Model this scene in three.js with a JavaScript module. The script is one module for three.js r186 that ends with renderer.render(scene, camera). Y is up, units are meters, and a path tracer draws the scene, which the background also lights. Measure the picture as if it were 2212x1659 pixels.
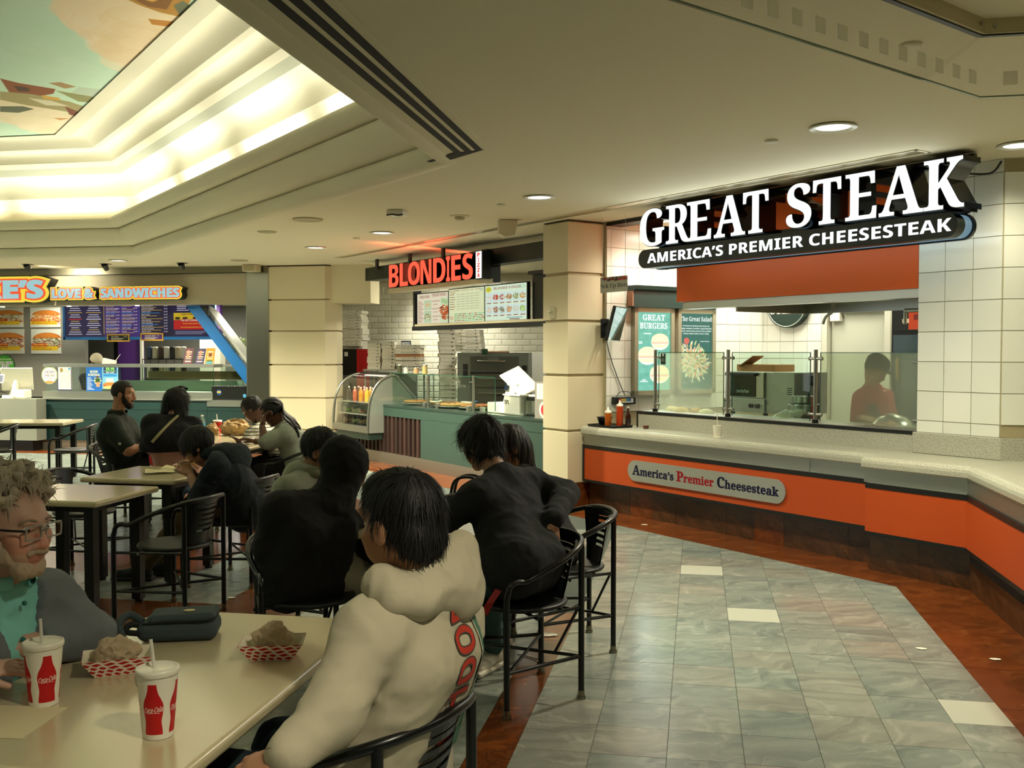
import * as THREE from 'three';
import { mergeGeometries } from 'three/addons/utils/BufferGeometryUtils.js';
import { RoundedBoxGeometry } from 'three/addons/geometries/RoundedBoxGeometry.js';
import { TextGeometry } from 'three/addons/geometries/TextGeometry.js';
import { FontLoader } from 'three/addons/loaders/FontLoader.js';
import { RectAreaLightUniformsLib } from 'three/addons/lights/RectAreaLightUniformsLib.js';
import { ImprovedNoise } from 'three/addons/math/ImprovedNoise.js';

// ---------- camera, exposure, daylight ----------
const W = 2212, H = 1659, FOCAL = 2155, EYE = 1.62, YAW = THREE.MathUtils.degToRad(10.5), PITCH = THREE.MathUtils.degToRad(-1.87);
const scene = new THREE.Scene();
scene.background = new THREE.Color(1.7, 1.85, 1.8);
const camera = new THREE.PerspectiveCamera(THREE.MathUtils.radToDeg(2 * Math.atan(H / 2 / FOCAL)), W / H, 0.05, 80);
camera.position.set(0, EYE, 0);
camera.rotation.order = 'YXZ';
camera.rotation.set(PITCH, YAW, 0);
camera.updateMatrixWorld(true);
const renderer = new THREE.WebGLRenderer({ antialias: true });
renderer.toneMapping = THREE.LinearToneMapping;
renderer.toneMappingExposure = 1.1;
renderer.shadowMap.enabled = true;
RectAreaLightUniformsLib.init();
const LAMP = new THREE.Color(1.0, 0.92, 0.68), SHOP = new THREE.Color(1.0, 0.97, 0.8), COVE = new THREE.Color(1.0, 0.97, 0.8);
const I_DOWN = 40, I_COVE = 15, I_SHOP = 24;

// ---------- pixel to place ----------
const q = Math.SQRT1_2, CEIL = 2.97;
const V = (x, y, z) => new THREE.Vector3(x, y, z);
const ray = (x, y) => V((x - W / 2) / FOCAL, -(y - H / 2) / FOCAL, -1).applyQuaternion(camera.quaternion);
const hit = (x, y, n, c) => { const d = ray(x, y), o = camera.position; return o.clone().addScaledVector(d, (c - n.dot(o)) / n.dot(d)); };
const atY = (x, y, Y) => hit(x, y, V(0, 1, 0), Y);
const px = (x, y, depth) => camera.position.clone().addScaledVector(ray(x, y), depth);
const NS = V(q, 0, q), ND = V(-q, 0, q), NZ = V(0, 0, 1);
const onD = (x, y, d) => { const p = hit(x, y, ND, d); return [p.dot(NS), p.y]; };      // plane parallel to the diagonal storefronts -> [s, y]
const onS = (x, y, s) => { const p = hit(x, y, NS, s); return [p.dot(ND), p.y]; };      // plane square to them -> [d, y]
const onZ = (x, y, z) => { const p = hit(x, y, NZ, z); return [p.x, p.y]; };
const sOf = (x, d) => onD(x, 800, d)[0], xOf = (x, z) => onZ(x, 800, z)[0];

// ---------- helpers ----------
let seed = 7;
const rnd = (a = 0, b = 1) => { seed = (seed * 1664525 + 1013904223) >>> 0; return a + (b - a) * (seed / 4294967296); };
const noiseGen = new ImprovedNoise();
const nz = (x, y, z = 0) => noiseGen.noise(x + 31.7, y + 17.3, z + 5.1);
const fbm = (x, y, z = 0, o = 4) => { let s = 0, a = 0.5; for (let i = 0; i < o; i++) { s += a * nz(x, y, z); x *= 2.03; y *= 2.03; z *= 2.03; a *= 0.5; } return s; };
const used = new Map();
const numbered = (n) => { const k = used.get(n) || 0; used.set(n, k + 1); return k ? n + '_' + String(k).padStart(3, '0') : n; };
const TURN = { W: 0, D: -Math.PI / 4 };
const place = (f, [u, y, v]) => (f === 'D' ? V((u - v) * q, y, (u + v) * q) : V(u, y, v));
// a thing: Group at its base in frame W (world) or D (diagonal storefronts); its parts are given in the frame's absolute coordinates
function thing(name, label, category, base = [0, 0, 0], { f = 'W', group, turn = 0 } = {}) {
  const o = new THREE.Group(); o.name = numbered(name); o.position.copy(place(f, base)); o.rotation.y = TURN[f] + turn;
  o.userData = { label, category }; if (group) o.userData.group = group;
  o.B = base; scene.add(o); return o;
}
function part(parent, name, geo, mat, label) {
  geo = flat(geo); const b = parent.B || [0, 0, 0]; if (b[0] || b[1] || b[2]) geo.translate(-b[0], -b[1], -b[2]);
  const m = new THREE.Mesh(geo, mat); m.name = name; m.castShadow = m.receiveShadow = true; m.B = b; if (label) m.userData.label = label;
  parent.add(m); return m;
}
function single(name, label, category, geo, mat, base, { f = 'W', group } = {}) {
  geo = flat(geo); geo.translate(-base[0], -base[1], -base[2]);
  const m = new THREE.Mesh(geo, mat); m.name = numbered(name); m.position.copy(place(f, base)); m.rotation.y = TURN[f]; m.castShadow = m.receiveShadow = true; m.B = base;
  m.userData = { label, category }; if (group) m.userData.group = group; scene.add(m); return m;
}
function struct(name, geo, mat, f = 'W') {
  const m = new THREE.Mesh(flat(geo), mat); m.name = name; m.rotation.y = TURN[f]; m.castShadow = m.receiveShadow = true; m.userData = { kind: 'structure' }; m.B = [0, 0, 0]; scene.add(m); return m;
}
function copy(o, pos, turn, label) { const c = o.clone(); c.name = numbered(o.name.replace(/_\d\d\d$/, '')); c.userData = { ...o.userData }; c.position.copy(pos); c.rotation.y = turn; if (label) c.userData.label = label; scene.add(c); return c; }
const piece = (parent, name, geo, mat, u, y, v, ry = 0) => { const m = new THREE.Mesh(geo, mat); m.name = name; m.position.set(u - parent.B[0], y - parent.B[1], v - parent.B[2]); m.rotation.y = ry; m.castShadow = m.receiveShadow = true; parent.add(m); return m; };
// geometry
const ni = (g) => { if (g.index) g = g.toNonIndexed(); for (const k of Object.keys(g.attributes)) if (!['position', 'normal', 'uv', 'color'].includes(k)) g.deleteAttribute(k); return g; };
function flat(g) {
  if (!Array.isArray(g)) return g;
  if (g.length === 1) return g[0];
  const c = g.some((x) => x.attributes.color);
  g = g.map(ni).map((x) => { if (!x.attributes.uv) x.setAttribute('uv', new THREE.BufferAttribute(new Float32Array(x.attributes.position.count * 2), 2)); if (c && !x.attributes.color) x.setAttribute('color', new THREE.BufferAttribute(new Float32Array(x.attributes.position.count * 3).fill(1), 3)); return x; });
  return mergeGeometries(g);
}
const box = (u0, u1, y0, y1, v0, v1) => new THREE.BoxGeometry(Math.abs(u1 - u0), Math.abs(y1 - y0), Math.abs(v1 - v0)).translate((u0 + u1) / 2, (y0 + y1) / 2, (v0 + v1) / 2);
const rbox = (u0, u1, y0, y1, v0, v1, r = 0.01, seg = 2) => new RoundedBoxGeometry(Math.abs(u1 - u0), Math.abs(y1 - y0), Math.abs(v1 - v0), seg, r).translate((u0 + u1) / 2, (y0 + y1) / 2, (v0 + v1) / 2);
const cyl = (x, y0, y1, z, r, r2 = r, seg = 20) => new THREE.CylinderGeometry(r2, r, y1 - y0, seg).translate(x, (y0 + y1) / 2, z);
const rod = (a, b, r, r2 = r, seg = 10) => { const d = b.clone().sub(a); return new THREE.CylinderGeometry(r2, r, d.length(), seg).applyQuaternion(new THREE.Quaternion().setFromUnitVectors(V(0, 1, 0), d.clone().normalize())).translate((a.x + b.x) / 2, (a.y + b.y) / 2, (a.z + b.z) / 2); };
const tube = (pts, r, n = 24, seg = 8, closed = false, tension = 0.5) => new THREE.TubeGeometry(new THREE.CatmullRomCurve3(pts.map((p) => (p.isVector3 ? p : V(...p))), closed, 'catmullrom', tension), n, r, seg, closed);
const lathe = (pts, x = 0, y = 0, z = 0, seg = 28) => new THREE.LatheGeometry(pts.map((p) => new THREE.Vector2(p[0], p[1])), seg).translate(x, y, z);
const sph = (x, y, z, r, sx = 1, sy = 1, sz = 1, a = 14, b = 10) => new THREE.SphereGeometry(r, a, b).scale(sx, sy, sz).translate(x, y, z);
const quad = (u0, u1, y0, y1, v) => new THREE.PlaneGeometry(u1 - u0, y1 - y0).translate((u0 + u1) / 2, (y0 + y1) / 2, v);
const shapeOf = (pts) => new THREE.Shape(pts.map((p) => new THREE.Vector2(p[0], p[1])));
const extr = (shape, depth, bevel = 0) => new THREE.ExtrudeGeometry(shape, { depth, bevelEnabled: bevel > 0, bevelSize: bevel, bevelThickness: bevel, bevelSegments: 2, curveSegments: 16 });
// profile in (v, y) extruded along u
const profU = (pts, u0, u1) => extr(shapeOf(pts.map(([v, y]) => [-v, y])), u1 - u0).rotateY(Math.PI / 2).translate(u0, 0, 0);
const slab = (pts, y0, y1) => extr(shapeOf(pts.map(([x, z]) => [x, -z])), y1 - y0).rotateX(-Math.PI / 2).translate(0, y0, 0);   // plan polygon
function fitUV(g) { g.computeBoundingBox(); const b = g.boundingBox, p = g.attributes.position, a = new Float32Array(p.count * 2); for (let i = 0; i < p.count; i++) { a[2 * i] = (p.getX(i) - b.min.x) / (b.max.x - b.min.x); a[2 * i + 1] = (p.getY(i) - b.min.y) / (b.max.y - b.min.y); } g.setAttribute('uv', new THREE.BufferAttribute(a, 2)); return g; }
function metreUV(g, k = 1, dir) { // uv in metres by dominant normal
  g = ni(g); const p = g.attributes.position, n = g.attributes.normal, a = new Float32Array(p.count * 2);
  for (let i = 0; i < p.count; i++) { const ax = Math.abs(n.getX(i)), ay = Math.abs(n.getY(i)), az = Math.abs(n.getZ(i)); const [u, w] = ay > ax && ay > az ? [p.getX(i), p.getZ(i)] : ax > az ? [p.getZ(i), p.getY(i)] : [p.getX(i), p.getY(i)]; a[2 * i] = u * k; a[2 * i + 1] = w * k; }
  g.setAttribute('uv', new THREE.BufferAttribute(a, 2)); return g;
}
// materials
const M = (color, roughness = 0.6, metalness = 0, extra = {}) => { const { phys, ...e } = extra; const K = phys || e.transmission !== undefined || e.clearcoat || e.sheen ? THREE.MeshPhysicalMaterial : THREE.MeshStandardMaterial; return new K({ color, roughness, metalness, ...e }); };
const glow = (color, k = 1, extra = {}) => new THREE.MeshStandardMaterial({ color: 0x000000, emissive: color, emissiveIntensity: k, roughness: 0.5, ...extra });
function canvasTex(w, h, draw) { const c = document.createElement('canvas'); c.width = w; c.height = h; const x = c.getContext('2d'); draw(x, w, h); const t = new THREE.CanvasTexture(c); t.colorSpace = THREE.SRGBColorSpace; t.magFilter = THREE.LinearFilter; return t; }
function dataTex(n, fn, srgb = true) { const d = new Uint8Array(n * n * 4); for (let y = 0; y < n; y++) for (let x = 0; x < n; x++) { const c = fn(x / n, y / n), i = (y * n + x) * 4; d[i] = c[0]; d[i + 1] = c[1]; d[i + 2] = c[2]; d[i + 3] = 255; } const t = new THREE.DataTexture(d, n, n); t.wrapS = t.wrapT = THREE.RepeatWrapping; t.magFilter = THREE.LinearFilter; t.minFilter = THREE.LinearFilter; if (srgb) t.colorSpace = THREE.SRGBColorSpace; t.needsUpdate = true; return t; }
const printed = (t, rough = 0.5, extra = {}) => M(0xffffff, rough, 0, { map: t, ...extra });
const backlit = (t, k = 1) => new THREE.MeshStandardMaterial({ color: 0x111111, emissive: 0xffffff, emissiveMap: t, emissiveIntensity: k, roughness: 0.3 });
const fonts = {};
for (const n of ['sans_bold', 'serif_bold', 'serif_regular']) fonts[n] = await new FontLoader().loadAsync('fonts/droid/droid_' + n + '.typeface.json');
// text squeezed into a box u0..u1, y0..y1, from v back to v - depth; grow widens the outline
function text(str, font, u0, u1, y0, y1, v, depth, grow = 0, ref) {
  const g = new TextGeometry(str, { font: fonts[font], size: 1, depth: 1, curveSegments: 6, bevelEnabled: grow > 0, bevelSize: grow, bevelThickness: 0.001, bevelSegments: 1 });
  const r = ref || new TextGeometry(str, { font: fonts[font], size: 1, depth: 1, curveSegments: 6, bevelEnabled: false }); r.computeBoundingBox(); const b = r.boundingBox;
  const sx = (u1 - u0) / (b.max.x - b.min.x), sy = (y1 - y0) / (b.max.y - b.min.y);
  g.translate(-b.min.x, -b.min.y, 0).scale(sx, sy, depth).translate(u0, y0, v - depth); return g;
}
function areaLight(pos, target, w, h, color, k) { const l = new THREE.RectAreaLight(color, k, w, h); l.position.copy(pos); l.lookAt(target); scene.add(l); return l; }
function spot(pos, target, color, k, angle = 1.05, pen = 0.6, rad = 2) { const l = new THREE.SpotLight(color, k, 0, angle, pen, 2); l.position.copy(pos); l.target.position.copy(target); l.castShadow = true; l.shadow.radius = rad; scene.add(l, l.target); return l; }
// ---------- shared surfaces ----------
const marbleTex = (base, vein, dark, sc, seedZ) => dataTex(512, (x, y) => {
  const u = x * 4, w = y * 4; // periodic enough for random crops
  const warp = fbm(u * 1.1 * sc, w * 1.1 * sc, seedZ, 4) * 2.2, r = u * 0.75 + w * 1.25;
  const d = fbm(r * 1.9 + warp, (u - w) * 0.5 + warp * 0.6, seedZ + 3, 4), v = 1 - Math.abs(nz(r * 1.4 + warp * 1.3, (u - w) * 0.4, seedZ + 9)) * 9;
  const t = Math.min(1, Math.max(0, 0.5 + d * 1.5)), k = Math.max(0, v) * 0.55 * (0.4 + fbm(u * 2, w * 2, seedZ + 1, 2) + 0.3);
  return base.map((b, i) => Math.max(0, Math.min(255, b * t + dark[i] * (1 - t) + (vein[i] - b) * Math.max(0, k) + nz(x * 160, y * 160, seedZ) * 6)));
});
const TGREY = [marbleTex([136, 144, 136], [178, 182, 170], [104, 114, 110], 0.8, 1), marbleTex([142, 148, 139], [182, 184, 172], [114, 122, 116], 0.9, 14), marbleTex([144, 145, 135], [180, 180, 168], [118, 119, 112], 0.7, 27)];
const TBROWN = marbleTex([112, 56, 21], [146, 88, 46], [82, 40, 14], 1.6, 40);
const TKICK = marbleTex([92, 56, 30], [128, 88, 52], [52, 32, 16], 1.5, 52);
const mGrey = TGREY.map((t) => M(0xffffff, 0.2, 0, { map: t })), mBrown = M(0xffffff, 0.22, 0, { map: TBROWN }), mKick = M(0xffffff, 0.3, 0, { map: TKICK });
const mWhiteTile = M(0xb9bcae, 0.25), mGrout = M(0x39413a, 0.9);
const granTex = dataTex(256, (x, y) => { const n = nz(x * 70, y * 70, 2), m = nz(x * 120, y * 120, 8), v = 1 + (n > 0.25 ? 0.08 : n < -0.3 ? -0.2 : 0) + m * 0.1; return [172 * v, 172 * v, 156 * v]; });
const granite = M(0xffffff, 0.28, 0, { map: granTex });
const cream = M(0xd8cdb0, 0.75), ceilMat = M(0xded5b8, 0.9), coveMat = M(0xe6e2cc, 0.8), pillarMat = M(0xd9cfae, 0.7), steel = M(0xb4b7b0, 0.28, 1), steelDull = M(0xa9aca4, 0.42, 1), chrome = M(0xd8d8d4, 0.12, 1);
const black = M(0x0a0d0c, 0.4), blackGloss = M(0x06080a, 0.12), blackMatte = M(0x070807, 0.8), darkGreen = M(0x123029, 0.5), orange = M(0xb8470a, 0.5), purple = M(0x5b2f86, 0.6), white = M(0xe9e6d8, 0.5), whitePlastic = M(0xe4e2d2, 0.35), greyWall = M(0x6f6f66, 0.7);
const glass = M(0xffffff, 0.02, 0, { transmission: 1, thickness: 0, ior: 1.45 }), greenGlass = M(0xd9eee2, 0.02, 0, { transmission: 1, thickness: 0, ior: 1.45 }), glassEdge = M(0x2f6a55, 0.1, 0, { transmission: 0.5, thickness: 0 });
const frost = M(0xe4f2dc, 0.52, 0, { transmission: 0.93, thickness: 0, ior: 1.45 }), wood = M(0x4a2f1c, 0.6), cardboard = M(0xa8774a, 0.85), clearPlastic = M(0xf4f8f6, 0.06, 0, { transmission: 1, thickness: 0 });

// ---------- floor ----------
struct('floor', metreUV(box(-18, 9, -0.2, -0.003, -20, 7)), mGrout);
const floorObj = scene.children[scene.children.length - 1];
const clip = (poly, [a, b, c]) => { const o = []; for (let i = 0; i < poly.length; i++) { const p = poly[i], n = poly[(i + 1) % poly.length], dp = a * p[0] + b * p[1] - c, dn = a * n[0] + b * n[1] - c; if (dp >= 0) o.push(p); if ((dp >= 0) !== (dn >= 0)) { const t = dp / (dp - dn); o.push([p[0] + (n[0] - p[0]) * t, p[1] + (n[1] - p[1]) * t]); } } return o; };
const areaOf = (p) => { let a = 0; p.forEach((v, i) => { const n = p[(i + 1) % p.length]; a += v[0] * n[1] - n[0] * v[1]; }); return Math.abs(a) / 2; };
function prism(poly, y0, y1, uv) {
  const P = [], N = [], U = []; let sgn = 0; poly.forEach((v, i) => { const n = poly[(i + 1) % poly.length]; sgn += v[0] * n[1] - n[0] * v[1]; }); if (sgn > 0) poly = poly.slice().reverse();
  const put = (x, y, z, n) => { P.push(x, y, z); N.push(...n); const [cu, su, ox, oy] = uv; U.push((x * cu - z * su) + ox, (x * su + z * cu) + oy); };
  for (let i = 1; i < poly.length - 1; i++) for (const k of [0, i, i + 1]) put(poly[k][0], y1, poly[k][1], [0, 1, 0]);
  for (let i = 0; i < poly.length; i++) { const a = poly[i], b = poly[(i + 1) % poly.length], l = Math.hypot(b[0] - a[0], b[1] - a[1]) || 1, n = [-(b[1] - a[1]) / l, 0, (b[0] - a[0]) / l]; put(a[0], y1, a[1], n); put(a[0], y0, a[1], n); put(b[0], y0, b[1], n); put(a[0], y1, a[1], n); put(b[0], y0, b[1], n); put(b[0], y1, b[1], n); }
  const g = new THREE.BufferGeometry(); g.setAttribute('position', new THREE.Float32BufferAttribute(P, 3)); g.setAttribute('normal', new THREE.Float32BufferAttribute(N, 3)); g.setAttribute('uv', new THREE.Float32BufferAttribute(U, 2)); return g;
}
const tiles = [], T = 0.305;
function tileField(type, ox, oz, x0, x1, z0, z1, planes = [], diag = false, size = T) { // cells of a grid clipped by half planes a*x+b*z>=c; diag: grid in the storefront frame
  for (let i = Math.floor((x0 - ox) / size); i <= Math.ceil((x1 - ox) / size); i++) for (let j = Math.floor((z0 - oz) / size); j <= Math.ceil((z1 - oz) / size); j++) {
    const g = 0.0011, a = ox + i * size, b = oz + j * size;
    let poly = [[a + g, b + g], [a + size - g, b + g], [a + size - g, b + size - g], [a + g, b + size - g]];
    for (const h of [[1, 0, x0], [-1, 0, -x1], [0, 1, z0], [0, -1, -z1]]) if (poly.length > 2) poly = clip(poly, h);
    if (diag) poly = poly.map(([s, d]) => [(s - d) * q, (s + d) * q]);
    for (const h of planes) if (poly.length > 2) poly = clip(poly, h);
    if (poly.length < 3 || areaOf(poly) < 0.002) continue;
    let cx = 0, cz = 0; poly.forEach((p) => { cx += p[0] / poly.length; cz += p[1] / poly.length; });
    const v = V(cx, 0, cz).project(camera); const dist = Math.hypot(cx, cz);
    const seen = cz < -0.3 && Math.abs(v.x) < 1.15 && v.y > -1.25 && v.y < 1;
    if (cz > -0.6) continue;
    tiles.push({ poly, type, score: seen ? areaOf(poly) / dist ** 3 : 0, cx, cz });
  }
}
const DB = -6.05, XB = 1.36;                                  // the brown border starts here
tileField('grey', -0.72, -7.02, -0.72, XB, -9.4, 0, [[-1, 1, DB / q]]);
tileField('brown', -15, -6.66, -15.2, -3.6, -6.66, DB, [], true, 0.6);
tileField('brown', XB, -7.2, XB, 2.3, -7.35, 0, [[-1, 1, (-6.66) / q], [1, -1, -DB / q]], false, 0.6);
tileField('brown', XB, -7.2, XB, 2.3, -7.35, 0, [[-1, 1, DB / q]], false, 0.6);
tileField('brown', -0.9, -6.1, -0.9, -0.72, -6.1, 0, [], false, 0.61);
// left of the strip: frames of brown and grey round the seating
const XC = -3.0, ZC = -5.9, HL = [[-1, 1, DB / q], [-1, 0, 0.9]];
const rect = (type, x0, x1, z0, z1) => tileField(type, XC, ZC, x0, x1, z0, z1, HL);
rect('grey', -2.4, -0.9, -9, 0); rect('grey', -13, -2.4, -5.3, 0);
rect('brown', XC, -2.4, -9, -5.3); rect('brown', -13, XC, ZC, -5.3);
rect('grey', -3.6, XC, -9.7, ZC); rect('grey', -13, -3.6, -6.6, ZC);
rect('brown', -4.25, -3.6, -10.3, -6.6); rect('brown', -13, -4.25, -7.25, -6.6);
rect('grey', -13, -4.25, -14.2, -7.25); rect('brown', -13, -5.3, -14.72, -14.2);
tiles.sort((a, b) => b.score - a.score);
{
  const cnt = { grey: 0, brown: 0 }, rest = { grey: [], brown: [] };
  const whiteAt = [[1507, 1227], [1618, 1330], [2090, 1551]].map(([x, y]) => atY(x, y, 0));
  for (const t of tiles) {
    const a = rnd(-0.35, 0.35) + (rnd() < 0.5 ? 0 : Math.PI), uv = [Math.cos(a) * 0.8, Math.sin(a) * 0.8, rnd(0, 5), rnd(0, 5)], g = prism(t.poly, -0.012, rnd(-0.0004, 0.0004), uv);
    if (cnt[t.type] < 298 && t.score > 0) {
      cnt[t.type]++;
      const isW = t.type === 'grey' && whiteAt.some((p) => Math.abs(p.x - t.cx) < 0.1525 && Math.abs(p.z - t.cz) < 0.1525);
      part(floorObj, t.type === 'grey' ? 'marble_tile' : 'brown_marble_slab', g, isW ? mWhiteTile : t.type === 'grey' ? mGrey[(rnd() * 3) | 0] : mBrown);
    } else rest[t.type].push(g);
  }
  part(floorObj, 'marble_tile_field', rest.grey, mGrey[0]).userData.kind = 'stuff';
  part(floorObj, 'brown_marble_field', rest.brown, mBrown).userData.kind = 'stuff';
}

// ---------- ceiling with its eight-sided tray ----------
const OCT = [[-1.7, -7.0], [-7.72, -13.02], [-13.6, -13.02], [-17, -9.6], [-17, -2.4], [-13.6, 1.2], [-5.2, 1.2], [-1.7, -2.3]];
function inset(s) { // the tray outline moved inwards by s
  const n = OCT.length, L = OCT.map((p, i) => { const r = OCT[(i + 1) % n], dx = r[0] - p[0], dz = r[1] - p[1], l = Math.hypot(dx, dz); let nx = -dz / l, nzz = dx / l; const mx = (p[0] + r[0]) / 2, mz = (p[1] + r[1]) / 2; if (nx * (-9 - mx) + nzz * (-6 - mz) < 0) { nx = -nx; nzz = -nzz; } return [nx, nzz, nx * p[0] + nzz * p[1] + s]; });
  return OCT.map((_, i) => { const a = L[(i + n - 1) % n], b = L[i], det = a[0] * b[1] - a[1] * b[0]; return [(a[2] * b[1] - a[1] * b[2]) / det, (a[0] * b[2] - a[2] * b[0]) / det]; });
}
function sweep(prof) { // [inset, height] pairs, one grid for each side
  const rings = prof.map(([s, h]) => inset(s).map((p) => [p[0], h, p[1]])), out = [], n = OCT.length;
  for (let e = 0; e < n; e++) {
    const P = [], U = [], I = []; rings.forEach((r, k) => { for (const v of [r[e], r[(e + 1) % n]]) { P.push(...v); U.push(v[0], v[2] + k * 0.1); } });
    for (let k = 0; k < rings.length - 1; k++) { const a = 2 * k; I.push(a, a + 2, a + 1, a + 1, a + 2, a + 3); }
    const g = new THREE.BufferGeometry(); g.setAttribute('position', new THREE.Float32BufferAttribute(P, 3)); g.setAttribute('uv', new THREE.Float32BufferAttribute(U, 2)); g.setIndex(I); g.computeVertexNormals(); out.push(g.toNonIndexed());
  }
  return out;
}
const arc = (s0, h0, s1, h1, bulge, n = 8) => Array.from({ length: n + 1 }, (_, i) => { const t = i / n, dx = s1 - s0, dy = h1 - h0, b = Math.sin(Math.PI * t) * bulge, l = Math.hypot(dx, dy); return [s0 + dx * t + (-dy / l) * b, h0 + dy * t + (dx / l) * b]; });
{
  const sh = shapeOf([[-18, -7], [9, -7], [9, 20], [-18, 20]]); sh.holes.push(new THREE.Path(OCT.map(([x, z]) => new THREE.Vector2(x, -z)).reverse()));
  struct('ceiling', extr(sh, 0.05).rotateX(-Math.PI / 2).translate(0, CEIL, 0), ceilMat);
  const two = { side: THREE.DoubleSide }, cv = M(0xe3dfc8, 0.8, 0, two), cl = M(0xded5b8, 0.85, 0, two);
  struct('trim_1', sweep([[-0.03, 2.99], ...arc(0, 2.965, 0.18, 3.09, -0.07, 10), [0.15, 3.1]]), cl);
  struct('trim_2', sweep([...arc(0.15, 3.1, 0.39, 3.312, -0.055), [0.36, 3.33]]), cl);
  struct('trim_3', sweep([...arc(0.36, 3.33, 0.522, 3.417, -0.03), [0.522, 3.45], [0.5, 3.45], [0.46, 3.43], [0.02, 3.43], [0.02, 3.6], [0.1, 3.64]]), cl);
  struct('trim_4', sweep([[0.1, 3.64], [0.12, 3.71]]), cv); struct('trim_5', sweep([[0.12, 3.71], [0.16, 3.795]]), cv);
  struct('trim_6', sweep(arc(0.16, 3.795, 0.343, 4.086, 0.09)), cv); struct('trim_7', sweep([[0.343, 4.086], [0.397, 4.173]]), M(0xd4d8c6, 0.8, 0, two));
  struct('trim_8', sweep([[0.397, 4.173], [0.464, 4.231]]), cv); struct('trim_9', sweep(arc(0.464, 4.231, 0.675, 4.35, 0.07)), cv);
  struct('trim_10', sweep([[0.675, 4.35], [0.733, 4.367]]), cv); struct('trim_11', sweep(arc(0.733, 4.367, 1.056, 4.437, 0.09)), cv); struct('trim_12', sweep([[1.056, 4.437], [1.24, 4.437]]), cv);
  // painted sky
  const MX = -17, MZ = -13, MS = 15, N = 1536, sw = inset(1.2), to = (x, y) => { const p = atY(x, y, 4.437); return [(p.x - MX) / MS * N, (p.z - MZ) / MS * N]; };
  const mural = canvasTex(N, N, (c) => {
    c.fillStyle = '#c6e2cb'; c.fillRect(0, 0, N, N);
    const blob = (pts, col) => { c.fillStyle = col; c.beginPath(); pts.forEach((p, i) => { const [a, b] = to(...p); i ? c.lineTo(a, b) : c.moveTo(a, b); }); c.closePath(); c.fill(); };
    const puff = (x0, y0, x1, y1, n, r, cols) => { for (let i = 0; i < n; i++) { const t = rnd(), [a, b] = to(x0 + (x1 - x0) * t + rnd(-22, 22), y0 + (y1 - y0) * t + rnd(-18, 18)); c.fillStyle = cols[(rnd() * cols.length) | 0]; c.globalAlpha = 0.4; c.beginPath(); c.arc(a, b, r * rnd(0.3, 1), 0, 7); c.fill(); } c.globalAlpha = 1; };
    for (let i = 0; i < 500; i++) { c.globalAlpha = 0.16; c.fillStyle = ['#d0e8d4', '#b8d8c2', '#d6e8d0'][i % 3]; c.beginPath(); c.ellipse(rnd(0, N), rnd(0, N), rnd(20, 90), rnd(6, 20), rnd(0, 3), 0, 7); c.fill(); } c.globalAlpha = 1;
    puff(230, 20, 330, 130, 260, 46, ['#efdcba', '#f3e6cc', '#e7d2ac', '#f0d8b4']); puff(0, 235, 190, 285, 240, 34, ['#efe0c0', '#f2e6ce', '#e6d4ae']); puff(330, 10, 270, 115, 120, 30, ['#efdcba', '#e9cfa4']);
    blob([[270, 0], [300, 14], [345, 30], [390, 40], [415, 0]], '#b8842c'); blob([[285, 0], [320, 18], [360, 24], [375, 0]], '#8a5a1e'); blob([[375, 15], [395, 5], [410, 15], [390, 40]], '#6a6f52'); blob([[320, 44], [378, 50], [372, 62], [328, 56]], '#c07f22'); blob([[300, 0], [330, 8], [352, 0]], '#d9a94a');
    blob([[0, 172], [40, 182], [120, 195], [115, 205], [70, 213], [20, 202]], '#8d4d22'); blob([[0, 200], [70, 206], [150, 222], [205, 240], [160, 246], [60, 230], [0, 218]], '#a39765'); blob([[105, 182], [130, 180], [165, 190], [140, 194]], '#a88a5c'); blob([[30, 188], [60, 192], [66, 200], [40, 200]], '#4c2f1c'); blob([[90, 208], [128, 214], [130, 220], [95, 216]], '#d2a23a');
    blob([[0, 232], [50, 232], [74, 238], [40, 246], [0, 244]], '#5c6248'); blob([[170, 190], [220, 196], [236, 205], [200, 212], [150, 205]], '#b9cbb6'); blob([[120, 198], [215, 214], [225, 226], [170, 222]], '#8f8f5c'); blob([[140, 232], [180, 248], [182, 258], [150, 250]], '#7a3d20'); blob([[60, 214], [110, 220], [150, 232], [100, 230]], '#d9d3b4'); blob([[115, 257], [150, 258], [130, 262]], '#c98f4a');
  });
  struct('ceiling_mural', prism(sw, 4.44, 4.45, [1 / MS, 0, -MX / MS, 1 + MZ / MS]), M(0xffffff, 0.85, 0, { map: mural, side: THREE.DoubleSide }));
  const g = scene.children[scene.children.length - 1].geometry, p = g.attributes.position, u = g.attributes.uv; for (let i = 0; i < p.count; i++) u.setXY(i, (p.getX(i) - MX) / MS, 1 - (p.getZ(i) - MZ) / MS);
  struct('ceiling_deck', box(-18, 0, 4.5, 4.6, -14, 3), cream);
  // lamps lying in the trough behind the lip
  const ring = inset(0.25), outer = inset(0);
  const tubeMat = glow(COVE, 2.5);
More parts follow.
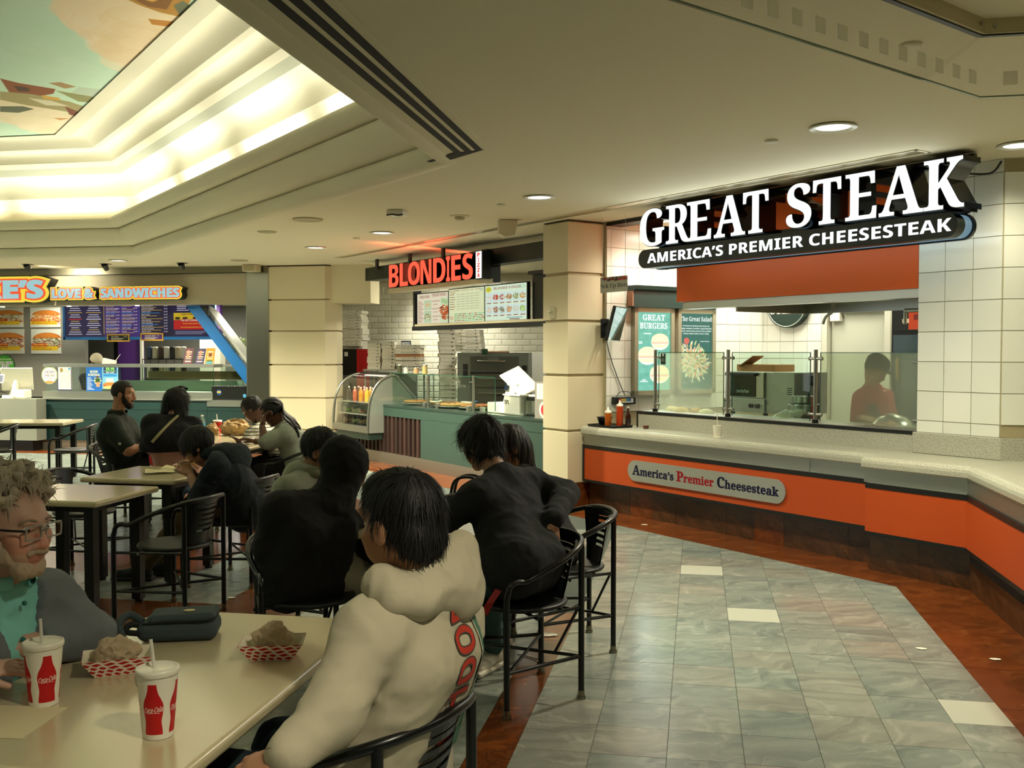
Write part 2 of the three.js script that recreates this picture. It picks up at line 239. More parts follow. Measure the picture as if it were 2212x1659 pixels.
  for (let e = 0; e < 8; e++) {
    const a = V(ring[e][0], 3.47, ring[e][1]), b = V(ring[(e + 1) % 8][0], 3.47, ring[(e + 1) % 8][1]), L = a.distanceTo(b), n = Math.max(1, Math.round(L / 2.0)), dir = b.clone().sub(a).normalize();
    for (let k = 0; k < n; k++) {
      const c = a.clone().lerp(b, (k + 0.5) / n), h = Math.min(1.5, L / n - 0.2) / 2, p0 = c.clone().addScaledVector(dir, -h), p1 = c.clone().addScaledVector(dir, h);
      single('cove_lamp', 'fluorescent tube lying in the trough behind the ceiling tray lip', 'lamp', rod(p0, p1, 0.013), tubeMat, [c.x, c.y, c.z], { group: 'tubes hidden in the ceiling cove' });
      const nrm = V(outer[e][0] - ring[e][0], 0, outer[e][1] - ring[e][1]); const out = V(dir.z, 0, -dir.x); if (out.dot(V(-9 - c.x, 0, -6 - c.z)) > 0) out.negate();
      areaLight(c.clone().add(V(0, 0.02, 0)), c.clone().add(V(0, 1, 0)).addScaledVector(out, -0.25), h * 2, 0.05, COVE, I_COVE * 4);
    }
  }
}
// slot diffuser beside the tray
{
  const t = thing('slot_diffuser', 'linear air diffuser with three black slots beside the ceiling tray', 'vent', [-1.55, CEIL, -5]);
  part(t, 'frame', [box(-1.7, -1.36, CEIL - 0.004, CEIL - 0.0005, -6.6, 0.5)], ceilMat);
  for (const x of [-1.44, -1.52, -1.6]) part(t, 'slot', [box(x - 0.024, x + 0.024, CEIL - 0.007, CEIL - 0.001, -6.55 + (x + 1.44) * 0.4, 0.5), box(0, 0.42, CEIL - 0.007, CEIL - 0.001, -0.017, 0.017).rotateY(Math.PI * 0.75).translate(x + 0.02, 0, -6.54 + (x + 1.44) * 0.4)], blackMatte);
}
// recessed reveal along the shop fronts
{
  const t = thing('ceiling_reveal', 'long metal reveal strip recessed in the ceiling before the shops', 'ceiling strip', [-9, CEIL, -6.1], { f: 'D' });
  part(t, 'rim', [box(-13.3, -4.0, CEIL - 0.006, CEIL, -6.19, -6.17), box(-13.3, -4.0, CEIL - 0.006, CEIL, -6.05, -6.03), box(-4.02, -4.0, CEIL - 0.006, CEIL, -6.19, -6.03)], ceilMat);
  part(t, 'channel', box(-13.3, -4.02, CEIL - 0.003, CEIL, -6.17, -6.05), M(0xa79c78, 0.3, 0.6));
}
// ---------- the rest of the hall around the frame ----------
struct('wall_rear', box(-18, 9, 0, 3, 6.8, 7), cream);
struct('wall_right', box(8.8, 9, 0, 3, -20, 7), cream);
struct('wall_far', box(-18, 9, 0, 3, -20, -19.8), cream);
{
  const w = struct('wall_left', [box(-18, -17.8, 0, 0.5, -20, 7), box(-18, -17.8, 2.7, 3, -20, 7), box(-18, -17.8, 0.5, 2.7, -20, -7), box(-18, -17.8, 0.5, 2.7, -2, 7)], cream);
  const win = struct('window_1', [-7, -6, -5, -4, -3, -2].map((z) => box(-17.95, -17.8, 0.5, 2.7, z - 0.07, z + 0.07)), M(0x2c2f2c, 0.5));
  for (let z = -7; z < -2; z++) part(win, 'pane', new THREE.PlaneGeometry(0.86, 2.2).rotateY(Math.PI / 2).translate(-17.88, 1.6, z + 0.5), glass);
}
// ---------- ceiling fittings ----------
function downlight(x, z, label, k = 1) {
  const t = thing('downlight', label, 'ceiling light', [x, CEIL, z], { group: 'recessed downlights of the hall' });
  part(t, 'trim_ring', lathe([[0.105, 0.0], [0.135, -0.004], [0.14, -0.012], [0.13, -0.016], [0.105, -0.012], [0.1, 0]], x, CEIL, z, 32), whitePlastic);
  part(t, 'lens', lathe([[0, -0.006], [0.06, -0.006], [0.104, -0.004]], x, CEIL, z, 32).scale(1, 1, 1), glow(new THREE.Color(1, 0.97, 0.86), 3, { side: THREE.DoubleSide }));
  const l = spot(V(x, CEIL - 0.03, z), V(x, 0, z), LAMP, I_DOWN * k, 1.25, 0.9, 4); return t;
}
for (const [p, l] of [[[1800, 273], 'round lit downlight in the ceiling above the green and orange counter'], [[1165, 425], 'round lit downlight in the ceiling near the corner loudspeaker'], [[825, 502], 'round lit downlight in the ceiling before the red letter sign'], [[682, 534], 'round lit downlight in the ceiling near the banded beige pillar'], [[2203, 312], 'round lit downlight in the ceiling beside the tiled corner wall'], [[255, 562], 'round lit downlight in the ceiling before the sandwich shop']]) { const c = atY(...p, CEIL); downlight(c.x, c.z, l, p[0] > 2100 ? 0.12 : p[0] > 1700 ? 0.75 : p[0] > 1000 ? 0.6 : 2.4); }
for (const [x, z] of [[2.95, -3.9], [0.6, -1.2], [-1.0, 1.6], [3.2, 1.2], [-0.3, 4.2], [6, -1.5], [-11.6, -13.7], [-15.4, -13.6], [-5.2, 4]]) downlight(x, z, 'round lit downlight in the ceiling away from the food counters', x < -9 ? 2.3 : 0.5);
const disc = (name, label, cat, p, pts, mat, group) => { const c = atY(...p, CEIL); return single(name, label, cat, lathe(pts, c.x, CEIL, c.z, 28), mat, [c.x, CEIL, c.z], { group }); };
const offWhite = M(0xc9c1a2, 0.6), capPts = [[0, -0.012], [0.04, -0.012], [0.045, -0.003], [0.045, 0]];
disc('sprinkler_cap', 'small round sprinkler cover in the ceiling beside the lit downlight above the counter', 'sprinkler', [1667, 303], capPts, offWhite);
disc('sprinkler_cap', 'small round sprinkler cover in the ceiling near the corner loudspeaker', 'sprinkler', [1083, 441], capPts, offWhite);
disc('sprinkler_cap', 'small round sprinkler cover between two lit downlights', 'sprinkler', [770, 514], capPts, offWhite);
disc('sprinkler_cap', 'small round sprinkler cover behind the glass smoke curtain', 'sprinkler', [1968, 95], capPts.map(([a, b]) => [a * 1.05, b]), offWhite);
disc('ceiling_speaker', 'wide flush round ceiling speaker under the tray moulding', 'speaker', [665, 473], [[0, -0.004], [0.1, -0.006], [0.105, -0.014], [0.15, -0.016], [0.155, -0.004], [0.155, 0]], M(0xb7ae8c, 0.7));
disc('ceiling_speaker', 'small flush round ceiling grille near the tray moulding', 'speaker', [577, 500], [[0, -0.004], [0.07, -0.006], [0.1, -0.012], [0.11, 0]], M(0xa9a07e, 0.7));
disc('ceiling_speaker', 'small flush ceiling grille close to the sandwich shop pillar', 'speaker', [517, 562], [[0, -0.004], [0.07, -0.006], [0.12, -0.012], [0.13, 0]], M(0xa9a07e, 0.7));
{
  const c = atY(993, 466, CEIL), t = thing('smoke_detector', 'round smoke detector with stepped housing on the ceiling', 'detector', [c.x, CEIL, c.z]);
  part(t, 'base', lathe([[0, -0.012], [0.095, -0.012], [0.1, -0.004], [0.1, 0]], c.x, CEIL, c.z), offWhite); part(t, 'sensor', lathe([[0, -0.045], [0.04, -0.042], [0.05, -0.03], [0.05, -0.012]], c.x, CEIL, c.z), M(0xb8ad88, 0.6));
  const e = atY(858, 455, CEIL), s = thing('emergency_light', 'white square emergency light unit with dark curved lens slot', 'ceiling light', [e.x, CEIL, e.z]);
  part(s, 'housing', rbox(e.x - 0.085, e.x + 0.085, CEIL - 0.05, CEIL, e.z - 0.085, e.z + 0.085, 0.012), white); part(s, 'lens_slot', tube([[e.x - 0.08, CEIL - 0.052, e.z + 0.082], [e.x - 0.02, CEIL - 0.047, e.z + 0.088], [e.x + 0.03, CEIL - 0.055, e.z + 0.088], [e.x + 0.08, CEIL - 0.05, e.z + 0.082]], 0.007, 12, 6), black); part(s, 'cover', sph(e.x, CEIL - 0.05, e.z, 0.07, 1, 0.35, 1), clearPlastic);
  const k = atY(1097, 476, CEIL), b = thing('corner_loudspeaker', 'beige wedge loudspeaker under the ceiling before the pizza shop', 'speaker', [k.x, CEIL, k.z], { turn: 0.3 });
  part(b, 'cabinet', extr(shapeOf([[-0.09, 0], [0.09, 0], [0.06, -0.14], [-0.04, -0.16], [-0.09, -0.13]]), 0.14, 0.008).translate(k.x, CEIL - 0.01, k.z - 0.07), offWhite); part(b, 'bracket', cyl(k.x, CEIL - 0.02, CEIL, k.z, 0.05), offWhite);
  const r = atY(553, 577, CEIL), rr = thing('wall_beacon', 'small beige square speaker on the ceiling beside the steel corner', 'speaker', [r.x, CEIL - 0.1, -14.6]); part(rr, 'cabinet', rbox(-6.95, -6.72, CEIL - 0.11, CEIL - 0.001, -14.7, -14.5, 0.015), offWhite); part(rr, 'grille', rbox(-6.92, -6.75, CEIL - 0.1, CEIL - 0.02, -14.5, -14.49, 0.004), M(0xb0a684, 0.8));
}
// gimbal lamps before the sandwich shop
for (const [x, y, lit, label] of [[60, 571, 1, 'dark gimbal spotlight shining on the shop header'], [228, 570, 0, 'dark unlit gimbal spotlight above the word sandwiches'], [393, 568, 0, 'dark unlit gimbal spotlight near the steel corner']]) {
  const c = atY(x, y, CEIL), t = thing('gimbal_spotlight', label, 'ceiling light', [c.x, CEIL, c.z]);
  part(t, 'plate', lathe([[0, -0.006], [0.085, -0.006], [0.09, 0]], c.x, CEIL, c.z), M(0x3b3f36, 0.5)); part(t, 'lamp_head', new THREE.CylinderGeometry(0.05, 0.035, 0.1, 18).rotateX(0.7).translate(c.x, CEIL - 0.05, c.z), M(0x2c302b, 0.5));
  if (lit) { part(t, 'bulb', new THREE.CircleGeometry(0.03, 16).rotateX(2.4).translate(c.x, CEIL - 0.06, c.z - 0.035), glow(LAMP, 4)); spot(V(c.x, CEIL - 0.075, c.z - 0.06), V(c.x + 0.5, 2.5, c.z - 1.6), LAMP, 6, 0.75, 0.8); }
}
// ---------- glass smoke curtain at the near corner ----------
{
  const C = V(1.13, 0, -4.4), A = V(C.x - 2.6, 0, C.z + 2.6 * 1.14), R = V(3.6, 0, -4.4), yb = 2.657, yt = 2.91;
  const t = thing('smoke_curtain', 'clear glass smoke curtain with a row of frosted squares under a metal ceiling rail', 'glass screen', [C.x, CEIL, C.z]);
  const sq = M(0xfbf8ea, 0.9, 0, { transmission: 0.5, thickness: 0 }), rail = M(0xc8bd98, 0.5, 0.2);
  for (const [a, b] of [[A, C], [C, R]]) {
    const L = a.distanceTo(b), ang = -Math.atan2(b.z - a.z, b.x - a.x), m = a.clone().add(b).multiplyScalar(0.5), put = (g) => g.rotateY(ang).translate(m.x, 0, m.z);
    const p = part(t, 'pane', put(new THREE.PlaneGeometry(L, yt - yb).translate(0, (yt + yb) / 2, 0)), glass);
    part(t, 'pane_edge', put(box(-L / 2, L / 2, yb, yb + 0.006, -0.005, 0.005)), M(0x9fae96, 0.1, 0, { transmission: 0.6, thickness: 0 }));
    part(t, 'rail', put(box(-L / 2 - 0.01, L / 2 + 0.01, yt, CEIL, -0.025, 0.025)), rail); part(t, 'gasket', put(box(-L / 2, L / 2, yt - 0.006, yt, -0.012, 0.012)), black);
    for (let u = -L / 2 + 0.09; u < L / 2 - 0.05; u += 0.13) part(p, 'frosted_square', put(box(u, u + 0.055, 2.705, 2.76, -0.0015, 0.0015)), sq);
    for (const k of [-1, 1]) part(t, 'bolt', put(new THREE.CylinderGeometry(0.008, 0.008, 0.01, 10).rotateX(Math.PI / 2).translate(k * (L / 2 - 0.05), (yt + CEIL) / 2, 0.028)), steel);
  }
}
// ================= steak counter (frame D) =================
const f = 'D', GP = -6.27, GW = -6.82;     // front of the banded pillar; plane of the tiled front wall
// banded pillar: stone blocks with recessed joints
function bandedPillar(name, label, poly, joints, f, top, baseY) {
  const c = poly.reduce((a, p) => [a[0] + p[0] / poly.length, a[1] + p[1] / poly.length], [0, 0]);
  const o = struct(name, slab(poly.map((p) => [c[0] + (p[0] - c[0]) * 0.94, c[1] + (p[1] - c[1]) * 0.94]), 0, top), M(0xb5a887, 0.8), f);
  joints.forEach(([y0, y1]) => part(o, 'stone_block', extr(shapeOf(poly.map(([x, z]) => [x, -z])), y1 - y0 - 0.012, 0.004).rotateX(-Math.PI / 2).translate(0, y0 + 0.006, 0), pillarMat));
  if (baseY) part(o, 'marble_base', metreUV(slab(poly, 0, baseY)), mBrown);
  part(o, 'cap_line', slab(poly.map((p) => [c[0] + (p[0] - c[0]) * 1.005, c[1] + (p[1] - c[1]) * 1.005]), top - 0.012, top - 0.002), black);
  return o;
}
bandedPillar('pillar_1', '', [[-8.53, GP], [-8.11, GP], [-8.11, -6.75], [-8.53, -6.75]], [[0.26, 0.79], [0.81, 1.36], [1.385, 1.92], [1.945, 2.405], [2.435, CEIL - 0.02]], f, CEIL, 0.25);
{ // switch box on the pillar
  const [s, y] = onD(1195, 676, GP + 0.005), t = thing('wall_alarm', 'small beige wall strobe alarm on the banded pillar', 'alarm', [s, y, GP], { f });
  part(t, 'plate', rbox(s - 0.045, s + 0.045, y - 0.06, y + 0.06, GP + 0.004, GP + 0.02, 0.006), offWhite); part(t, 'strobe', rbox(s - 0.045, s + 0.03, y - 0.012, y + 0.02, GP + 0.02, GP + 0.045, 0.006), clearPlastic);
}
// tiled walls
const tileMat = [M(0xe6e9de, 0.16), M(0xe0e3d8, 0.2), M(0xe8eae0, 0.14)], groutMat = M(0xa39a78, 0.9);
function tiledWall(name, g, along, u0, u1, y0, y1, w, h, at, facing, mats = tileMat, uo = u0, yo = y0, depth = 0.008) { // along 'u' (faces +v/-v) or 'v' (faces +u)
  const o = struct(name, g, groutMat, f), geoms = new Map();
  for (let i = Math.floor((u0 - uo) / w - 1e-6); uo + i * w < u1 - 0.01; i++) for (let j = Math.floor((y0 - yo) / h - 1e-6); yo + j * h < y1 - 0.01; j++) {
    const a = Math.max(u0, uo + i * w), b = Math.min(u1, uo + (i + 1) * w), c = Math.max(y0, yo + j * h), d = Math.min(y1, yo + (j + 1) * h); if (b - a < 0.012 || d - c < 0.012) continue;
    const key = (b - a).toFixed(3) + '_' + (d - c).toFixed(3); if (!geoms.has(key)) geoms.set(key, along === 'u' ? new THREE.BoxGeometry(b - a - 0.005, d - c - 0.005, depth) : new THREE.BoxGeometry(depth, d - c - 0.005, b - a - 0.005));
    const m = mats[(rnd() * mats.length) | 0]; along === 'u' ? piece(o, 'wall_tile', geoms.get(key), m, (a + b) / 2, (c + d) / 2, at + facing * depth / 2) : piece(o, 'wall_tile', geoms.get(key), m, at + facing * depth / 2, (c + d) / 2, (a + b) / 2);
  }
  return o;
}
const SW = -8.08, DBK = -9.18;             // side wall and back wall of the kitchen
tiledWall('wall_kitchen_side', box(SW - 0.1, SW, 0, CEIL, DBK - 0.1, -6.74), 'v', DBK, -6.75, 0.98, CEIL, 0.195, 0.195, SW, 1, tileMat, -6.81, 0.955);
const DA = sOf(1779, DBK), DE = sOf(1927, DBK);
tiledWall('wall_kitchen_back', box(SW, DA, 0, CEIL, DBK - 0.1, DBK), 'u', SW, DA, 0.98, CEIL, 0.195, 0.195, DBK, 1, tileMat, SW + 0.06, 0.955);
tiledWall('wall_kitchen_over_door', [box(DA, DE, 2.161, CEIL, DBK - 0.1, DBK), box(DE, -3.0, 0, CEIL, DBK - 0.1, DBK)], 'u', DA, -5, 2.165, 2.6, 0.195, 0.195, DBK, 1, tileMat, DA, 2.1);
tiledWall('wall_front_tiled', box(-4.49, -3.84, 1.011, CEIL, GW - 0.2, GW), 'u', -4.49, -3.84, 1.01, CEIL, 0.217, 0.222, GW, 1, tileMat, -4.49, 1.1);
{ // the other face of the tiled corner runs square to the hall
  const c = place('D', [-3.84, 0, GW]), o = struct('wall_corner_tiled', box(c.x + 0.0, c.x + 2.2, 1.011, CEIL, c.z - 0.3, c.z), groutMat), g = new THREE.BoxGeometry(0.212, 0.217, 0.008);
  for (let i = 0; i < 4; i++) for (let j = 0; j < 8; j++) piece(o, 'wall_tile', g, tileMat[(i + j) % 3], c.x + 0.11 + i * 0.217, 1.1 + 0.111 + (j - 0) * 0.222, c.z + 0.004);
}
struct('wall_kitchen_right', box(-3.1, -3.0, 0.86, CEIL, -9.3, -6.9), cream, f);
struct('floor_kitchen', box(-8.2, -3, 0, 0.01, -9.3, -6.85), M(0x5a2d1c, 0.6), f);
// header above the open left bay
struct('trim_20', box(-8.08, -7.1, 2.93, CEIL, -6.95, -6.75), black, f);

// front counter, in two straight runs and the return
{
  const t = thing('serving_counter', 'long speckled stone serving counter with orange front and dark marble base', 'counter', [-6.2, 0, -6.6], { f });
  // worktop with a rounded nose; the run steps forward near the corner and turns
  const nose = (v, back) => profU([[back, 0.85], [v - 0.045, 0.85], [v - 0.022, 0.844], [v - 0.006, 0.828], [v, 0.808], [v, 0.778], [v - 0.006, 0.768], [v - 0.05, 0.765], [back, 0.765]], 0, 1);
  const run = (u0, u1, v, back) => metreUV(nose(v, back).scale(u1 - u0, 1, 1).translate(u0, 0, 0), 2);
  part(t, 'worktop', [run(-8.075, -4.56, -6.41, -6.9), run(-4.56, -3.72, -6.24, -6.95)], granite);
  for (const [u0, u1, v] of [[-8.08, -5.2, -6.46], [-5.195, -4.57, -6.46], [-4.53, -3.76, -6.29]]) part(t, 'steel_strip', [box(u0, u1, 0.66, 0.77, v - 0.02, v), box(u0, u1, 0.658, 0.664, v - 0.02, v + 0.012)], steelDull);
  part(t, 'steel_strip', box(-4.57, -4.53, 0.66, 0.77, -6.48, -6.29), steelDull);
  for (const [u0, u1, v] of [[-8.08, -4.55, -6.45], [-4.55, -3.74, -6.28]]) { const p = part(t, 'orange_panel', box(u0, u1, 0.3, 0.625, v - 0.03, v), orange); part(p, 'black_edging', box(u0, u1, 0.622, 0.658, v - 0.03, v + 0.004), black); part(p, 'black_edging', box(u0, u1, 0.275, 0.302, v - 0.03, v + 0.004), black); }
  part(t, 'black_edging', box(-8.09, -8.06, 0.28, 0.66, -6.47, -6.445), black); part(t, 'carcass', [box(-8.08, -4.55, 0.28, 0.765, -7.3, -6.48), box(-4.56, -3.76, 0.28, 0.765, -7.3, -6.31)], blackMatte);
  // kick of marble slabs
  for (let u = -8.08, i = 0; u < -4.56; u += 0.32, i++) part(t, 'kick_slab', metreUV(box(u + 0.001, Math.min(u + 0.319, -4.56), 0, 0.29, -6.6, -6.535 + (i % 2) * 0.001)), i % 5 === 2 ? mBrown : mKick);
  for (let u = -4.56; u < -3.8; u += 0.4) part(t, 'kick_slab', metreUV(box(u + 0.001, u + 0.399, 0, 0.29, -6.5, -6.36)), mKick);
  // back upstand with black trim
  part(t, 'upstand', metreUV(box(-7.65, -4.49, 0.85, 0.985, -6.95, GW), 2), granite); part(t, 'upstand', metreUV(rbox(-4.52, -3.82, 0.85, 1.01, -7.0, GW + 0.02, 0.008), 2), granite);
  part(t, 'upstand_trim', [box(-7.66, -4.5, 0.985, 1.012, -7.0, GW + 0.004), box(-7.67, -7.65, 0.85, 1.012, -7.0, GW + 0.004)], black);
  part(t, 'upstand_ledge', box(-7.64, -4.5, 1.012, 1.016, -7.25, GW - 0.02), steelDull);
}
{ // the return that runs towards the viewer
  const a = place('D', [-3.72, 0, -6.24]), b = place('D', [-3.76, 0, -6.29]), k = place('D', [-3.78, 0, -6.36]);
  const t = thing('corner_counter', 'speckled stone corner counter turning away with orange front panel', 'counter', [a.x, 0, a.z]), z1 = -3.4;
  const prof = (x, y0, y1, d, zz) => box(x, x + d, y0, y1, zz, z1);
  const top = profU([[0, 0.85], [0, 0.85]].concat([]), 0, 0.001);
  part(t, 'worktop', metreUV(extr(shapeOf([[0.05, 0.85], [0.022, 0.844], [0.006, 0.828], [0, 0.808], [0, 0.778], [0.006, 0.768], [0.05, 0.765], [2.6, 0.765], [2.6, 0.85]]), z1 - a.z + 0.8).translate(a.x - 0.008, -0.0005, a.z - 0.8), 2), granite);
  part(t, 'steel_strip', prof(b.x, 0.66, 0.77, 0.02, b.z), steelDull); const p = part(t, 'orange_panel', prof(b.x - 0.01, 0.3, 0.625, 0.03, b.z), orange);
  part(p, 'black_edging', prof(b.x - 0.014, 0.622, 0.658, 0.03, b.z), black); part(p, 'black_edging', prof(b.x - 0.014, 0.275, 0.302, 0.03, b.z), black);
  part(t, 'kick_slab', metreUV(prof(k.x, 0, 0.29, 0.1, k.z)), mKick); part(t, 'carcass', prof(b.x + 0.02, 0.2, 0.765, 0.8, b.z), blackMatte);
  const c = place('D', [-3.82, 0, GW + 0.02]); part(t, 'upstand', metreUV(box(c.x - 0.002, c.x + 0.27, 0.85, 1.01, c.z - 0.05, c.z), 2), granite); part(t, 'dark_post', box(c.x + 0.27, c.x + 0.36, 0.85, 1.01, c.z - 0.02, c.z + 0.03), black);
}
{ // plaque
  const t = canvasTex(1400, 200, (c, w, h) => {
    c.fillStyle = '#a9ada4'; c.fillRect(0, 0, w, h); for (let i = 0; i < 900; i++) { c.globalAlpha = 0.07; c.fillStyle = i % 2 ? '#fff' : '#777'; c.fillRect(rnd(0, w), rnd(0, h), rnd(30, 160), 1); } c.globalAlpha = 1;
    const words = [['A', 128, '#12123a'], ['merica’s', 96, '#12123a'], ['  ', 60, '#000'], ['P', 128, '#a5121c'], ['remier', 96, '#a5121c'], ['  ', 60, '#000'], ['C', 128, '#12123a'], ['heesesteak', 96, '#12123a']];
    let tot = 0; for (const [s, z] of words) { c.font = 'bold ' + z + 'px serif'; tot += c.measureText(s).width; }
    c.save(); c.translate(50, 138); c.scale((w - 100) / tot, 1); let x = 0; for (const [s, z, col] of words) { c.font = 'bold ' + z + 'px serif'; c.fillStyle = c.strokeStyle = col; c.lineWidth = 5; c.fillText(s, x, 0); c.strokeText(s, x, 0); x += c.measureText(s).width; } c.restore();
  });
  const d = -6.447, [s0, ya] = onD(1358, 1010, d), [s1] = onD(1698, 1075, d), y1 = onD(1385, 996, d)[1], y0 = onD(1380, 1040, d)[1], r = (y1 - y0) / 2, ym = (y0 + y1) / 2;
  const sh = new THREE.Shape(); sh.moveTo(s0 + r, y0); sh.lineTo(s1 - r, y0); sh.absarc(s1 - r, ym, r, -Math.PI / 2, Math.PI / 2); sh.lineTo(s0 + r, y1); sh.absarc(s0 + r, ym, r, Math.PI / 2, Math.PI * 1.5);
  single('counter_plaque', 'rounded steel plaque with blue and red slogan on the orange counter front', 'sign', fitUV(extr(sh, 0.012).translate(0, 0, d)), printed(t, 0.35, { metalness: 0.5 }), [(s0 + s1) / 2, ym, d], { f });
}
// sneeze guard: four posts with clamps, three panes
{
  const t = thing('sneeze_guard', 'glass sneeze guard with steel posts on the steak counter upstand', 'glass screen', [-6, 1.01, GW - 0.05], { f });
  const P = [-7.45, -6.468, -5.478], gv = GW - 0.05;
  for (const s of P) { const p = part(t, 'post', [cyl(s, 1.04, 1.635, gv, 0.017), cyl(s, 1.63, 1.636, gv, 0.014)], steel); part(p, 'post_foot', cyl(s, 1.01, 1.045, gv, 0.027), black); for (const y of [1.09, 1.56]) part(p, 'clamp', [new THREE.CylinderGeometry(0.012, 0.012, 0.05, 12).rotateZ(Math.PI / 2).translate(s + 0.035, y, gv), sph(s + 0.062, y, gv, 0.018, 0.6, 1, 1)].concat(s > -7.4 ? [new THREE.CylinderGeometry(0.012, 0.012, 0.05, 12).rotateZ(Math.PI / 2).translate(s - 0.035, y, gv), sph(s - 0.062, y, gv, 0.018, 0.6, 1, 1)] : []), steel); }
  for (const y of [1.09, 1.54]) part(t, 'wall_clamp', new THREE.CylinderGeometry(0.012, 0.012, 0.06, 12).rotateZ(Math.PI / 2).translate(-4.53, y, gv), steel);
  [[-7.4, -6.52, frost], [-6.42, -5.53, greenGlass], [-5.43, -4.51, frost]].forEach(([a, b, m], i) => { const p = part(t, 'pane', quad(a, b, 1.03, 1.61, gv), m); part(p, 'pane_edge', [box(a, b, 1.607, 1.613, gv - 0.004, gv + 0.004), box(b - 0.005, b, 1.03, 1.61, gv - 0.004, gv + 0.004), box(a, a + 0.004, 1.03, 1.61, gv - 0.004, gv + 0.004)], glassEdge); });
  const st = canvasTex(96, 160, (c) => { c.fillStyle = '#10281f'; c.fillRect(0, 0, 96, 160); c.fillStyle = '#dfe6dc'; c.fillRect(34, 6, 28, 34); c.font = 'bold 14px sans-serif'; c.fillText('Mobile', 24, 84); c.fillText('Delivery', 20, 104); c.fillRect(24, 120, 48, 2); });
  single('delivery_sticker', 'small dark green delivery sticker on the frosted glass', 'sticker', box(-7.37, -7.3, 1.49, 1.6, gv + 0.002, gv + 0.004), printed(st), [-7.335, 1.49, gv + 0.003], { f });
}
// exhaust hood with its orange fascia
{
  const t = thing('exhaust_hood', 'orange fascia over a stainless exhaust hood above the steak grill', 'hood', [-5.8, 2.1, -7.3], { f }), m = M(0xdc5c06, 0.5);
  part(t, 'fascia', box(-7.1, -4.495, 2.1, CEIL + 0.1, GW - 0.04, GW), m); part(t, 'fascia_side', box(-7.1, -7.06, 2.1, CEIL + 0.1, -7.9, GW - 0.04), m);
  part(t, 'hood_lip', box(-7.06, -4.5, 2.03, 2.11, -7.0, GW - 0.045), steel); part(t, 'hood_skirt', [box(-6.5, -4.6, 1.99, 2.1, -8.0, -7.98), box(-6.5, -6.48, 1.99, 2.1, -8.0, -7.0)], steel); part(t, 'hood_body', box(-7.06, -4.5, 2.1, 2.6, -8.0, -6.9), steelDull);
  const [a] = onD(1800, 640, -7.2); const tb = part(t, 'gas_pipe', [tube([[a, 2.1, -7.2], [a, 2.0, -7.2], [a, 1.96, -7.19], [a - 0.06, 1.92, -7.18], [a - 0.09, 1.86, -7.18]], 0.012, 16, 8)], steel);
  part(t, 'gas_pipe', [rod(V(-4.72, 2.1, -7.2), V(-4.72, 1.97, -7.2), 0.012), rod(V(-4.86, 1.95, -7.2), V(-4.52, 1.95, -7.2), 0.018), rod(V(-4.86, 1.96, -7.2), V(-4.86, 1.84, -7.2), 0.014)], steel);
}
// ---------- the big sign ----------
{
  const t = thing('shop_sign', 'illuminated white block letter shop sign over a black pill shaped slogan panel', 'sign', [-5.4, 2.5, -6.45], { f }), v = -6.24;
  const face = glow(new THREE.Color(0.93, 1, 0.96), 1.15), side = M(0x05080c, 0.12), halo = glow(new THREE.Color(0.35, 0.6, 0.75), 0.35);
  const L = [['G', 1381, 1432], ['R', 1437, 1487], ['E', 1482, 1533], ['A', 1540, 1606], ['T', 1602, 1656], ['S', 1695, 1748], ['T', 1752, 1812], ['E', 1822, 1888], ['A', 1894, 1988], ['K', 1990, 2076]];
  const top = (x) => 470 - (x - 1400) * 0.2, bot = (x) => 540 - (x - 1400) * 0.148;
  for (const [ch, x0, x1] of L) {
    const s0 = sOf(x0, v), s1 = sOf(x1, v), xm = (x0 + x1) / 2, y1 = 2.922, y0 = 2.583;
    const l = part(t, 'letter', text(ch, 'serif_bold', s0, s1, y0, y1, v - 0.006, 0.2, 0.02), side); part(l, 'lit_face', text(ch, 'serif_bold', s0, s1, y0, y1, v, 0.01), face);
  }
  const A = sOf(1378, v), B = sOf(2064, v), ya = onD(1395, 578, v)[1], yb = onD(1395, 545, v)[1], r = (yb - ya) / 2 + 0.012, ym = 2.472;
  const pill = (a, b, r) => { const h = new THREE.Shape(); h.moveTo(a + r, ym - r); h.lineTo(b - r, ym - r); h.absarc(b - r, ym, r, -Math.PI / 2, Math.PI / 2); h.lineTo(a + r, ym + r); h.absarc(a + r, ym, r, Math.PI / 2, Math.PI * 1.5); return h; };
  part(t, 'pill_panel', extr(pill(A, B, 0.084), 0.09).translate(0, 0, v - 0.09), M(0x07130e, 0.35)); part(t, 'lit_back', extr(pill(A + 0.005, B - 0.005, 0.08), 0.08).translate(0, 0, v - 0.18), halo); part(t, 'pill_back', extr(pill(A, B + 0.01, 0.092), 0.03).translate(0, 0, v - 0.21), side);
  part(t, 'slogan', text('AMERICA’S PREMIER CHEESESTEAK', 'sans_bold', sOf(1397, v + 0.004), sOf(2050, v + 0.004), 2.428, 2.518, v + 0.004, 0.006), face);
  part(t, 'mounting_rail', [box(A + 0.15, B + 0.02, 2.56, 2.6, v - 0.2, v - 0.12), box(A + 0.1, B, 2.9, 2.96, v - 0.22, v - 0.18)], side); for (const s of [-6.9, -5.9, -4.9, -4.1]) part(t, 'hanger', rod(V(s, 2.9, v - 0.2), V(s, CEIL, v - 0.2), 0.012), black);
  areaLight(place('D', [-5.4, 2.72, v + 0.03]), place('D', [-5.4, 2.7, v + 2]), 2.9, 0.3, new THREE.Color(0.93, 1, 0.96), 3);
  areaLight(place('D', [-5.4, 2.45, v - 0.22]), place('D', [-5.4, 2.2, v - 1.0]), 2.8, 0.12, new THREE.Color(0.8, 0.95, 1), 3);
}
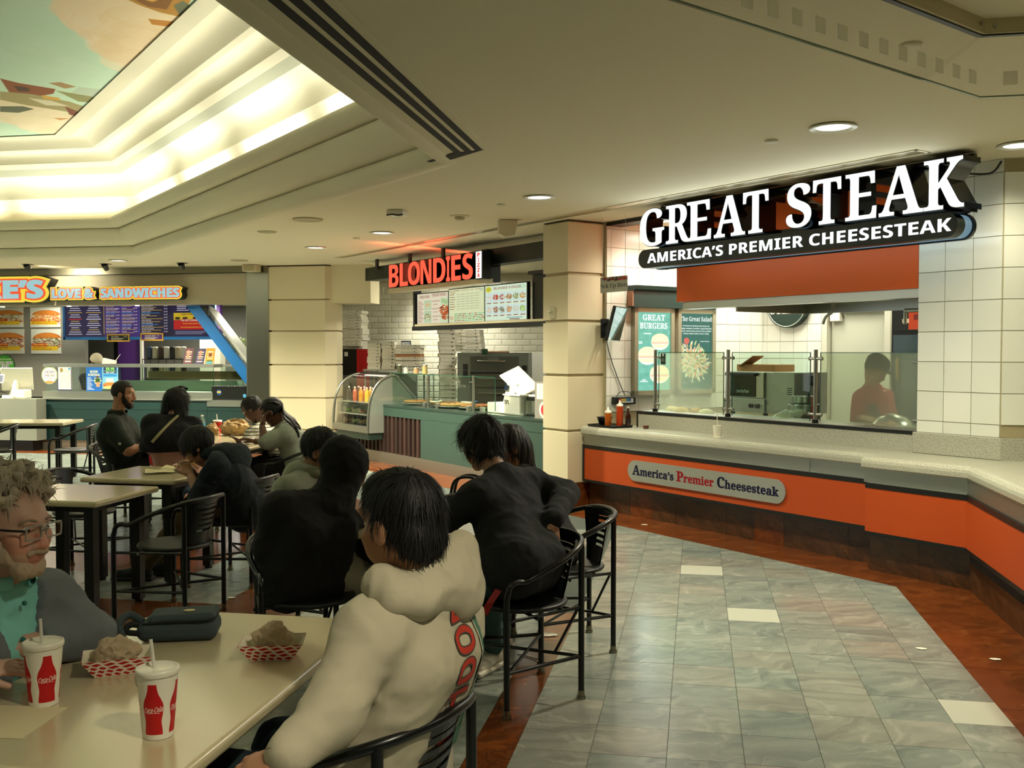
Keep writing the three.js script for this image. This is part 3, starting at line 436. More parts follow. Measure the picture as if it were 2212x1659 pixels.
{ const t = single('sign_cable', 'thin dark cable clipped along the tiled wall beside the sign', 'cable', tube([[-4.02, 2.86, -6.44], [-3.95, 2.87, -6.75], [-3.9, 2.89, GW + 0.02], [-3.85, 2.95, GW + 0.02]], 0.007, 20, 6), black, [-4, 2.86, -6.5], { f }); }
// ---------- side bay: hanging sign, menu boxes, screen, cornice ----------
{
  const d = -6.5, tx = canvasTex(360, 240, (c, w, h) => { c.fillStyle = '#a9a99a'; c.fillRect(0, 0, w, h); const cl = ['#5b1a14', '#1c2230', '#a83020', '#111', '#7a2a1a', '#c0482c']; for (let i = 0; i < 40; i++) { c.fillStyle = cl[i % 6]; c.fillRect(rnd(0, w), rnd(0, 44), rnd(14, 46), rnd(10, 34)); } c.fillStyle = '#1c2a26'; c.save(); c.translate(w / 2, 168); c.scale(0.72, 1); c.font = 'bold 84px serif'; c.textAlign = 'center'; c.fillText('Pick Up Here', 0, 0); c.restore(); });
  const [s0, y1] = onD(1297, 600, d), s1 = sOf(1354, d), y0 = onD(1297, 633, d)[1], t = thing('hanging_sign', 'small hanging sign reading Pick Up Here', 'sign', [(s0 + s1) / 2, y0, d], { f });
  part(t, 'panel', box(s0, s1, y0, y1, d - 0.006, d), printed(tx)); for (const s of [s0 + 0.03, s1 - 0.03]) part(t, 'wire', rod(V(s, y1, d - 0.003), V(s, CEIL, d - 0.003), 0.0018, 0.0018, 5), steel);
}
{
  const g = (c, a, b, w, h) => { const l = c.createLinearGradient(0, 0, 0, h); l.addColorStop(0, a); l.addColorStop(1, b); c.fillStyle = l; c.fillRect(0, 0, w, h); };
  const bun = (c, x, y, r) => { c.fillStyle = '#fff2d8'; c.beginPath(); c.ellipse(x, y + r * 0.25, r * 1.05, r * 0.8, 0, 0, 7); c.fill(); c.fillStyle = '#f4d6a8'; c.beginPath(); c.ellipse(x, y, r, r * 0.62, 0, Math.PI, 0); c.fill(); c.fillStyle = '#f7e0b6'; c.fillRect(x - r, y, 2 * r, r * 0.12); c.fillStyle = '#c9dc9c'; c.fillRect(x - r * 1.04, y + r * 0.12, 2.08 * r, r * 0.1); c.fillStyle = '#e2b09a'; c.fillRect(x - r, y + r * 0.22, 2 * r, r * 0.22); c.fillStyle = '#f2d5a4'; c.beginPath(); c.ellipse(x, y + r * 0.5, r * 0.98, r * 0.34, 0, 0, Math.PI); c.fill(); };
  const t1 = canvasTex(400, 800, (c, w, h) => { c.fillStyle = '#5fa08c'; c.fillRect(0, 0, w, h); for (let i = 0; i < 260; i++) { c.globalAlpha = 0.05; c.fillStyle = i % 2 ? '#bfe8da' : '#2f6a5a'; c.fillRect(rnd(0, w), rnd(0, h), rnd(20, 120), rnd(10, 60)); } c.globalAlpha = 1; c.fillStyle = '#eef6ee'; c.textAlign = 'center'; c.font = 'bold 76px serif'; c.save(); c.translate(w / 2, 84); c.scale(1, 1.05); c.fillText('GREAT', 0, 0); c.restore(); c.save(); c.translate(w / 2, 168); c.scale(0.9, 1.05); c.fillText('BURGERS', 0, 0); c.restore(); bun(c, 275, 280, 100); bun(c, 130, 420, 110); bun(c, 270, 610, 110); c.fillStyle = '#eef6ee'; c.fillRect(80, 215, 90, 8); c.fillRect(20, 300, 44, 7); c.fillRect(24, 314, 40, 7); c.fillRect(40, 700, 90, 8); c.fillRect(64, 684, 44, 8); });
  const t2 = canvasTex(400, 800, (c, w, h) => { c.fillStyle = '#2f6a5e'; c.fillRect(0, 0, w, h); c.fillStyle = '#eef6ee'; c.textAlign = 'center'; c.font = 'bold 60px serif'; c.save(); c.translate(w / 2, 84); c.scale(0.82, 1.1); c.fillText('The Great Salad', 0, 0); c.restore(); c.font = 'bold 21px sans-serif'; ['Fresh bed of crisp lettuce with carrots, red', 'cabbage, tomatoes, cucumbers, topped with grilled', 'onions, melted cheese and your choice of grilled', 'Chicken, Buffalo Chicken, Ham or Turkey'].forEach((s, i) => { c.save(); c.translate(w / 2, 140 + i * 27); c.scale(0.78, 1); c.fillText(s, 0, 0); c.restore(); }); c.font = 'bold 16px sans-serif'; c.fillText('Grilled Chicken', 310, 300); for (let i = 0; i < 420; i++) { const a = rnd(0, 6.3), r = Math.sqrt(rnd()); c.fillStyle = ['#f2ecd0', '#d6e0a0', '#e6b98c', '#f4e2b8', '#b9cf88', '#e89a6c'][i % 6]; c.save(); c.translate(130 + Math.cos(a) * r * 170 + i * 0.2, 440 + Math.sin(a) * r * 160 + i * 0.3); c.rotate(a); c.fillRect(-18, -6, 36, 12); c.restore(); } c.fillStyle = '#d86a5c'; c.beginPath(); c.arc(80, 290, 34, 0, 7); c.fill(); });
  [[1362, 1448, t1, 'backlit menu box showing great burgers on the tiled side wall', 1.5], [1456, 1537, t2, 'backlit menu box showing the great salad on the tiled side wall', 1.0]].forEach(([a, b, tx, label, k]) => {
    const d0 = onS(a, 700, SW)[0], d1 = onS(b, 700, SW)[0], y0 = 1.15, y1 = 2.09, t = thing('menu_lightbox', label, 'menu board', [SW, y0, (d0 + d1) / 2], { f });
    part(t, 'frame', [box(SW, SW + 0.07, y0, y0 + 0.05, d1, d0), box(SW, SW + 0.07, y1 - 0.05, y1, d1, d0), box(SW, SW + 0.07, y0, y1, d0 - 0.05, d0), box(SW, SW + 0.07, y0, y1, d1, d1 + 0.05)], M(0xa9a58f, 0.4, 0.5));
    part(t, 'lit_panel', new THREE.PlaneGeometry(d0 - d1 - 0.09, y1 - y0 - 0.09).rotateY(Math.PI / 2).translate(SW + 0.05, (y0 + y1) / 2, (d0 + d1) / 2), backlit(tx, k));
    areaLight(place('D', [SW + 0.08, (y0 + y1) / 2, (d0 + d1) / 2]), place('D', [SW + 2, (y0 + y1) / 2, (d0 + d1) / 2]), d0 - d1 - 0.1, y1 - y0 - 0.1, new THREE.Color(0.85, 1, 0.9), 1.1 * k);
  });
  const d0 = onS(1358, 640, SW)[0] + 0.02, d1 = -8.28, sh = [[0, 2.09], [0.1, 2.09], [0.1, 2.26], [0.13, 2.28], [0.14, 2.32], [0, 2.32]];
  const t = thing('cornice_board', 'dark green moulded cornice above the menu boxes', 'shelf', [SW, 2.09, (d0 + d1) / 2], { f }); part(t, 'moulding', extr(shapeOf(sh), d0 - d1).translate(SW, 0, d1), M(0x14302a, 0.5)); part(t, 'end_cap', extr(shapeOf([[0, 2.1], [0.1, 2.1], [0.1, 2.26], [0, 2.26]]), 0.012).translate(SW, 0, d0), M(0xb07a5c, 0.7));
}
{ // screen on a wall arm
  const t = thing('wall_screen', 'black order screen on a folding wall arm near the pillar', 'screen', [SW + 0.1, 1.85, -6.7], { f });
  const y = 1.86, d = -6.72; part(t, 'wall_plate', box(SW + 0.008, SW + 0.025, y - 0.1, y + 0.1, d - 0.05, d + 0.05), black); for (const k of [-0.05, 0.05]) part(t, 'arm', rod(V(SW + 0.02, y + k, d), V(SW + 0.17, y + k, d + 0.01), 0.011), black);
  const scr = (g) => g.rotateZ(-0.25).rotateY(0.62).translate(SW + 0.3, y + 0.02, d + 0.02); part(t, 'mount_box', scr(rbox(-0.11, -0.07, -0.08, 0.1, -0.05, 0.05, 0.006)), black);
  const p = part(t, 'casing', scr(rbox(-0.07, -0.035, -0.17, 0.19, -0.26, 0.26, 0.008)), black); part(p, 'display', scr(new THREE.PlaneGeometry(0.5, 0.34).rotateY(Math.PI / 2).translate(-0.034, 0.01, 0)), M(0x1a2c28, 0.06)); part(t, 'bezel', scr(box(-0.036, -0.03, -0.168, -0.16, -0.26, 0.26)), steelDull);
  single('screen_cable', 'thin black cable hanging from the wall screen to the keypad', 'cable', tube([[SW + 0.12, 1.95, d], [SW + 0.03, 1.9, d], [SW + 0.02, 1.7, d - 0.03], [SW + 0.02, 1.5, d - 0.1], [SW + 0.02, 1.25, d - 0.22], [SW + 0.05, 1.16, d - 0.25]], 0.005, 30, 6), black, [SW + 0.05, 1.16, d], { f });
  const kp = canvasTex(256, 80, (c) => { c.fillStyle = '#15181a'; c.fillRect(0, 0, 256, 80); const cl = ['#b33', '#d2b23a', '#d2b23a', '#3a8aa8', '#3a5aa8', '#d8d8d0']; for (let i = 0; i < 12; i++) for (let j = 0; j < 3; j++) { c.fillStyle = j === 2 ? '#d8d8d0' : cl[(i / 2) | 0]; c.fillRect(10 + i * 20, 10 + j * 21, 16, 17); } });
  const k = thing('order_keypad', 'black bump bar keypad with coloured keys on the tiled wall', 'keypad', [SW + 0.05, 1.08, -6.96], { f }); part(k, 'case', rbox(SW + 0.008, SW + 0.08, 1.06, 1.14, -7.1, -6.82, 0.006), black); part(k, 'keys', new THREE.PlaneGeometry(0.22, 0.06).rotateY(Math.PI / 2).translate(SW + 0.0815, 1.1, -6.96), printed(kp)); part(k, 'bracket', tube([[SW + 0.05, 1.12, -6.84], [SW + 0.05, 1.19, -6.9], [SW + 0.05, 1.19, -7.02], [SW + 0.05, 1.12, -7.09]], 0.004, 16, 6), black);
}
// condiments on a tray at the counter end
{
  const y = 0.851; single('serving_tray', 'black plastic tray holding condiments by the pillar', 'tray', [rbox(-8.02, -7.62, y, y + 0.014, -6.72, -6.46, 0.006), box(-8.02, -7.62, y + 0.012, y + 0.022, -6.465, -6.455), box(-8.02, -7.62, y + 0.012, y + 0.022, -6.725, -6.715), box(-8.025, -8.015, y + 0.012, y + 0.022, -6.72, -6.46), box(-7.625, -7.615, y + 0.012, y + 0.022, -6.72, -6.46)], black, [-7.82, y, -6.59], { f });
  const yt = y + 0.016, bt = thing('plastic_basket', 'black plastic basket with punched sides on the condiment tray', 'basket', [-7.93, yt, -6.6], { f });
  part(bt, 'bowl', lathe([[0, 0.002], [0.06, 0.002], [0.085, 0.075], [0.09, 0.08], [0.083, 0.08], [0.057, 0.008], [0, 0.008]], -7.92, yt, -6.6, 6), M(0x0c1411, 0.4, 0, { side: THREE.DoubleSide })); part(bt, 'napkin', rbox(-7.97, -7.9, yt + 0.01, yt + 0.06, -6.64, -6.57, 0.008), white);
  const squeeze = (s, d, h, r, col, label) => { const t = thing('squeeze_bottle', label, 'bottle', [s, yt, d], { f }); part(t, 'bottle', lathe([[0, 0], [r, 0.002], [r, h * 0.98], [r * 0.9, h], [0, h]], s, yt, d), M(col, 0.3)); part(t, 'cap', lathe([[r * 0.96, h], [r * 0.96, h + 0.02], [0.012, h + 0.028], [0.006, h + 0.06], [0, h + 0.06]], s, yt, d), M(0xe8e4d4, 0.4)); };
  squeeze(-7.78, -6.53, 0.13, 0.034, 0xb5590c, 'short squeeze bottle of amber sauce on the condiment tray'); squeeze(-7.68, -6.6, 0.2, 0.034, 0xb23a0a, 'tall squeeze bottle of orange red sauce on the condiment tray');
  const t = thing('sauce_bottle', 'small dark glass hot sauce bottle on the condiment tray', 'bottle', [-7.66, yt, -6.68], { f }); part(t, 'glass_body', lathe([[0, 0], [0.027, 0.002], [0.028, 0.1], [0.012, 0.14], [0.011, 0.18], [0, 0.18]], -7.62, yt, -6.66), M(0x3a1008, 0.15)); part(t, 'cap', cyl(-7.62, yt + 0.18, yt + 0.2, -6.66, 0.013), M(0xc8bfa8, 0.5)); part(t, 'label_band', cyl(-7.62, yt + 0.03, yt + 0.075, -6.66, 0.0285), M(0x1a0c08, 0.5));
  const [cs, cy] = onD(1550, 944, -6.58), cu = thing('paper_cup', 'small white paper cup with a straw on the steak counter', 'cup', [cs, y, -6.58], { f }); part(cu, 'cup', lathe([[0, 0], [0.032, 0], [0.042, 0.1], [0.045, 0.105], [0.04, 0.105], [0.03, 0.005], [0, 0.005]], cs, y, -6.58), M(0xeeeadb, 0.7, 0, { side: THREE.DoubleSide })); part(cu, 'straw', rod(V(cs + 0.005, y + 0.05, -6.58), V(cs - 0.01, y + 0.22, -6.58), 0.004), M(0xeeeadb, 0.5)); part(cu, 'napkin', rbox(cs - 0.02, cs + 0.075, y + 0.0005, y + 0.004, -6.6, -6.53, 0.0015), white);
  const [q0] = onD(1392, 925, -6.7); single('sauce_cup', 'tiny clear sauce cup with red dregs at the upstand', 'cup', lathe([[0, 0], [0.024, 0], [0.032, 0.03], [0.03, 0.03], [0.022, 0.004], [0, 0.004]], q0, y, -6.72), M(0x9a5a44, 0.2, 0, { transmission: 0.6, thickness: 0 }), [q0, y, -6.72], { f });
}
// kitchen: work counter, oven, box, bag, pot, food
struct('trim_21', box(-7.64, -4.5, 0, 0.9, -7.9, -6.98), steelDull, f);
{
  const d = -7.75, s0 = sOf(1566, d), s1 = sOf(1722, d) - 0.03, y0 = 1.0, [, yt] = onD(1650, 803, d), g = thing('convection_oven', 'stainless countertop convection oven with dark glass door', 'oven', [(s0 + s1) / 2, 0.9, d - 0.25], { f });
  const sd = sOf(1655, d);
  part(g, 'body', rbox(s0, s1, y0, yt, d - 0.5, d, 0.01), steelDull); const dr = part(g, 'door', rbox(s0 + 0.1, sd - 0.11, y0 + 0.16, yt - 0.02, d, d + 0.03, 0.006), M(0x0b1f17, 0.08)); part(dr, 'door_handle', rbox(s0 + 0.06, sd - 0.09, yt - 0.045, yt - 0.01, d + 0.02, d + 0.07, 0.012), black); part(dr, 'lettering', text('turbofan', 'sans_bold', s0 + 0.19, sd - 0.2, y0 + 0.2, y0 + 0.235, d + 0.032, 0.002), M(0x8f9a90, 0.5)); part(g, 'door_frame', rbox(sd - 0.11, sd - 0.01, y0 + 0.15, yt - 0.005, d, d + 0.025, 0.005), M(0xb9bcb2, 0.3, 1));
  const pn = part(g, 'control_panel', rbox(s0, sd, y0, y0 + 0.14, d, d + 0.025, 0.006), steelDull); for (const k of [0.14, 0.06]) part(pn, 'knob', new THREE.CylinderGeometry(0.022, 0.024, 0.03, 16).rotateX(Math.PI / 2).translate(sd - k - 0.02, y0 + 0.07, d + 0.04), black); part(pn, 'badge', box(s0 + 0.02, s0 + 0.1, y0 + 0.1, y0 + 0.118, d + 0.025, d + 0.027), M(0x2b4d55, 0.5));
  for (const k of [0.06, 0.5]) part(g, 'foot', cyl(s0 + k, 0.9, y0, d - 0.06, 0.025), black); for (let k = 0; k < 4; k++) part(g, 'vent_slit', box(s1 - 0.09, s1 - 0.03, yt - 0.16 - k * 0.02, yt - 0.153 - k * 0.02, d, d + 0.002), black);
  const b = thing('cardboard_box', 'open brown cardboard carton lying on top of the oven', 'box', [s0 + 0.3, yt, d - 0.2], { f }); part(b, 'carton', box(s0 + 0.12, s0 + 0.62, yt, yt + 0.07, d - 0.35, d - 0.05), cardboard); part(b, 'flap', box(-0.11, 0.11, 0, 0.008, -0.08, 0.08).rotateZ(0.5).translate(s0 + 0.27, yt + 0.1, d - 0.1), M(0x8a6038, 0.85));
}
{
  const d = -7.25, [s, y] = onD(1700, 875, d), t = thing('plastic_bag', 'crumpled clear plastic bag with bread beside the oven', 'bag', [s, 0.9, d], { f }), g = new THREE.IcosahedronGeometry(0.11, 4); const p = g.attributes.position; for (let i = 0; i < p.count; i++) { const k = 1 + nz(p.getX(i) * 14, p.getY(i) * 14, p.getZ(i) * 14) * 0.35; p.setXYZ(i, p.getX(i) * k * 1.5, p.getY(i) * k * 0.75, p.getZ(i) * k); } g.computeVertexNormals(); part(t, 'film', g.clone().rotateZ(0.35).translate(s - 0.02, 1.0, d), M(0xf2f6ea, 0.1, 0, { transmission: 0.75, thickness: 0 })); part(t, 'bread', sph(s + 0.03, 0.96, d, 0.13, 1.1, 0.45, 0.6), M(0xb07a44, 0.8));
  const [s2] = onD(1738, 850, -7.5), u = thing('steel_pot', 'stainless steel cooking pot with a wide rim behind the glass', 'pot', [s2, 0.9, -7.5], { f }); part(u, 'pot_body', lathe([[0, 0], [0.13, 0], [0.14, 0.02], [0.14, 0.22], [0.15, 0.23], [0.135, 0.23], [0.13, 0.02], [0, 0.02]], s2, 0.9, -7.5), steel); part(u, 'inner_pot', lathe([[0.1, 0.2], [0.11, 0.3], [0.12, 0.305], [0.1, 0.305], [0.095, 0.2]], s2, 0.9, -7.5), steel); part(u, 'ladle', [rod(V(s2 + 0.03, 1.15, -7.5), V(s2 + 0.06, 1.34, -7.52), 0.008), rbox(s2 + 0.02, s2 + 0.1, 1.3, 1.4, -7.54, -7.52, 0.01)], black);
  const k = [sOf(1490, -7.1), -7.1], fo = thing('food_pan', 'steel pan of wrapped bread rolls behind the frosted glass', 'food', [k[0], 0.9, k[1]], { f }); part(fo, 'pan', rbox(k[0] - 0.38, k[0] + 0.35, 0.9, 0.96, k[1] - 0.15, k[1] + 0.15, 0.01), steelDull); for (let i = 0; i < 4; i++) part(fo, 'bread_roll', sph(k[0] - 0.25 + i * 0.17, 1.0, k[1] + (i % 2) * 0.03, 0.085, 1.15, 0.75, 0.8), M([0xd8c79a, 0xc9a96a, 0xb8905a, 0xd9d2b4][i], 0.8));
  const gs = sOf(1930, -7.35), gr = thing('grill_dome', 'polished steel basting dome on the grill beside the cook', 'cookware', [gs, 0.9, -7.35], { f }); part(gr, 'dome', lathe([[0.2, 0], [0.19, 0.07], [0.12, 0.15], [0.02, 0.18], [0, 0.18]], gs, 0.92, -7.35), steel); part(gr, 'griddle', box(gs - 0.45, gs + 0.4, 0.9, 0.92, -7.6, -7.1), M(0x2a2a28, 0.5, 0.6));
}
{ // round steak sign, door, drinks cooler on the back wall
  const s = sOf(1702, DBK + 0.05), [, yb] = onD(1702, 708, DBK + 0.1), R = 0.3, yc = yb + R, v = DBK + 0.09, t = thing('round_sign', 'round dark green sign with white lettering on the kitchen tiles', 'sign', [s, yc, DBK], { f });
  part(t, 'disc', new THREE.CylinderGeometry(R, R, 0.08, 48).rotateX(Math.PI / 2).translate(s, yc, v - 0.04), M(0x0d2a22, 0.4)); part(t, 'ring', new THREE.TorusGeometry(R - 0.015, 0.004, 6, 60).translate(s, yc, v), white); part(t, 'lettering', text('STEAK', 'serif_bold', s - 0.23, s + 0.23, yc - 0.14, yc - 0.035, v + 0.004, 0.004), white); part(t, 'lettering', text('GREAT', 'serif_bold', s - 0.23, s + 0.23, yc + 0.02, yc + 0.125, v + 0.004, 0.004), white);
  const a = DA, b = DE, d = struct('door_1', box(a + 0.08, b - 0.07, 0, 2.08, DBK - 0.06, DBK - 0.03), M(0xc7c8b6, 0.5), f); part(d, 'door_frame', [box(a, a + 0.07, 0, 2.16, DBK - 0.08, DBK + 0.04), box(b - 0.07, b, 0, 2.16, DBK - 0.08, DBK + 0.04), box(a, b, 2.08, 2.16, DBK - 0.08, DBK + 0.04)], M(0xd6d4c2, 0.5)); part(d, 'alarm_box', rbox(a + 0.1, a + 0.23, 1.95, 2.05, DBK - 0.03, DBK + 0.03, 0.008), white); part(d, 'door_closer', box(a + 0.25, b - 0.1, 2.05, 2.07, DBK - 0.03, DBK + 0.03), M(0x7a8a70, 0.5));
  const cs = sOf(1932, DBK + 0.5), c = thing('drinks_cooler', 'black drinks cooler with a lit orange and black header panel', 'cooler', [cs + 0.35, 0, DBK + 0.3], { f }), cv = DBK + 0.55;
  const tx = canvasTex(256, 128, (x) => { x.fillStyle = '#14100c'; x.fillRect(0, 0, 256, 128); x.fillStyle = '#c9420c'; x.fillRect(60, 6, 46, 116); x.fillStyle = '#e08a1a'; x.fillRect(104, 14, 60, 104); x.fillStyle = '#7a1c08'; x.fillRect(80, 44, 60, 30); x.fillStyle = '#f2ead0'; x.font = 'bold 96px serif'; x.fillText('C', 118, 100); x.fillStyle = '#e8c9a0'; x.fillRect(36, 66, 26, 22); });
  part(c, 'cabinet', box(cs, cs + 0.75, 0, 2.1, DBK + 0.02, cv), black); part(c, 'header_panel', quad(cs + 0.02, cs + 0.73, 1.82, 2.06, cv + 0.006), backlit(tx, 0.75)); part(c, 'glass_door', box(cs + 0.03, cs + 0.72, 0.15, 1.78, cv, cv + 0.02), M(0x1c3a30, 0.08)); part(c, 'door_handle', box(cs + 0.08, cs + 0.1, 1.35, 1.55, cv + 0.02, cv + 0.05), M(0xb89a5a, 0.4, 0.6));
}
// kitchen ceiling panels
for (const [s, d] of [[-7.5, -7.9], [-7.3, -8.7], [-5.6, -8.6], [-4.2, -8.4]]) { const p = place('D', [s, CEIL - 0.02, d]), t = thing('kitchen_panel_light', 'flat white ceiling panel light in the steak kitchen', 'ceiling light', [s, CEIL, d], { f, group: 'kitchen ceiling panels' }); part(t, 'frame', box(s - 0.32, s + 0.32, CEIL - 0.012, CEIL - 0.001, d - 0.32, d + 0.32), white); part(t, 'diffuser', new THREE.PlaneGeometry(0.58, 0.58).rotateX(Math.PI / 2).translate(s, CEIL - 0.013, d), glow(SHOP, 1.6)); areaLight(p.clone().add(V(0, -0.02, 0)), p.clone().add(V(0, -1, 0)), 0.58, 0.58, SHOP, I_SHOP * 0.9); }
{ const p = place('D', [-7.6, 2.95, -7.1]); const t = thing('bay_light', 'small round lit fitting above the pick up bay', 'ceiling light', [-7.6, CEIL, -7.1], { f }); part(t, 'lens', cyl(-7.6, CEIL - 0.015, CEIL - 0.001, -7.1, 0.09), glow(SHOP, 2)); spot(place('D', [-7.6, CEIL - 0.04, -7.1]), place('D', [-7.75, 0.9, -7.0]), SHOP, 4, 1.2, 0.8); }
// ================= pizza counter (frame D, front at d = -6.65) =================
const BP = -6.65, BZ = -17.0;
// second banded pillar and its header block (square to the hall)
{
  const x0 = xOf(582, -14.77), x1 = xOf(703, -14.77);
  bandedPillar('pillar_2', '', [[x0, -14.77], [x1, -14.77], [x1 + 0.12, -14.95], [x1 + 0.12, -15.2], [x0, -15.2]], [0.02, 0.4, 0.9, 1.42, 1.95, 2.44].map((y, i, a) => [y, i < 5 ? a[i + 1] - 0.02 : CEIL - 0.02]), 'W', CEIL, 0);
  const h = onZ(703, 655, -14.85)[1]; struct('trim_22', box(x1, xOf(803, -14.9), h, CEIL, -15.3, -14.86), pillarMat);
}
// tiled room: back wall of long bevelled bricks
{
  const x0 = -6.3, x1 = 1.2, o = struct('wall_pizza_back', box(x0, x1, 0, CEIL, BZ - 0.1, BZ), M(0xb9b49c, 0.9)), bw = 0.25, bh = 0.102;
  const bevel = (w, h, m = 0.014, d = 0.01) => { const P = [], f = (a, b, c, e) => { for (const v of [a, b, c, a, c, e]) P.push(...v); }, A = [-w / 2, -h / 2, 0], B = [w / 2, -h / 2, 0], C = [w / 2, h / 2, 0], D = [-w / 2, h / 2, 0], a = [-w / 2 + m, -h / 2 + m, d], b = [w / 2 - m, -h / 2 + m, d], c = [w / 2 - m, h / 2 - m, d], e = [-w / 2 + m, h / 2 - m, d]; f(a, b, c, e); f(A, B, b, a); f(B, C, c, b); f(C, D, e, c); f(D, A, a, e); const g = new THREE.BufferGeometry(); g.setAttribute('position', new THREE.Float32BufferAttribute(P, 3)); g.computeVertexNormals(); return g; };
  const g = bevel(bw - 0.004, bh - 0.004), bm = [M(0xdad7c4, 0.15), M(0xd3d0bc, 0.2), M(0xdedbca, 0.13)];
  const far = [], vis = [];
  for (let j = 0; j < 21; j++) for (let i = 0; i < 31; i++) { const x = x0 + i * bw + (j % 2) * bw / 2 + 0.1, y = 0.75 + j * bh; if (x > x1 - 0.1) continue; const p = V(x, y, BZ).project(camera), X = (p.x + 1) * W / 2, Y = (1 - p.y) * H / 2; const seen = (X > 740 && X < 960 && Y > 590 && Y < 900) || (X > 1035 && X < 1180 && Y > 700 && Y < 775); if (seen) piece(o, 'brick', g, bm[(rnd() * 3) | 0], x, y, BZ); else far.push(g.clone().translate(x, y, BZ)); }
  part(o, 'brick_field', far, bm[0]).userData.kind = 'stuff';
  struct('wall_pizza_side', box(-6.35, -6.3, 0, CEIL, -17.1, -15.2), M(0xcfc7ac, 0.8));
}
// counter
{
  const sL = -14.4, sR = -8.55, t = thing('pizza_counter', 'long dark green counter with a slatted dark wood panel', 'counter', [-11.5, 0, -6.9], { f }), gm = M(0x2f463e, 0.45);
  part(t, 'counter_top', box(sL + 1.1, sR, 0.82, 0.853, -7.35, BP + 0.005), M(0x2b3d37, 0.2)); part(t, 'apron', box(sL, sR, 0.69, 0.82, -7.3, BP), gm); const sw = sOf(908, BP); part(t, 'front_panel', box(sw, sR, 0.16, 0.7, -7.3, BP), gm); part(t, 'backing', box(sL, sw, 0.14, 0.7, -7.3, BP - 0.05), M(0x120b08, 0.8));
  for (let s = sL + 0.02, i = 0; s < sw - 0.05; s += 0.125, i++) part(t, 'wood_slat', box(s, s + 0.068, 0.15, 0.69, BP - 0.05, BP - 0.005), [M(0x2a1710, 0.6), M(0x35201a, 0.6), M(0x24130d, 0.6)][i % 3]);
  part(t, 'kick_plate', box(sL, sR, 0, 0.16, -7.3, BP + 0.0), steelDull); part(t, 'case_shelf', box(sOf(750, BP) + 0.1, sOf(822, BP) + 0.05, 0.34, 0.44, BP, BP + 0.22), gm);
}
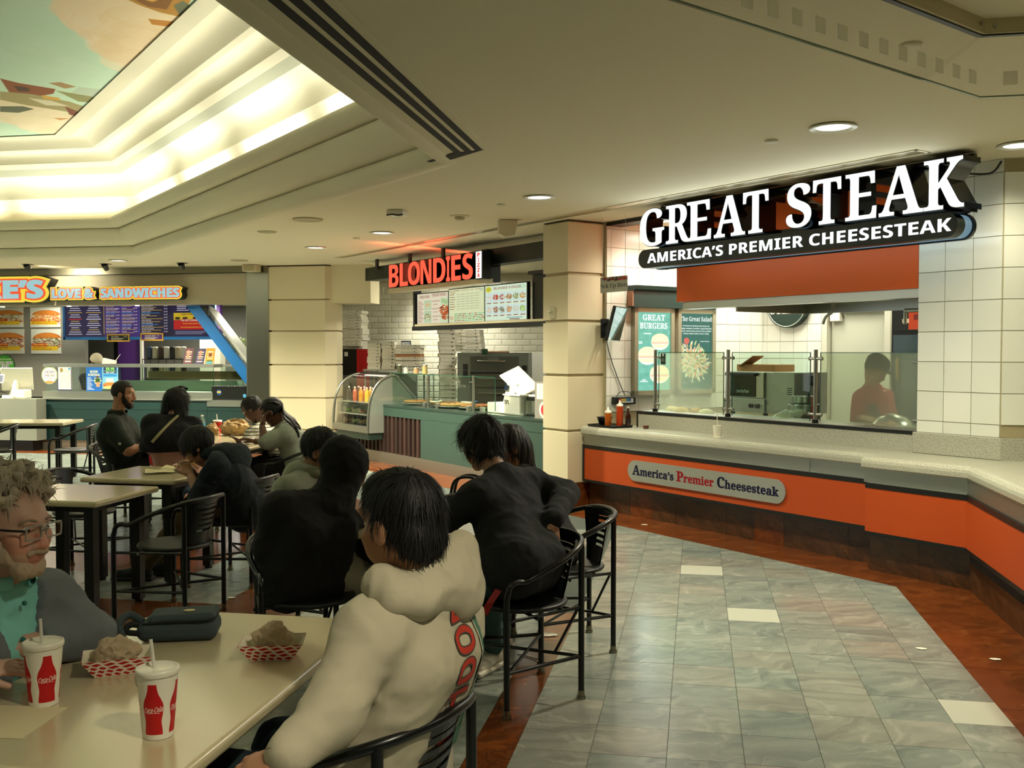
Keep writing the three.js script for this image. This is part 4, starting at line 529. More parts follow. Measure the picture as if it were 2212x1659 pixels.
// curved refrigerated display case
{
  const s0 = sOf(748, BP) + 0.06, s1 = sOf(826, BP) + 0.02, t = thing('display_case', 'curved glass refrigerated display case with bottled drinks', 'display case', [(s0 + s1) / 2, 0.44, BP], { f });
  const prof = [[BP + 0.25, 0.44], [BP + 0.24, 0.7], [BP + 0.2, 0.95], [BP + 0.1, 1.14], [BP - 0.06, 1.25], [BP - 0.25, 1.285], [BP - 0.55, 1.285], [BP - 0.55, 0.44]];
  const curve = new THREE.CatmullRomCurve3(prof.slice(0, 6).map(([v, y]) => V(0, y, v))).getPoints(20);
  for (const s of [s0, s1]) { part(t, 'side_frame', new THREE.TubeGeometry(new THREE.CatmullRomCurve3(curve.map((p) => V(s, p.y, p.z))), 24, 0.018, 6), steel); part(t, 'side_glass', extr(shapeOf(prof.map(([v, y]) => [-v, y])), 0.006).rotateY(Math.PI / 2).translate(s, 0, 0), s === s0 ? glass : M(0xa9b0a6, 0.12, 0.6)); }
  const P = [], U = [], I = []; curve.forEach((p, i) => { P.push(s0, p.y, p.z, s1, p.y, p.z); U.push(0, i / 20, 1, i / 20); if (i < 20) { const a = 2 * i; I.push(a, a + 1, a + 2, a + 1, a + 3, a + 2); } }); const g = new THREE.BufferGeometry(); g.setAttribute('position', new THREE.Float32BufferAttribute(P, 3)); g.setAttribute('uv', new THREE.Float32BufferAttribute(U, 2)); g.setIndex(I); g.computeVertexNormals(); part(t, 'curved_glass', g, glass);
  part(t, 'base_panel', box(s0, s1, 0.44, 0.53, BP + 0.18, BP + 0.262), steelDull); part(t, 'top_panel', box(s0, s1, 1.28, 1.3, BP - 0.55, BP - 0.2), black); part(t, 'back_panel', box(s0, s1, 0.44, 1.28, BP - 0.55, BP - 0.53), steelDull); for (const y of [0.68, 0.86]) part(t, 'shelf', box(s0 + 0.01, s1 - 0.01, y, y + 0.012, BP - 0.5, BP + 0.16), M(0xc4cabd, 0.2, 0.7));
  part(t, 'case_lamp', box(s0 + 0.05, s1 - 0.05, 1.24, 1.265, BP - 0.3, BP - 0.26), glow(SHOP, 1.4)); areaLight(place('D', [(s0 + s1) / 2, 1.235, BP - 0.28]), place('D', [(s0 + s1) / 2, 0.5, BP - 0.1]), s1 - s0 - 0.1, 0.05, SHOP, 14);
  const cols = [0xb8c0b0, 0xb05a3a, 0xc08a2a, 0xc6a83a, 0x9a4a34, 0xb8c0b0], nB = 6;
  for (let r = 0; r < 2; r++) for (let i = 0; i < nB; i++) { const s = s0 + 0.08 + i * (s1 - s0 - 0.16) / (nB - 1), d = BP + 0.02 - r * 0.16, b = thing('drink_bottle', ['clear plastic water bottle inside the display case', 'red juice bottle inside the display case', 'orange juice bottle inside the display case', 'yellow juice bottle inside the display case', 'dark red tea bottle inside the display case', 'clear plastic water bottle inside the display case'][i], 'bottle', [s, 0.872, d], { f, group: 'bottles in the display case' }); part(b, 'bottle_body', lathe([[0, 0], [0.034, 0.003], [0.034, 0.12], [0.03, 0.15], [0.013, 0.18], [0.013, 0.195], [0, 0.195]], s, 0.872, d, 14), i === 0 || i === 5 ? clearPlastic : M(cols[i], 0.15)); part(b, 'cap', cyl(s, 1.067, 1.085, d, 0.015, 0.015, 12), white); }
  for (let i = 0; i < 5; i++) { const s = s0 + 0.1 + i * (s1 - s0 - 0.2) / 4; for (const [y, n] of [[0.692, 0], [0.532, 1]]) { const b = thing('salad_box', n ? 'clear clamshell salad box on the bottom of the display case' : 'clear clamshell salad box on the middle shelf of the display case', 'food box', [s, y, BP + 0.02], { f, group: n ? 'lower salad boxes' : 'upper salad boxes' }); part(b, 'clamshell', rbox(s - 0.055, s + 0.055, y, y + 0.09, BP - 0.06, BP + 0.1, 0.012), clearPlastic); part(b, 'salad', sph(s, y + 0.035, BP + 0.02, 0.045, 1, 0.65, 1.4), M([0x7d8f58, 0x9aa06a, 0x8a5a44, 0x8fa468, 0xa88a5a][(i + n * 2) % 5], 0.8)); } }
}
// glass screen and posts on the counter
{
  const t = thing('pizza_glass_screen', 'green tinted glass screen with steel posts on the pizza counter', 'glass screen', [-12, 0.853, -6.85], { f }), gv = -6.8, S = [sOf(844, gv), sOf(925, gv), sOf(1023, gv), sOf(1072, gv)];
  S.slice(0, 3).forEach((s, i) => { part(t, 'post', cyl(s, 0.853, 1.31, gv, i ? 0.02 : 0.012), steel); if (i) part(t, 'bracket', box(s - 0.08, s + 0.02, 1.22, 1.235, gv - 0.01, gv + 0.02), steel); });
  for (let i = 0; i < 3; i++) { const p = part(t, 'pane', quad(S[i] + 0.02, S[i + 1] - 0.02, 0.88, 1.3, gv), greenGlass); part(p, 'pane_edge', [box(S[i] + 0.02, S[i + 1] - 0.02, 1.295, 1.304, gv - 0.005, gv + 0.005), box(S[i + 1] - 0.025, S[i + 1] - 0.018, 0.88, 1.3, gv - 0.004, gv + 0.004)], glassEdge); }
  for (const x of [912, 940, 1006, 1036]) { const s = sOf(x, gv + 0.05); part(t, 'glass_clip', rbox(s - 0.03, s + 0.03, 0.853, 0.92, gv - 0.02, gv + 0.03, 0.004), steelDull); }
}
// pizzas on trays
const pizzaSpots = [[905, 871, 'large browned pizza on a tray at the display case end'], [955, 878, 'dark topped pizza slices on a tray behind the glass screen'], [985, 878, 'thick cheese pizza on a tray behind the middle post'], [1022, 887, 'pepperoni pizza on a tray beside the register']];
pizzaSpots.forEach(([x, y, label], i) => {
  const s = sOf(x, -7.02), d = -7.02 - (i % 2) * 0.06, Y = 0.854, t = thing('pizza', label, 'food', [s, Y, d], { f }); part(t, 'tray', lathe([[0, 0.02], [0.24, 0.02], [0.25, 0.03], [0.24, 0.034], [0, 0.026]], s, Y, d, 30), steelDull);
  const g = lathe([[0, 0.05], [0.17, 0.052], [0.195, 0.066], [0.218, 0.058], [0.22, 0.035], [0, 0.028]], s, Y, d, 30); part(t, 'crust', g, M([0x9a6434, 0x7a4a28, 0xb07a44, 0xa2602e][i], 0.8)); for (let k = 0; k < 9; k++) { const a = k * 2.4, r = 0.05 + 0.016 * k; part(t, 'topping', sph(s + Math.cos(a) * r, Y + 0.054, d + Math.sin(a) * r, 0.026, 1, 0.35, 1, 8, 6), M([0x7a2a12, 0x5a2a14, 0xc99a5a, 0x8a2414][i], 0.7)); }
});
for (const [x, dy, label] of [[940, 0.045, 'white spatula lying across the pizzas'], [1015, 0.075, 'white knife with a blue handle beside the pizzas']]) { const s = sOf(x, -6.95), t = thing('pizza_server', label, 'utensil', [s, 0.9, -6.93], { f }); part(t, 'blade', box(s - 0.14, s + 0.1, 0.905 + dy - 0.03, 0.915 + dy - 0.03, -6.96, -6.9), white); part(t, 'handle', rod(V(s + 0.1, 0.91 + dy - 0.03, -6.93), V(s + 0.2, 0.93 + dy - 0.03, -6.93), 0.01), dy > 0.05 ? M(0x2a6fc0, 0.4) : white); }
// shaker jars on the case
[[863, 0x4a4a32, 0.13, 'tall jar of dried herbs on the display case'], [877, 0xe2ddca, 0.09, 'short jar of white cheese on the display case'], [899, 0xc49a6a, 0.09, 'short jar of tan seasoning on the display case'], [918, 0xb9a468, 0.14, 'tall jar of grated cheese beside the glass screen']].forEach(([x, col, h, label]) => { const s = sOf(x, -6.95), y = 1.305, t = thing('spice_jar', label, 'jar', [s, y, -6.95], { f }); part(t, 'contents', cyl(s, y, y + h * 0.8, -6.95, 0.036), M(col, 0.7)); part(t, 'lid', lathe([[0.037, h * 0.8], [0.037, h * 0.97], [0.02, h], [0, h]], s, y, -6.95), steelDull); });
{ const t = thing('jar_ledge', 'narrow glass ledge on top of the display case and screen', 'shelf', [-13.2, 1.3, -6.95], { f }); part(t, 'ledge', box(sOf(850, -6.95), sOf(930, -6.95), 1.296, 1.304, -7.02, -6.85), glassEdge); part(t, 'support', rod(V(sOf(930, -6.95), 0.853, -7), V(sOf(930, -6.95), 1.296, -7), 0.008), steel); }
// register
{
  const d = -6.9, s = sOf(1100, d), Y = 0.854, t = thing('register', 'white tablet register on a stand with a cash drawer base', 'register', [s, Y, d], { f });
  part(t, 'drawer', rbox(s - 0.42, s - 0.02, Y, Y + 0.13, d - 0.2, d + 0.05, 0.012), whitePlastic); part(t, 'printer', rbox(s - 0.12, s + 0.02, Y, Y + 0.14, d - 0.15, d + 0.08, 0.02), whitePlastic);
  const st = part(t, 'stand', extr(shapeOf([[-0.12, 0.14], [0.06, 0.14], [0.16, 0.36], [0.06, 0.42], [-0.02, 0.38]]), 0.12, 0.01).translate(s + 0.03, Y, d - 0.1), whitePlastic); part(st, 'customer_display', box(-0.05, 0.05, -0.04, 0.04, 0, 0.004).rotateX(-0.4).translate(s + 0.0, Y + 0.33, d + 0.035), M(0x101c2c, 0.1)); part(t, 'tablet', rbox(-0.26, 0.26, -0.012, 0.012, -0.14, 0.14, 0.01).rotateX(0.5).rotateZ(-0.5).translate(s + 0.15, Y + 0.4, d - 0.05), whitePlastic);
  const j = thing('tip_jar', 'clear plastic tub with tips handwritten on it', 'jar', [s + 0.24, Y, d + 0.05], { f }); part(j, 'tub', rbox(s + 0.06, s + 0.4, Y, Y + 0.24, d - 0.06, d + 0.12, 0.02), M(0xe6ece2, 0.15, 0, { transmission: 0.7, thickness: 0 })); part(j, 'rim', box(s + 0.05, s + 0.41, Y + 0.235, Y + 0.25, d - 0.07, d + 0.13), M(0xe6ece2, 0.3)); part(j, 'handwriting', text('TIPS', 'sans_bold', s + 0.07, s + 0.17, Y + 0.13, Y + 0.18, d + 0.124, 0.002), black);
  const s2 = sOf(1140, d), u = thing('document_box', 'black framed clear box beside the tip tub', 'box', [s2, Y, d], { f }); part(u, 'frame', [box(s2 - 0.06, s2 - 0.04, Y, Y + 0.22, d, d + 0.02), box(s2 - 0.06, s2 + 0.2, Y, Y + 0.02, d, d + 0.02), box(s2 - 0.06, s2 + 0.2, Y + 0.18, Y + 0.22, d - 0.2, d + 0.02)], black); part(u, 'front', box(s2 - 0.04, s2 + 0.2, Y + 0.02, Y + 0.18, d, d + 0.01), clearPlastic); part(u, 'papers', box(s2 - 0.02, s2 + 0.18, Y + 0.23, Y + 0.25, d - 0.18, d), white);
  const s3 = sOf(1162, -6.72), k = thing('order_kiosk', 'grey self order panel with a white notice and red round logo', 'kiosk', [s3, Y, -6.72], { f }); part(k, 'board', box(s3 - 0.06, s3 + 0.25, Y, Y + 0.42, -6.74, -6.72), M(0x8d8c84, 0.4)); part(k, 'notice', box(s3 - 0.02, s3 + 0.2, Y + 0.22, Y + 0.4, -6.72, -6.717), white); part(k, 'logo', [new THREE.CylinderGeometry(0.1, 0.1, 0.004, 28).rotateX(Math.PI / 2).translate(s3 + 0.13, Y + 0.1, -6.718)], white); part(k, 'logo_dot', new THREE.CylinderGeometry(0.07, 0.07, 0.004, 28).rotateX(Math.PI / 2).translate(s3 + 0.14, Y + 0.1, -6.715), M(0xc41420, 0.4));
}
// stacks of pizza boxes: every carton a thing
const boxTex = canvasTex(256, 40, (c) => { c.fillStyle = '#e4e0d0'; c.fillRect(0, 0, 256, 40); c.fillStyle = '#55564c'; c.font = 'bold 17px sans-serif'; c.fillText('MAKE PIZZA NOT WAR', 60, 27); });
const cartonW = [M(0xdeDACA, 0.8), M(0xd2cebd, 0.8)], cartonP = printed(boxTex, 0.8);
function carton(x, y, z, w, h, dp, turn, label, group, brown) {
  const t = thing('pizza_box', label, 'pizza box', [x, y, z], { group, turn }); t.B = [0, 0, 0];
  part(t, 'tray', box(-w / 2, w / 2, 0, h * 0.9, -dp / 2, dp / 2), brown ? cardboard : cartonW[(rnd() * 2) | 0]); part(t, 'lid', box(-w / 2 - 0.003, w / 2 + 0.003, h * 0.9, h * 0.985, -dp / 2 - 0.003, dp / 2 + 0.003), brown ? cardboard : cartonW[0]);
  if (!brown && w > 0.3) part(t, 'front_print', quad(-w / 2 + 0.01, w / 2 - 0.01, h * 0.1, h * 0.85, dp / 2 + 0.002), cartonP); part(t, 'tab', new THREE.CircleGeometry(h * 0.25, 8, Math.PI, Math.PI).translate(w * 0.28, h * 0.88, dp / 2 + 0.0045), M(0x2a2a26, 0.8)); return t;
}
{
  const stack = (xp, z, yTopPx, yBotPx, wpx, n, label, group, turn = 0, jit = 0.012) => { const y1 = onZ(xp, yTopPx, z)[1], y0 = onZ(xp, yBotPx, z)[1], h = (y1 - y0) / n, w = wpx / FOCAL * -z; for (let i = 0; i < n; i++) carton(xOf(xp, z) + rnd(-jit, jit), y0 + i * h, z + rnd(-jit, jit), w, h, w, turn, label, group, false); };
  stack(768, -16.2, 672, 754, 46, 13, 'flat white pizza box in the tall stack on the black cabinet', 'boxes on the black cabinet', 0, 0.02);
  const low = 797, z = -14.6;
  stack(812, -15.4, 742, low, 30, 8, 'white pizza box in the short stack beside the red cabinet', 'boxes of the first short stack'); stack(842, -15.4, 738, low, 30, 8, 'white pizza box in the short stack behind the display case', 'boxes of the second short stack', 0.1);
  { const y0 = onZ(885, low, -15.4)[1], y1 = onZ(885, 745, -15.4)[1], h = (y1 - y0) / 8; for (let i = 0; i < 8; i++) carton(xOf(886, -15.4) + rnd(-0.02, 0.02), y0 + i * h, -15.4 + rnd(-0.02, 0.02), 0.4, h, 0.4, 0.12, i === 4 ? 'brown cardboard pizza box among white ones' : 'white pizza box in the short stack beside the spice jars', i === 4 ? undefined : 'boxes of the third short stack', i === 4); }
  stack(966, -15.3, 712, 866, 36, 18, 'white pizza box in the tall stack beside the oven', 'boxes of the tall stack by the oven', 0.35, 0.016); stack(992, -15.6, 712, 760, 40, 7, 'white pizza box in the stack on top of the oven', 'boxes above the oven', 0, 0.014); stack(1022, -15.6, 712, 762, 42, 7, 'white pizza box in the stack at the oven top middle', 'boxes above the oven middle', 0, 0.014);
  const shelf = (label, xa, xb, z0, z1, y) => { const t = thing('box_shelf', label, 'shelf', [(xa + xb) / 2, 0, (z0 + z1) / 2]); part(t, 'shelf_top', box(xa, xb, y - 0.03, y - 0.001, z0, z1), steelDull); for (const x of [xa + 0.03, xb - 0.03]) for (const z of [z0 + 0.03, z1 - 0.03]) part(t, 'leg', rod(V(x, 0, z), V(x, y - 0.03, z), 0.015), steelDull); };
  shelf('steel shelf carrying the short pizza box stacks', xOf(795, -15.4), xOf(912, -15.4), -15.65, -15.15, onZ(850, low, -15.4)[1]); shelf('low steel shelf carrying the tall pizza box stack', -3.5, -2.75, -15.6, -15.0, onZ(966, 866, -15.3)[1]);
  { const nt = canvasTex(160, 56, (c) => { c.fillStyle = '#d8d8cc'; c.fillRect(0, 0, 160, 56); c.fillStyle = '#1e2c3c'; c.fillRect(0, 0, 160, 50); c.fillStyle = '#e8e8dc'; c.font = 'bold 36px sans-serif'; c.fillText('NOTICE', 8, 40); }); const xn = xOf(877, BZ + 0.03), yn = onZ(877, 741, BZ + 0.03)[1]; single('notice_sign', 'small blue and white notice sign on the white brick wall', 'sign', box(xn - 0.09, xn + 0.09, yn - 0.06, yn + 0.04, BZ + 0.011, BZ + 0.02), printed(nt), [xn, yn, BZ + 0.015]); }
  // cabinet: black and red
  const zc = -15.9, xa = xOf(738, zc), xm = xOf(771, zc), xb = xOf(797, zc), yt = onZ(770, 754, zc)[1], yb = onZ(760, 870, zc)[1], t = thing('soda_cabinet', 'tall black and red drinks cabinet in the pizza shop corner', 'cabinet', [xm, 0, zc - 0.2]);
  part(t, 'body', box(xa, xb, yb - 0.3, yt, zc - 0.5, zc), black); part(t, 'red_panel', box(xm, xb + 0.005, yb + 0.05, yt - 0.003, zc, zc + 0.012), M(0xb00c14, 0.35)); part(t, 'base', box(xa - 0.1, xa + 0.25, 0, yb, zc - 0.4, zc + 0.1), black); part(t, 'label', box(xa + 0.05, xa + 0.11, yt - 0.12, yt - 0.05, zc, zc + 0.004), white); part(t, 'card_reader', rbox(xa + 0.03, xa + 0.14, yb + 0.28, yb + 0.46, zc, zc + 0.05, 0.01), M(0x6c6f6a, 0.4));
  // deck oven
  const zo = -14.9, o0 = xOf(988, zo), o1 = xOf(1141, zo), d0 = xOf(1017, zo), d1 = xOf(1120, zo), Yt = onZ(1060, 762, zo)[1], o = thing('deck_oven', 'stainless double deck pizza oven with sooty doors', 'oven', [(o0 + o1) / 2, 0, zo - 0.5]);
  const soot = M(0x4f5148, 0.45, 0.7); part(o, 'body', box(o0, o1, 0.25, Yt, zo - 1, zo), M(0x767a72, 0.4, 0.8)); const rows = [[770, 804], [808, 836], [839, 870]];
  rows.forEach(([a, b]) => { const ya = onZ(1060, a, zo)[1], yb2 = onZ(1060, b, zo)[1]; const dr = part(o, 'door', box(d0, d1, yb2, ya, zo, zo + 0.03), soot); part(dr, 'door_handle', rod(V(xOf(1034, zo), ya - 0.07, zo + 0.07), V(xOf(1094, zo), ya - 0.075, zo + 0.07), 0.011), chrome); part(dr, 'door_gap', box(d0 - 0.01, d1 + 0.01, yb2 - 0.03, yb2 - 0.005, zo, zo + 0.015), black); });
  part(o, 'plate', box(xOf(1055, zo), xOf(1078, zo), 1.48, 1.53, zo + 0.03, zo + 0.035), M(0x5f6258, 0.4, 0.6)); for (const [x, y, w] of [[1005, 792, 8], [1133, 795, 10], [1005, 806, 8], [1133, 836, 6]]) part(o, 'control', box(xOf(x - w / 2, zo), xOf(x + w / 2, zo), onZ(x, y, zo)[1] - 0.04, onZ(x, y, zo)[1] + 0.04, zo, zo + 0.03), black); for (const x of [o0 + 0.08, o1 - 0.08]) part(o, 'leg', cyl(x, 0, 0.25, zo - 0.1, 0.04), steelDull);
  single('oven_cloth', 'dark green cloth hanging on the oven door handle', 'cloth', rbox(xOf(1043, zo), xOf(1056, zo), 1.575, 1.66, zo + 0.05, zo + 0.09, 0.015), M(0x173a22, 0.9), [xOf(1050, zo), 1.575, zo + 0.07]); single('wood_board', 'brown wooden pizza board lying on top of the oven', 'board', rbox(xOf(1040, zo), xOf(1090, zo), Yt, Yt + 0.02, zo - 0.4, zo - 0.02, 0.006), M(0x8a5a34, 0.7), [xOf(1065, zo), Yt, zo - 0.2]);
  { const a = xOf(1142, -15.2), b = a + 0.6, c = thing('steel_fridge', 'pale upright steel refrigerator at the oven side', 'refrigerator', [a + 0.3, 0, -15.4]); part(c, 'cabinet', box(a, b, 0.1, onZ(1150, 762, -15.2)[1], -15.8, -15.2), M(0xcac9bb, 0.4)); part(c, 'door_seam', box(a + 0.04, a + 0.05, 0.1, 1.6, -15.2, -15.195), M(0x7d7c70, 0.6)); part(c, 'hinge', box(a + 0.005, a + 0.035, 0.82, 0.9, -15.2, -15.17), steelDull); }
}
// menu screens on a dark frame and the red letter sign
{
  const v = -6.66, t = thing('menu_rack', 'black frame carrying three lit pizza menu screens', 'menu board', [-11.2, 1.9, v], { f }), y = (x, p) => onD(x, p, v)[1], s0 = sOf(890, v), s1 = -8.6;
  part(t, 'frame', [box(s0, s1, 1.905, 1.96, v - 0.12, v), box(s0, s0 + 0.05, 1.96, 2.47, v - 0.12, v - 0.02), box(sOf(1140, v), s1, 2.5, 2.54, v - 0.12, v)], black); part(t, 'light_strip', box(s0 + 0.06, s1, 1.962, 1.99, v - 0.06, v - 0.01), M(0xbdb596, 0.4, 0.4)); part(t, 'back_panel', box(sOf(1135, v), s1, 1.99, 2.5, v - 0.12, v - 0.1), M(0x0a0f0d, 0.3));
  const food = (c, x, y, r, cols) => { for (let i = 0; i < 60; i++) { const a = rnd(0, 6.3), k = Math.sqrt(rnd()) * r; c.fillStyle = cols[(rnd() * cols.length) | 0]; c.beginPath(); c.arc(x + Math.cos(a) * k, y + Math.sin(a) * k, r * 0.16, 0, 7); c.fill(); } };
  const m1 = canvasTex(512, 520, (c, w, h) => { c.fillStyle = '#e6dcc0'; c.fillRect(0, 0, w, h); c.fillStyle = '#7a2a1e'; c.font = 'bold 44px serif'; c.save(); c.scale(0.62, 1.5); c.fillText('FRIED FOOD', 60, 52); c.fillText('CHICKEN WINGS', 400, 40); c.restore(); c.fillStyle = '#b6d0a8'; c.fillRect(120, 120, 120, 160); c.fillRect(120, 300, 120, 200); food(c, 180, 200, 46, ['#e8d2a0', '#c99a5a', '#f2e6c4']); food(c, 180, 400, 56, ['#e9e0bc', '#b8b078', '#6a6f48']); c.fillStyle = '#cfe0b8'; c.fillRect(385, 90, 127, 420); c.fillStyle = '#7aa848'; for (let i = 0; i < 8; i++) c.fillRect(410 + i * 12, 100 + i * 4, 6, 80); food(c, 455, 300, 80, ['#b8481c', '#8a2c10', '#d8703a', '#a03a14']); food(c, 465, 400, 60, ['#b8481c', '#8a2c10', '#d8703a']); c.fillStyle = '#8a241c'; c.font = 'bold 24px serif'; ['5 HQ BUFFALO', '10 HQ BUFFALO', '15 HQ BUFFALO'].forEach((s, i) => { c.save(); c.translate(250, 150 + i * 130); c.scale(0.75, 1.2); c.fillText(s, 0, 0); c.restore(); c.fillText(['$10.00', '$12.00', '$14.00'][i], 270, 205 + i * 130); }); c.font = 'bold 18px serif'; for (let i = 0; i < 14; i++) c.fillRect(14, 130 + i * 27, 60 + (i % 3) * 16, 7); });
  const m2 = canvasTex(560, 520, (c, w, h) => { c.fillStyle = '#dfe6b8'; c.fillRect(0, 0, w, h); c.fillStyle = '#8a241c'; c.font = 'bold 26px serif'; c.fillText('BLONDIE’S', 10, 36); c.fillText('PIZZA', 26, 66); c.font = 'bold 18px serif'; ['Small', 'Medium', 'Large', 'Giant', 'Godzilla'].forEach((s, i) => c.fillText(s, 130 + i * 72, 32)); c.fillStyle = '#44463a'; for (let r = 0; r < 7; r++) { for (let k = 0; k < 6; k++) { c.globalAlpha = 0.75; c.fillText(k < 5 ? ['$', 15 + r * 2 + k * 7, '.00'].join('') : '', 128 + k * 72, 92 + r * 38); } c.fillStyle = '#7a3a2e'; c.fillRect(16, 80 + r * 38, 70 + (r % 3) * 10, 10); c.fillStyle = '#44463a'; } c.globalAlpha = 1; c.strokeStyle = '#6a6c50'; c.strokeRect(490, 20, 60, 330); c.font = 'bold 16px sans-serif'; c.fillStyle = '#2a6a98'; c.fillText('By The', 494, 34); c.fillText('Slice', 500, 54); for (let r = 0; r < 5; r++) { let x = 90; while (x < 530) { const l = rnd(22, 60); c.fillStyle = ['#5a6a3a', '#2ea85a', '#8a241c', '#5a5c48', '#58c89a'][(rnd() * 5) | 0]; c.fillRect(x, 386 + r * 26, l, 10); x += l + 10; } } c.strokeStyle = '#b0281e'; c.lineWidth = 5; c.beginPath(); c.arc(44, 452, 26, 0, 7); c.moveTo(26, 434); c.lineTo(62, 470); c.stroke(); });
  const m3 = canvasTex(620, 520, (c, w, h) => { c.fillStyle = '#d9eed2'; c.fillRect(0, 0, w, h); c.fillStyle = '#e0d63a'; c.beginPath(); c.arc(52, 56, 44, 0, 7); c.fill(); c.fillStyle = '#1e5a3a'; c.font = 'bold 17px sans-serif'; c.fillText('GLUTEN', 20, 52); c.fillText('FREE', 32, 74); c.fillStyle = '#9a241c'; c.font = 'bold 46px serif'; c.fillText('BLONDIE’S PIZZA', 130, 62); c.strokeStyle = '#58b890'; c.lineWidth = 5; c.beginPath(); c.ellipse(550, 44, 44, 18, 0, 0, 7); c.stroke(); const cc = [['#eae6d2', '#d8d2b8'], ['#c23a1c', '#e05a2a', '#a82c14'], ['#b86a5a', '#8a3a30', '#e0c8a8'], ['#b8813a', '#8a5a24', '#d8b070'], ['#8aa04a', '#d8d09a', '#6a8038'], ['#c9a04a', '#b88430', '#e0c680'], ['#e2d6bc', '#d2c29c'], ['#a86a3a', '#c89a6a', '#7a4424'], ['#5a5a44', '#8a8a64', '#d8d4b8'], ['#c98a44', '#e0b070', '#a86a2c'], ['#d8dcc4', '#c2c8a8'], ['#a8d048', '#d0e090', '#88b838']]; for (let i = 0; i < 12; i++) { const x = 16 + (i % 6) * 101, y = 110 + ((i / 6) | 0) * 185; c.fillStyle = '#cfe4e2'; c.fillRect(x, y, 90, 136); food(c, x + 45, y + 66, 42, cc[i]); c.fillStyle = '#8a3a2e'; c.fillRect(x + 10, y + 146, 68, 12); } c.fillStyle = '#3a8aa8'; c.fillRect(330, 478, 230, 9); c.fillStyle = '#7a241c'; c.fillRect(370, 500, 150, 12); });
  for (const [a, b, tx, ty, by] of [[896, 962, m1, 634, 700], [964, 1040, m2, 606 + 8, 693], [1042, 1131, m3, 602, 690]]) { const u0 = sOf(a, v), u1 = sOf(b, v), yb = 1.995, yt = tx === m1 ? 2.4 : 2.42; const p = part(t, 'screen_casing', box(u0 - 0.01, u1 + 0.01, yb - 0.012, yt + 0.012, v - 0.09, v - 0.045), black); part(p, 'screen', quad(u0, u1, yb, yt, v - 0.043), backlit(tx, 0.8)); areaLight(place('D', [(u0 + u1) / 2, (yb + yt) / 2, v - 0.02]), place('D', [(u0 + u1) / 2, (yb + yt) / 2, v + 1]), u1 - u0, yt - yb, new THREE.Color(0.9, 1, 0.85), 0.6); }
  // beam and hanging frame
  const bm = struct('trim_25', [box(-13.66, -8.55, 2.68, 2.87, v - 0.25, v - 0.05), box(sOf(1040, v), sOf(1052, v), 2.47, 2.87, v - 0.2, v)], M(0x10201b, 0.45), f);
}
{
  const v = -6.5, t = thing('red_letter_sign', 'glowing red capital letter shop sign hanging under the ceiling', 'sign', [-11.7, 2.52, v], { f }), face = glow(new THREE.Color(1, 0.09, 0.045), 1.25, { }), side = M(0x1a0606, 0.4);
  const L = [['B', 841, 861], ['L', 864, 881], ['O', 882, 907], ['N', 909, 932], ['D', 936, 962], ['I', 964, 972], ['E', 975, 995], ['S', 999, 1021]], top = (x) => 573 - (x - 841) * 0.152, bot = (x) => 621 - (x - 841) * 0.105;
  for (const [ch, a, b] of L) { const m = (a + b) / 2, s0 = sOf(a, v), s1 = sOf(b, v), y1 = onD(m, top(m), v)[1], y0 = onD(m, bot(m), v)[1]; const l = part(t, 'letter', text(ch, 'sans_bold', s0, s1, y0, y1, v - 0.004, 0.12, 0.015), side); part(l, 'lit_face', text(ch, 'sans_bold', s0, s1, y0, y1, v, 0.006), face); }
  const sa = sOf(838, v), sb = sOf(1041, v); part(t, 'backing', box(sa + 0.05, sb - 0.12, 2.5, 2.82, v - 0.2, v - 0.15), M(0x0c0606, 0.5)); part(t, 'base_rail', box(sa - 0.02, sb, 2.44, 2.5, v - 0.16, v - 0.02), M(0xb4a98c, 0.5)); for (const s of [-13.2, -12.2, -11.3]) part(t, 'hanger', box(s - 0.03, s + 0.03, 2.82, CEIL, v - 0.19, v - 0.16), black);
  const z = thing('vertical_sign', 'slim white lit vertical sign with red letters spelling pizza', 'sign', [sOf(1034, v), 2.5, v], { f }), p0 = sOf(1028, v), p1 = sOf(1040.5, v), y0 = onD(1034, 601, v)[1], y1 = onD(1034, 543, v)[1]; part(z, 'case', box(p0 - 0.005, p1 + 0.02, y0 - 0.01, y1 + 0.01, v - 0.12, v - 0.002), black); part(z, 'lit_panel', quad(p0, p1, y0, y1, v), glow(new THREE.Color(0.95, 1, 0.95), 1)); const hh = (y1 - y0) / 5.2; [...'PIZZA'].forEach((c, i) => part(z, 'letter', text(c, 'sans_bold', p0 + (c === 'I' ? 0.055 : 0.04), p1 - (c === 'I' ? 0.055 : 0.04), y1 - 0.015 - (i + 1) * hh + 0.015, y1 - 0.015 - i * hh, v + 0.004, 0.004), glow(new THREE.Color(0.9, 0.04, 0.03), 0.8)));
  areaLight(place('D', [(sa + sb) / 2 - 0.05, 2.68, v + 0.02]), place('D', [-11.7, 2.75, v + 2]), 2.0, 0.3, new THREE.Color(1, 0.16, 0.08), 4);
  areaLight(place('D', [(sa + sb) / 2 - 0.05, 2.86, v - 0.05]), place('D', [-11.7, 3.2, v + 0.05]), 1.9, 0.06, new THREE.Color(1, 0.16, 0.08), 12);
}
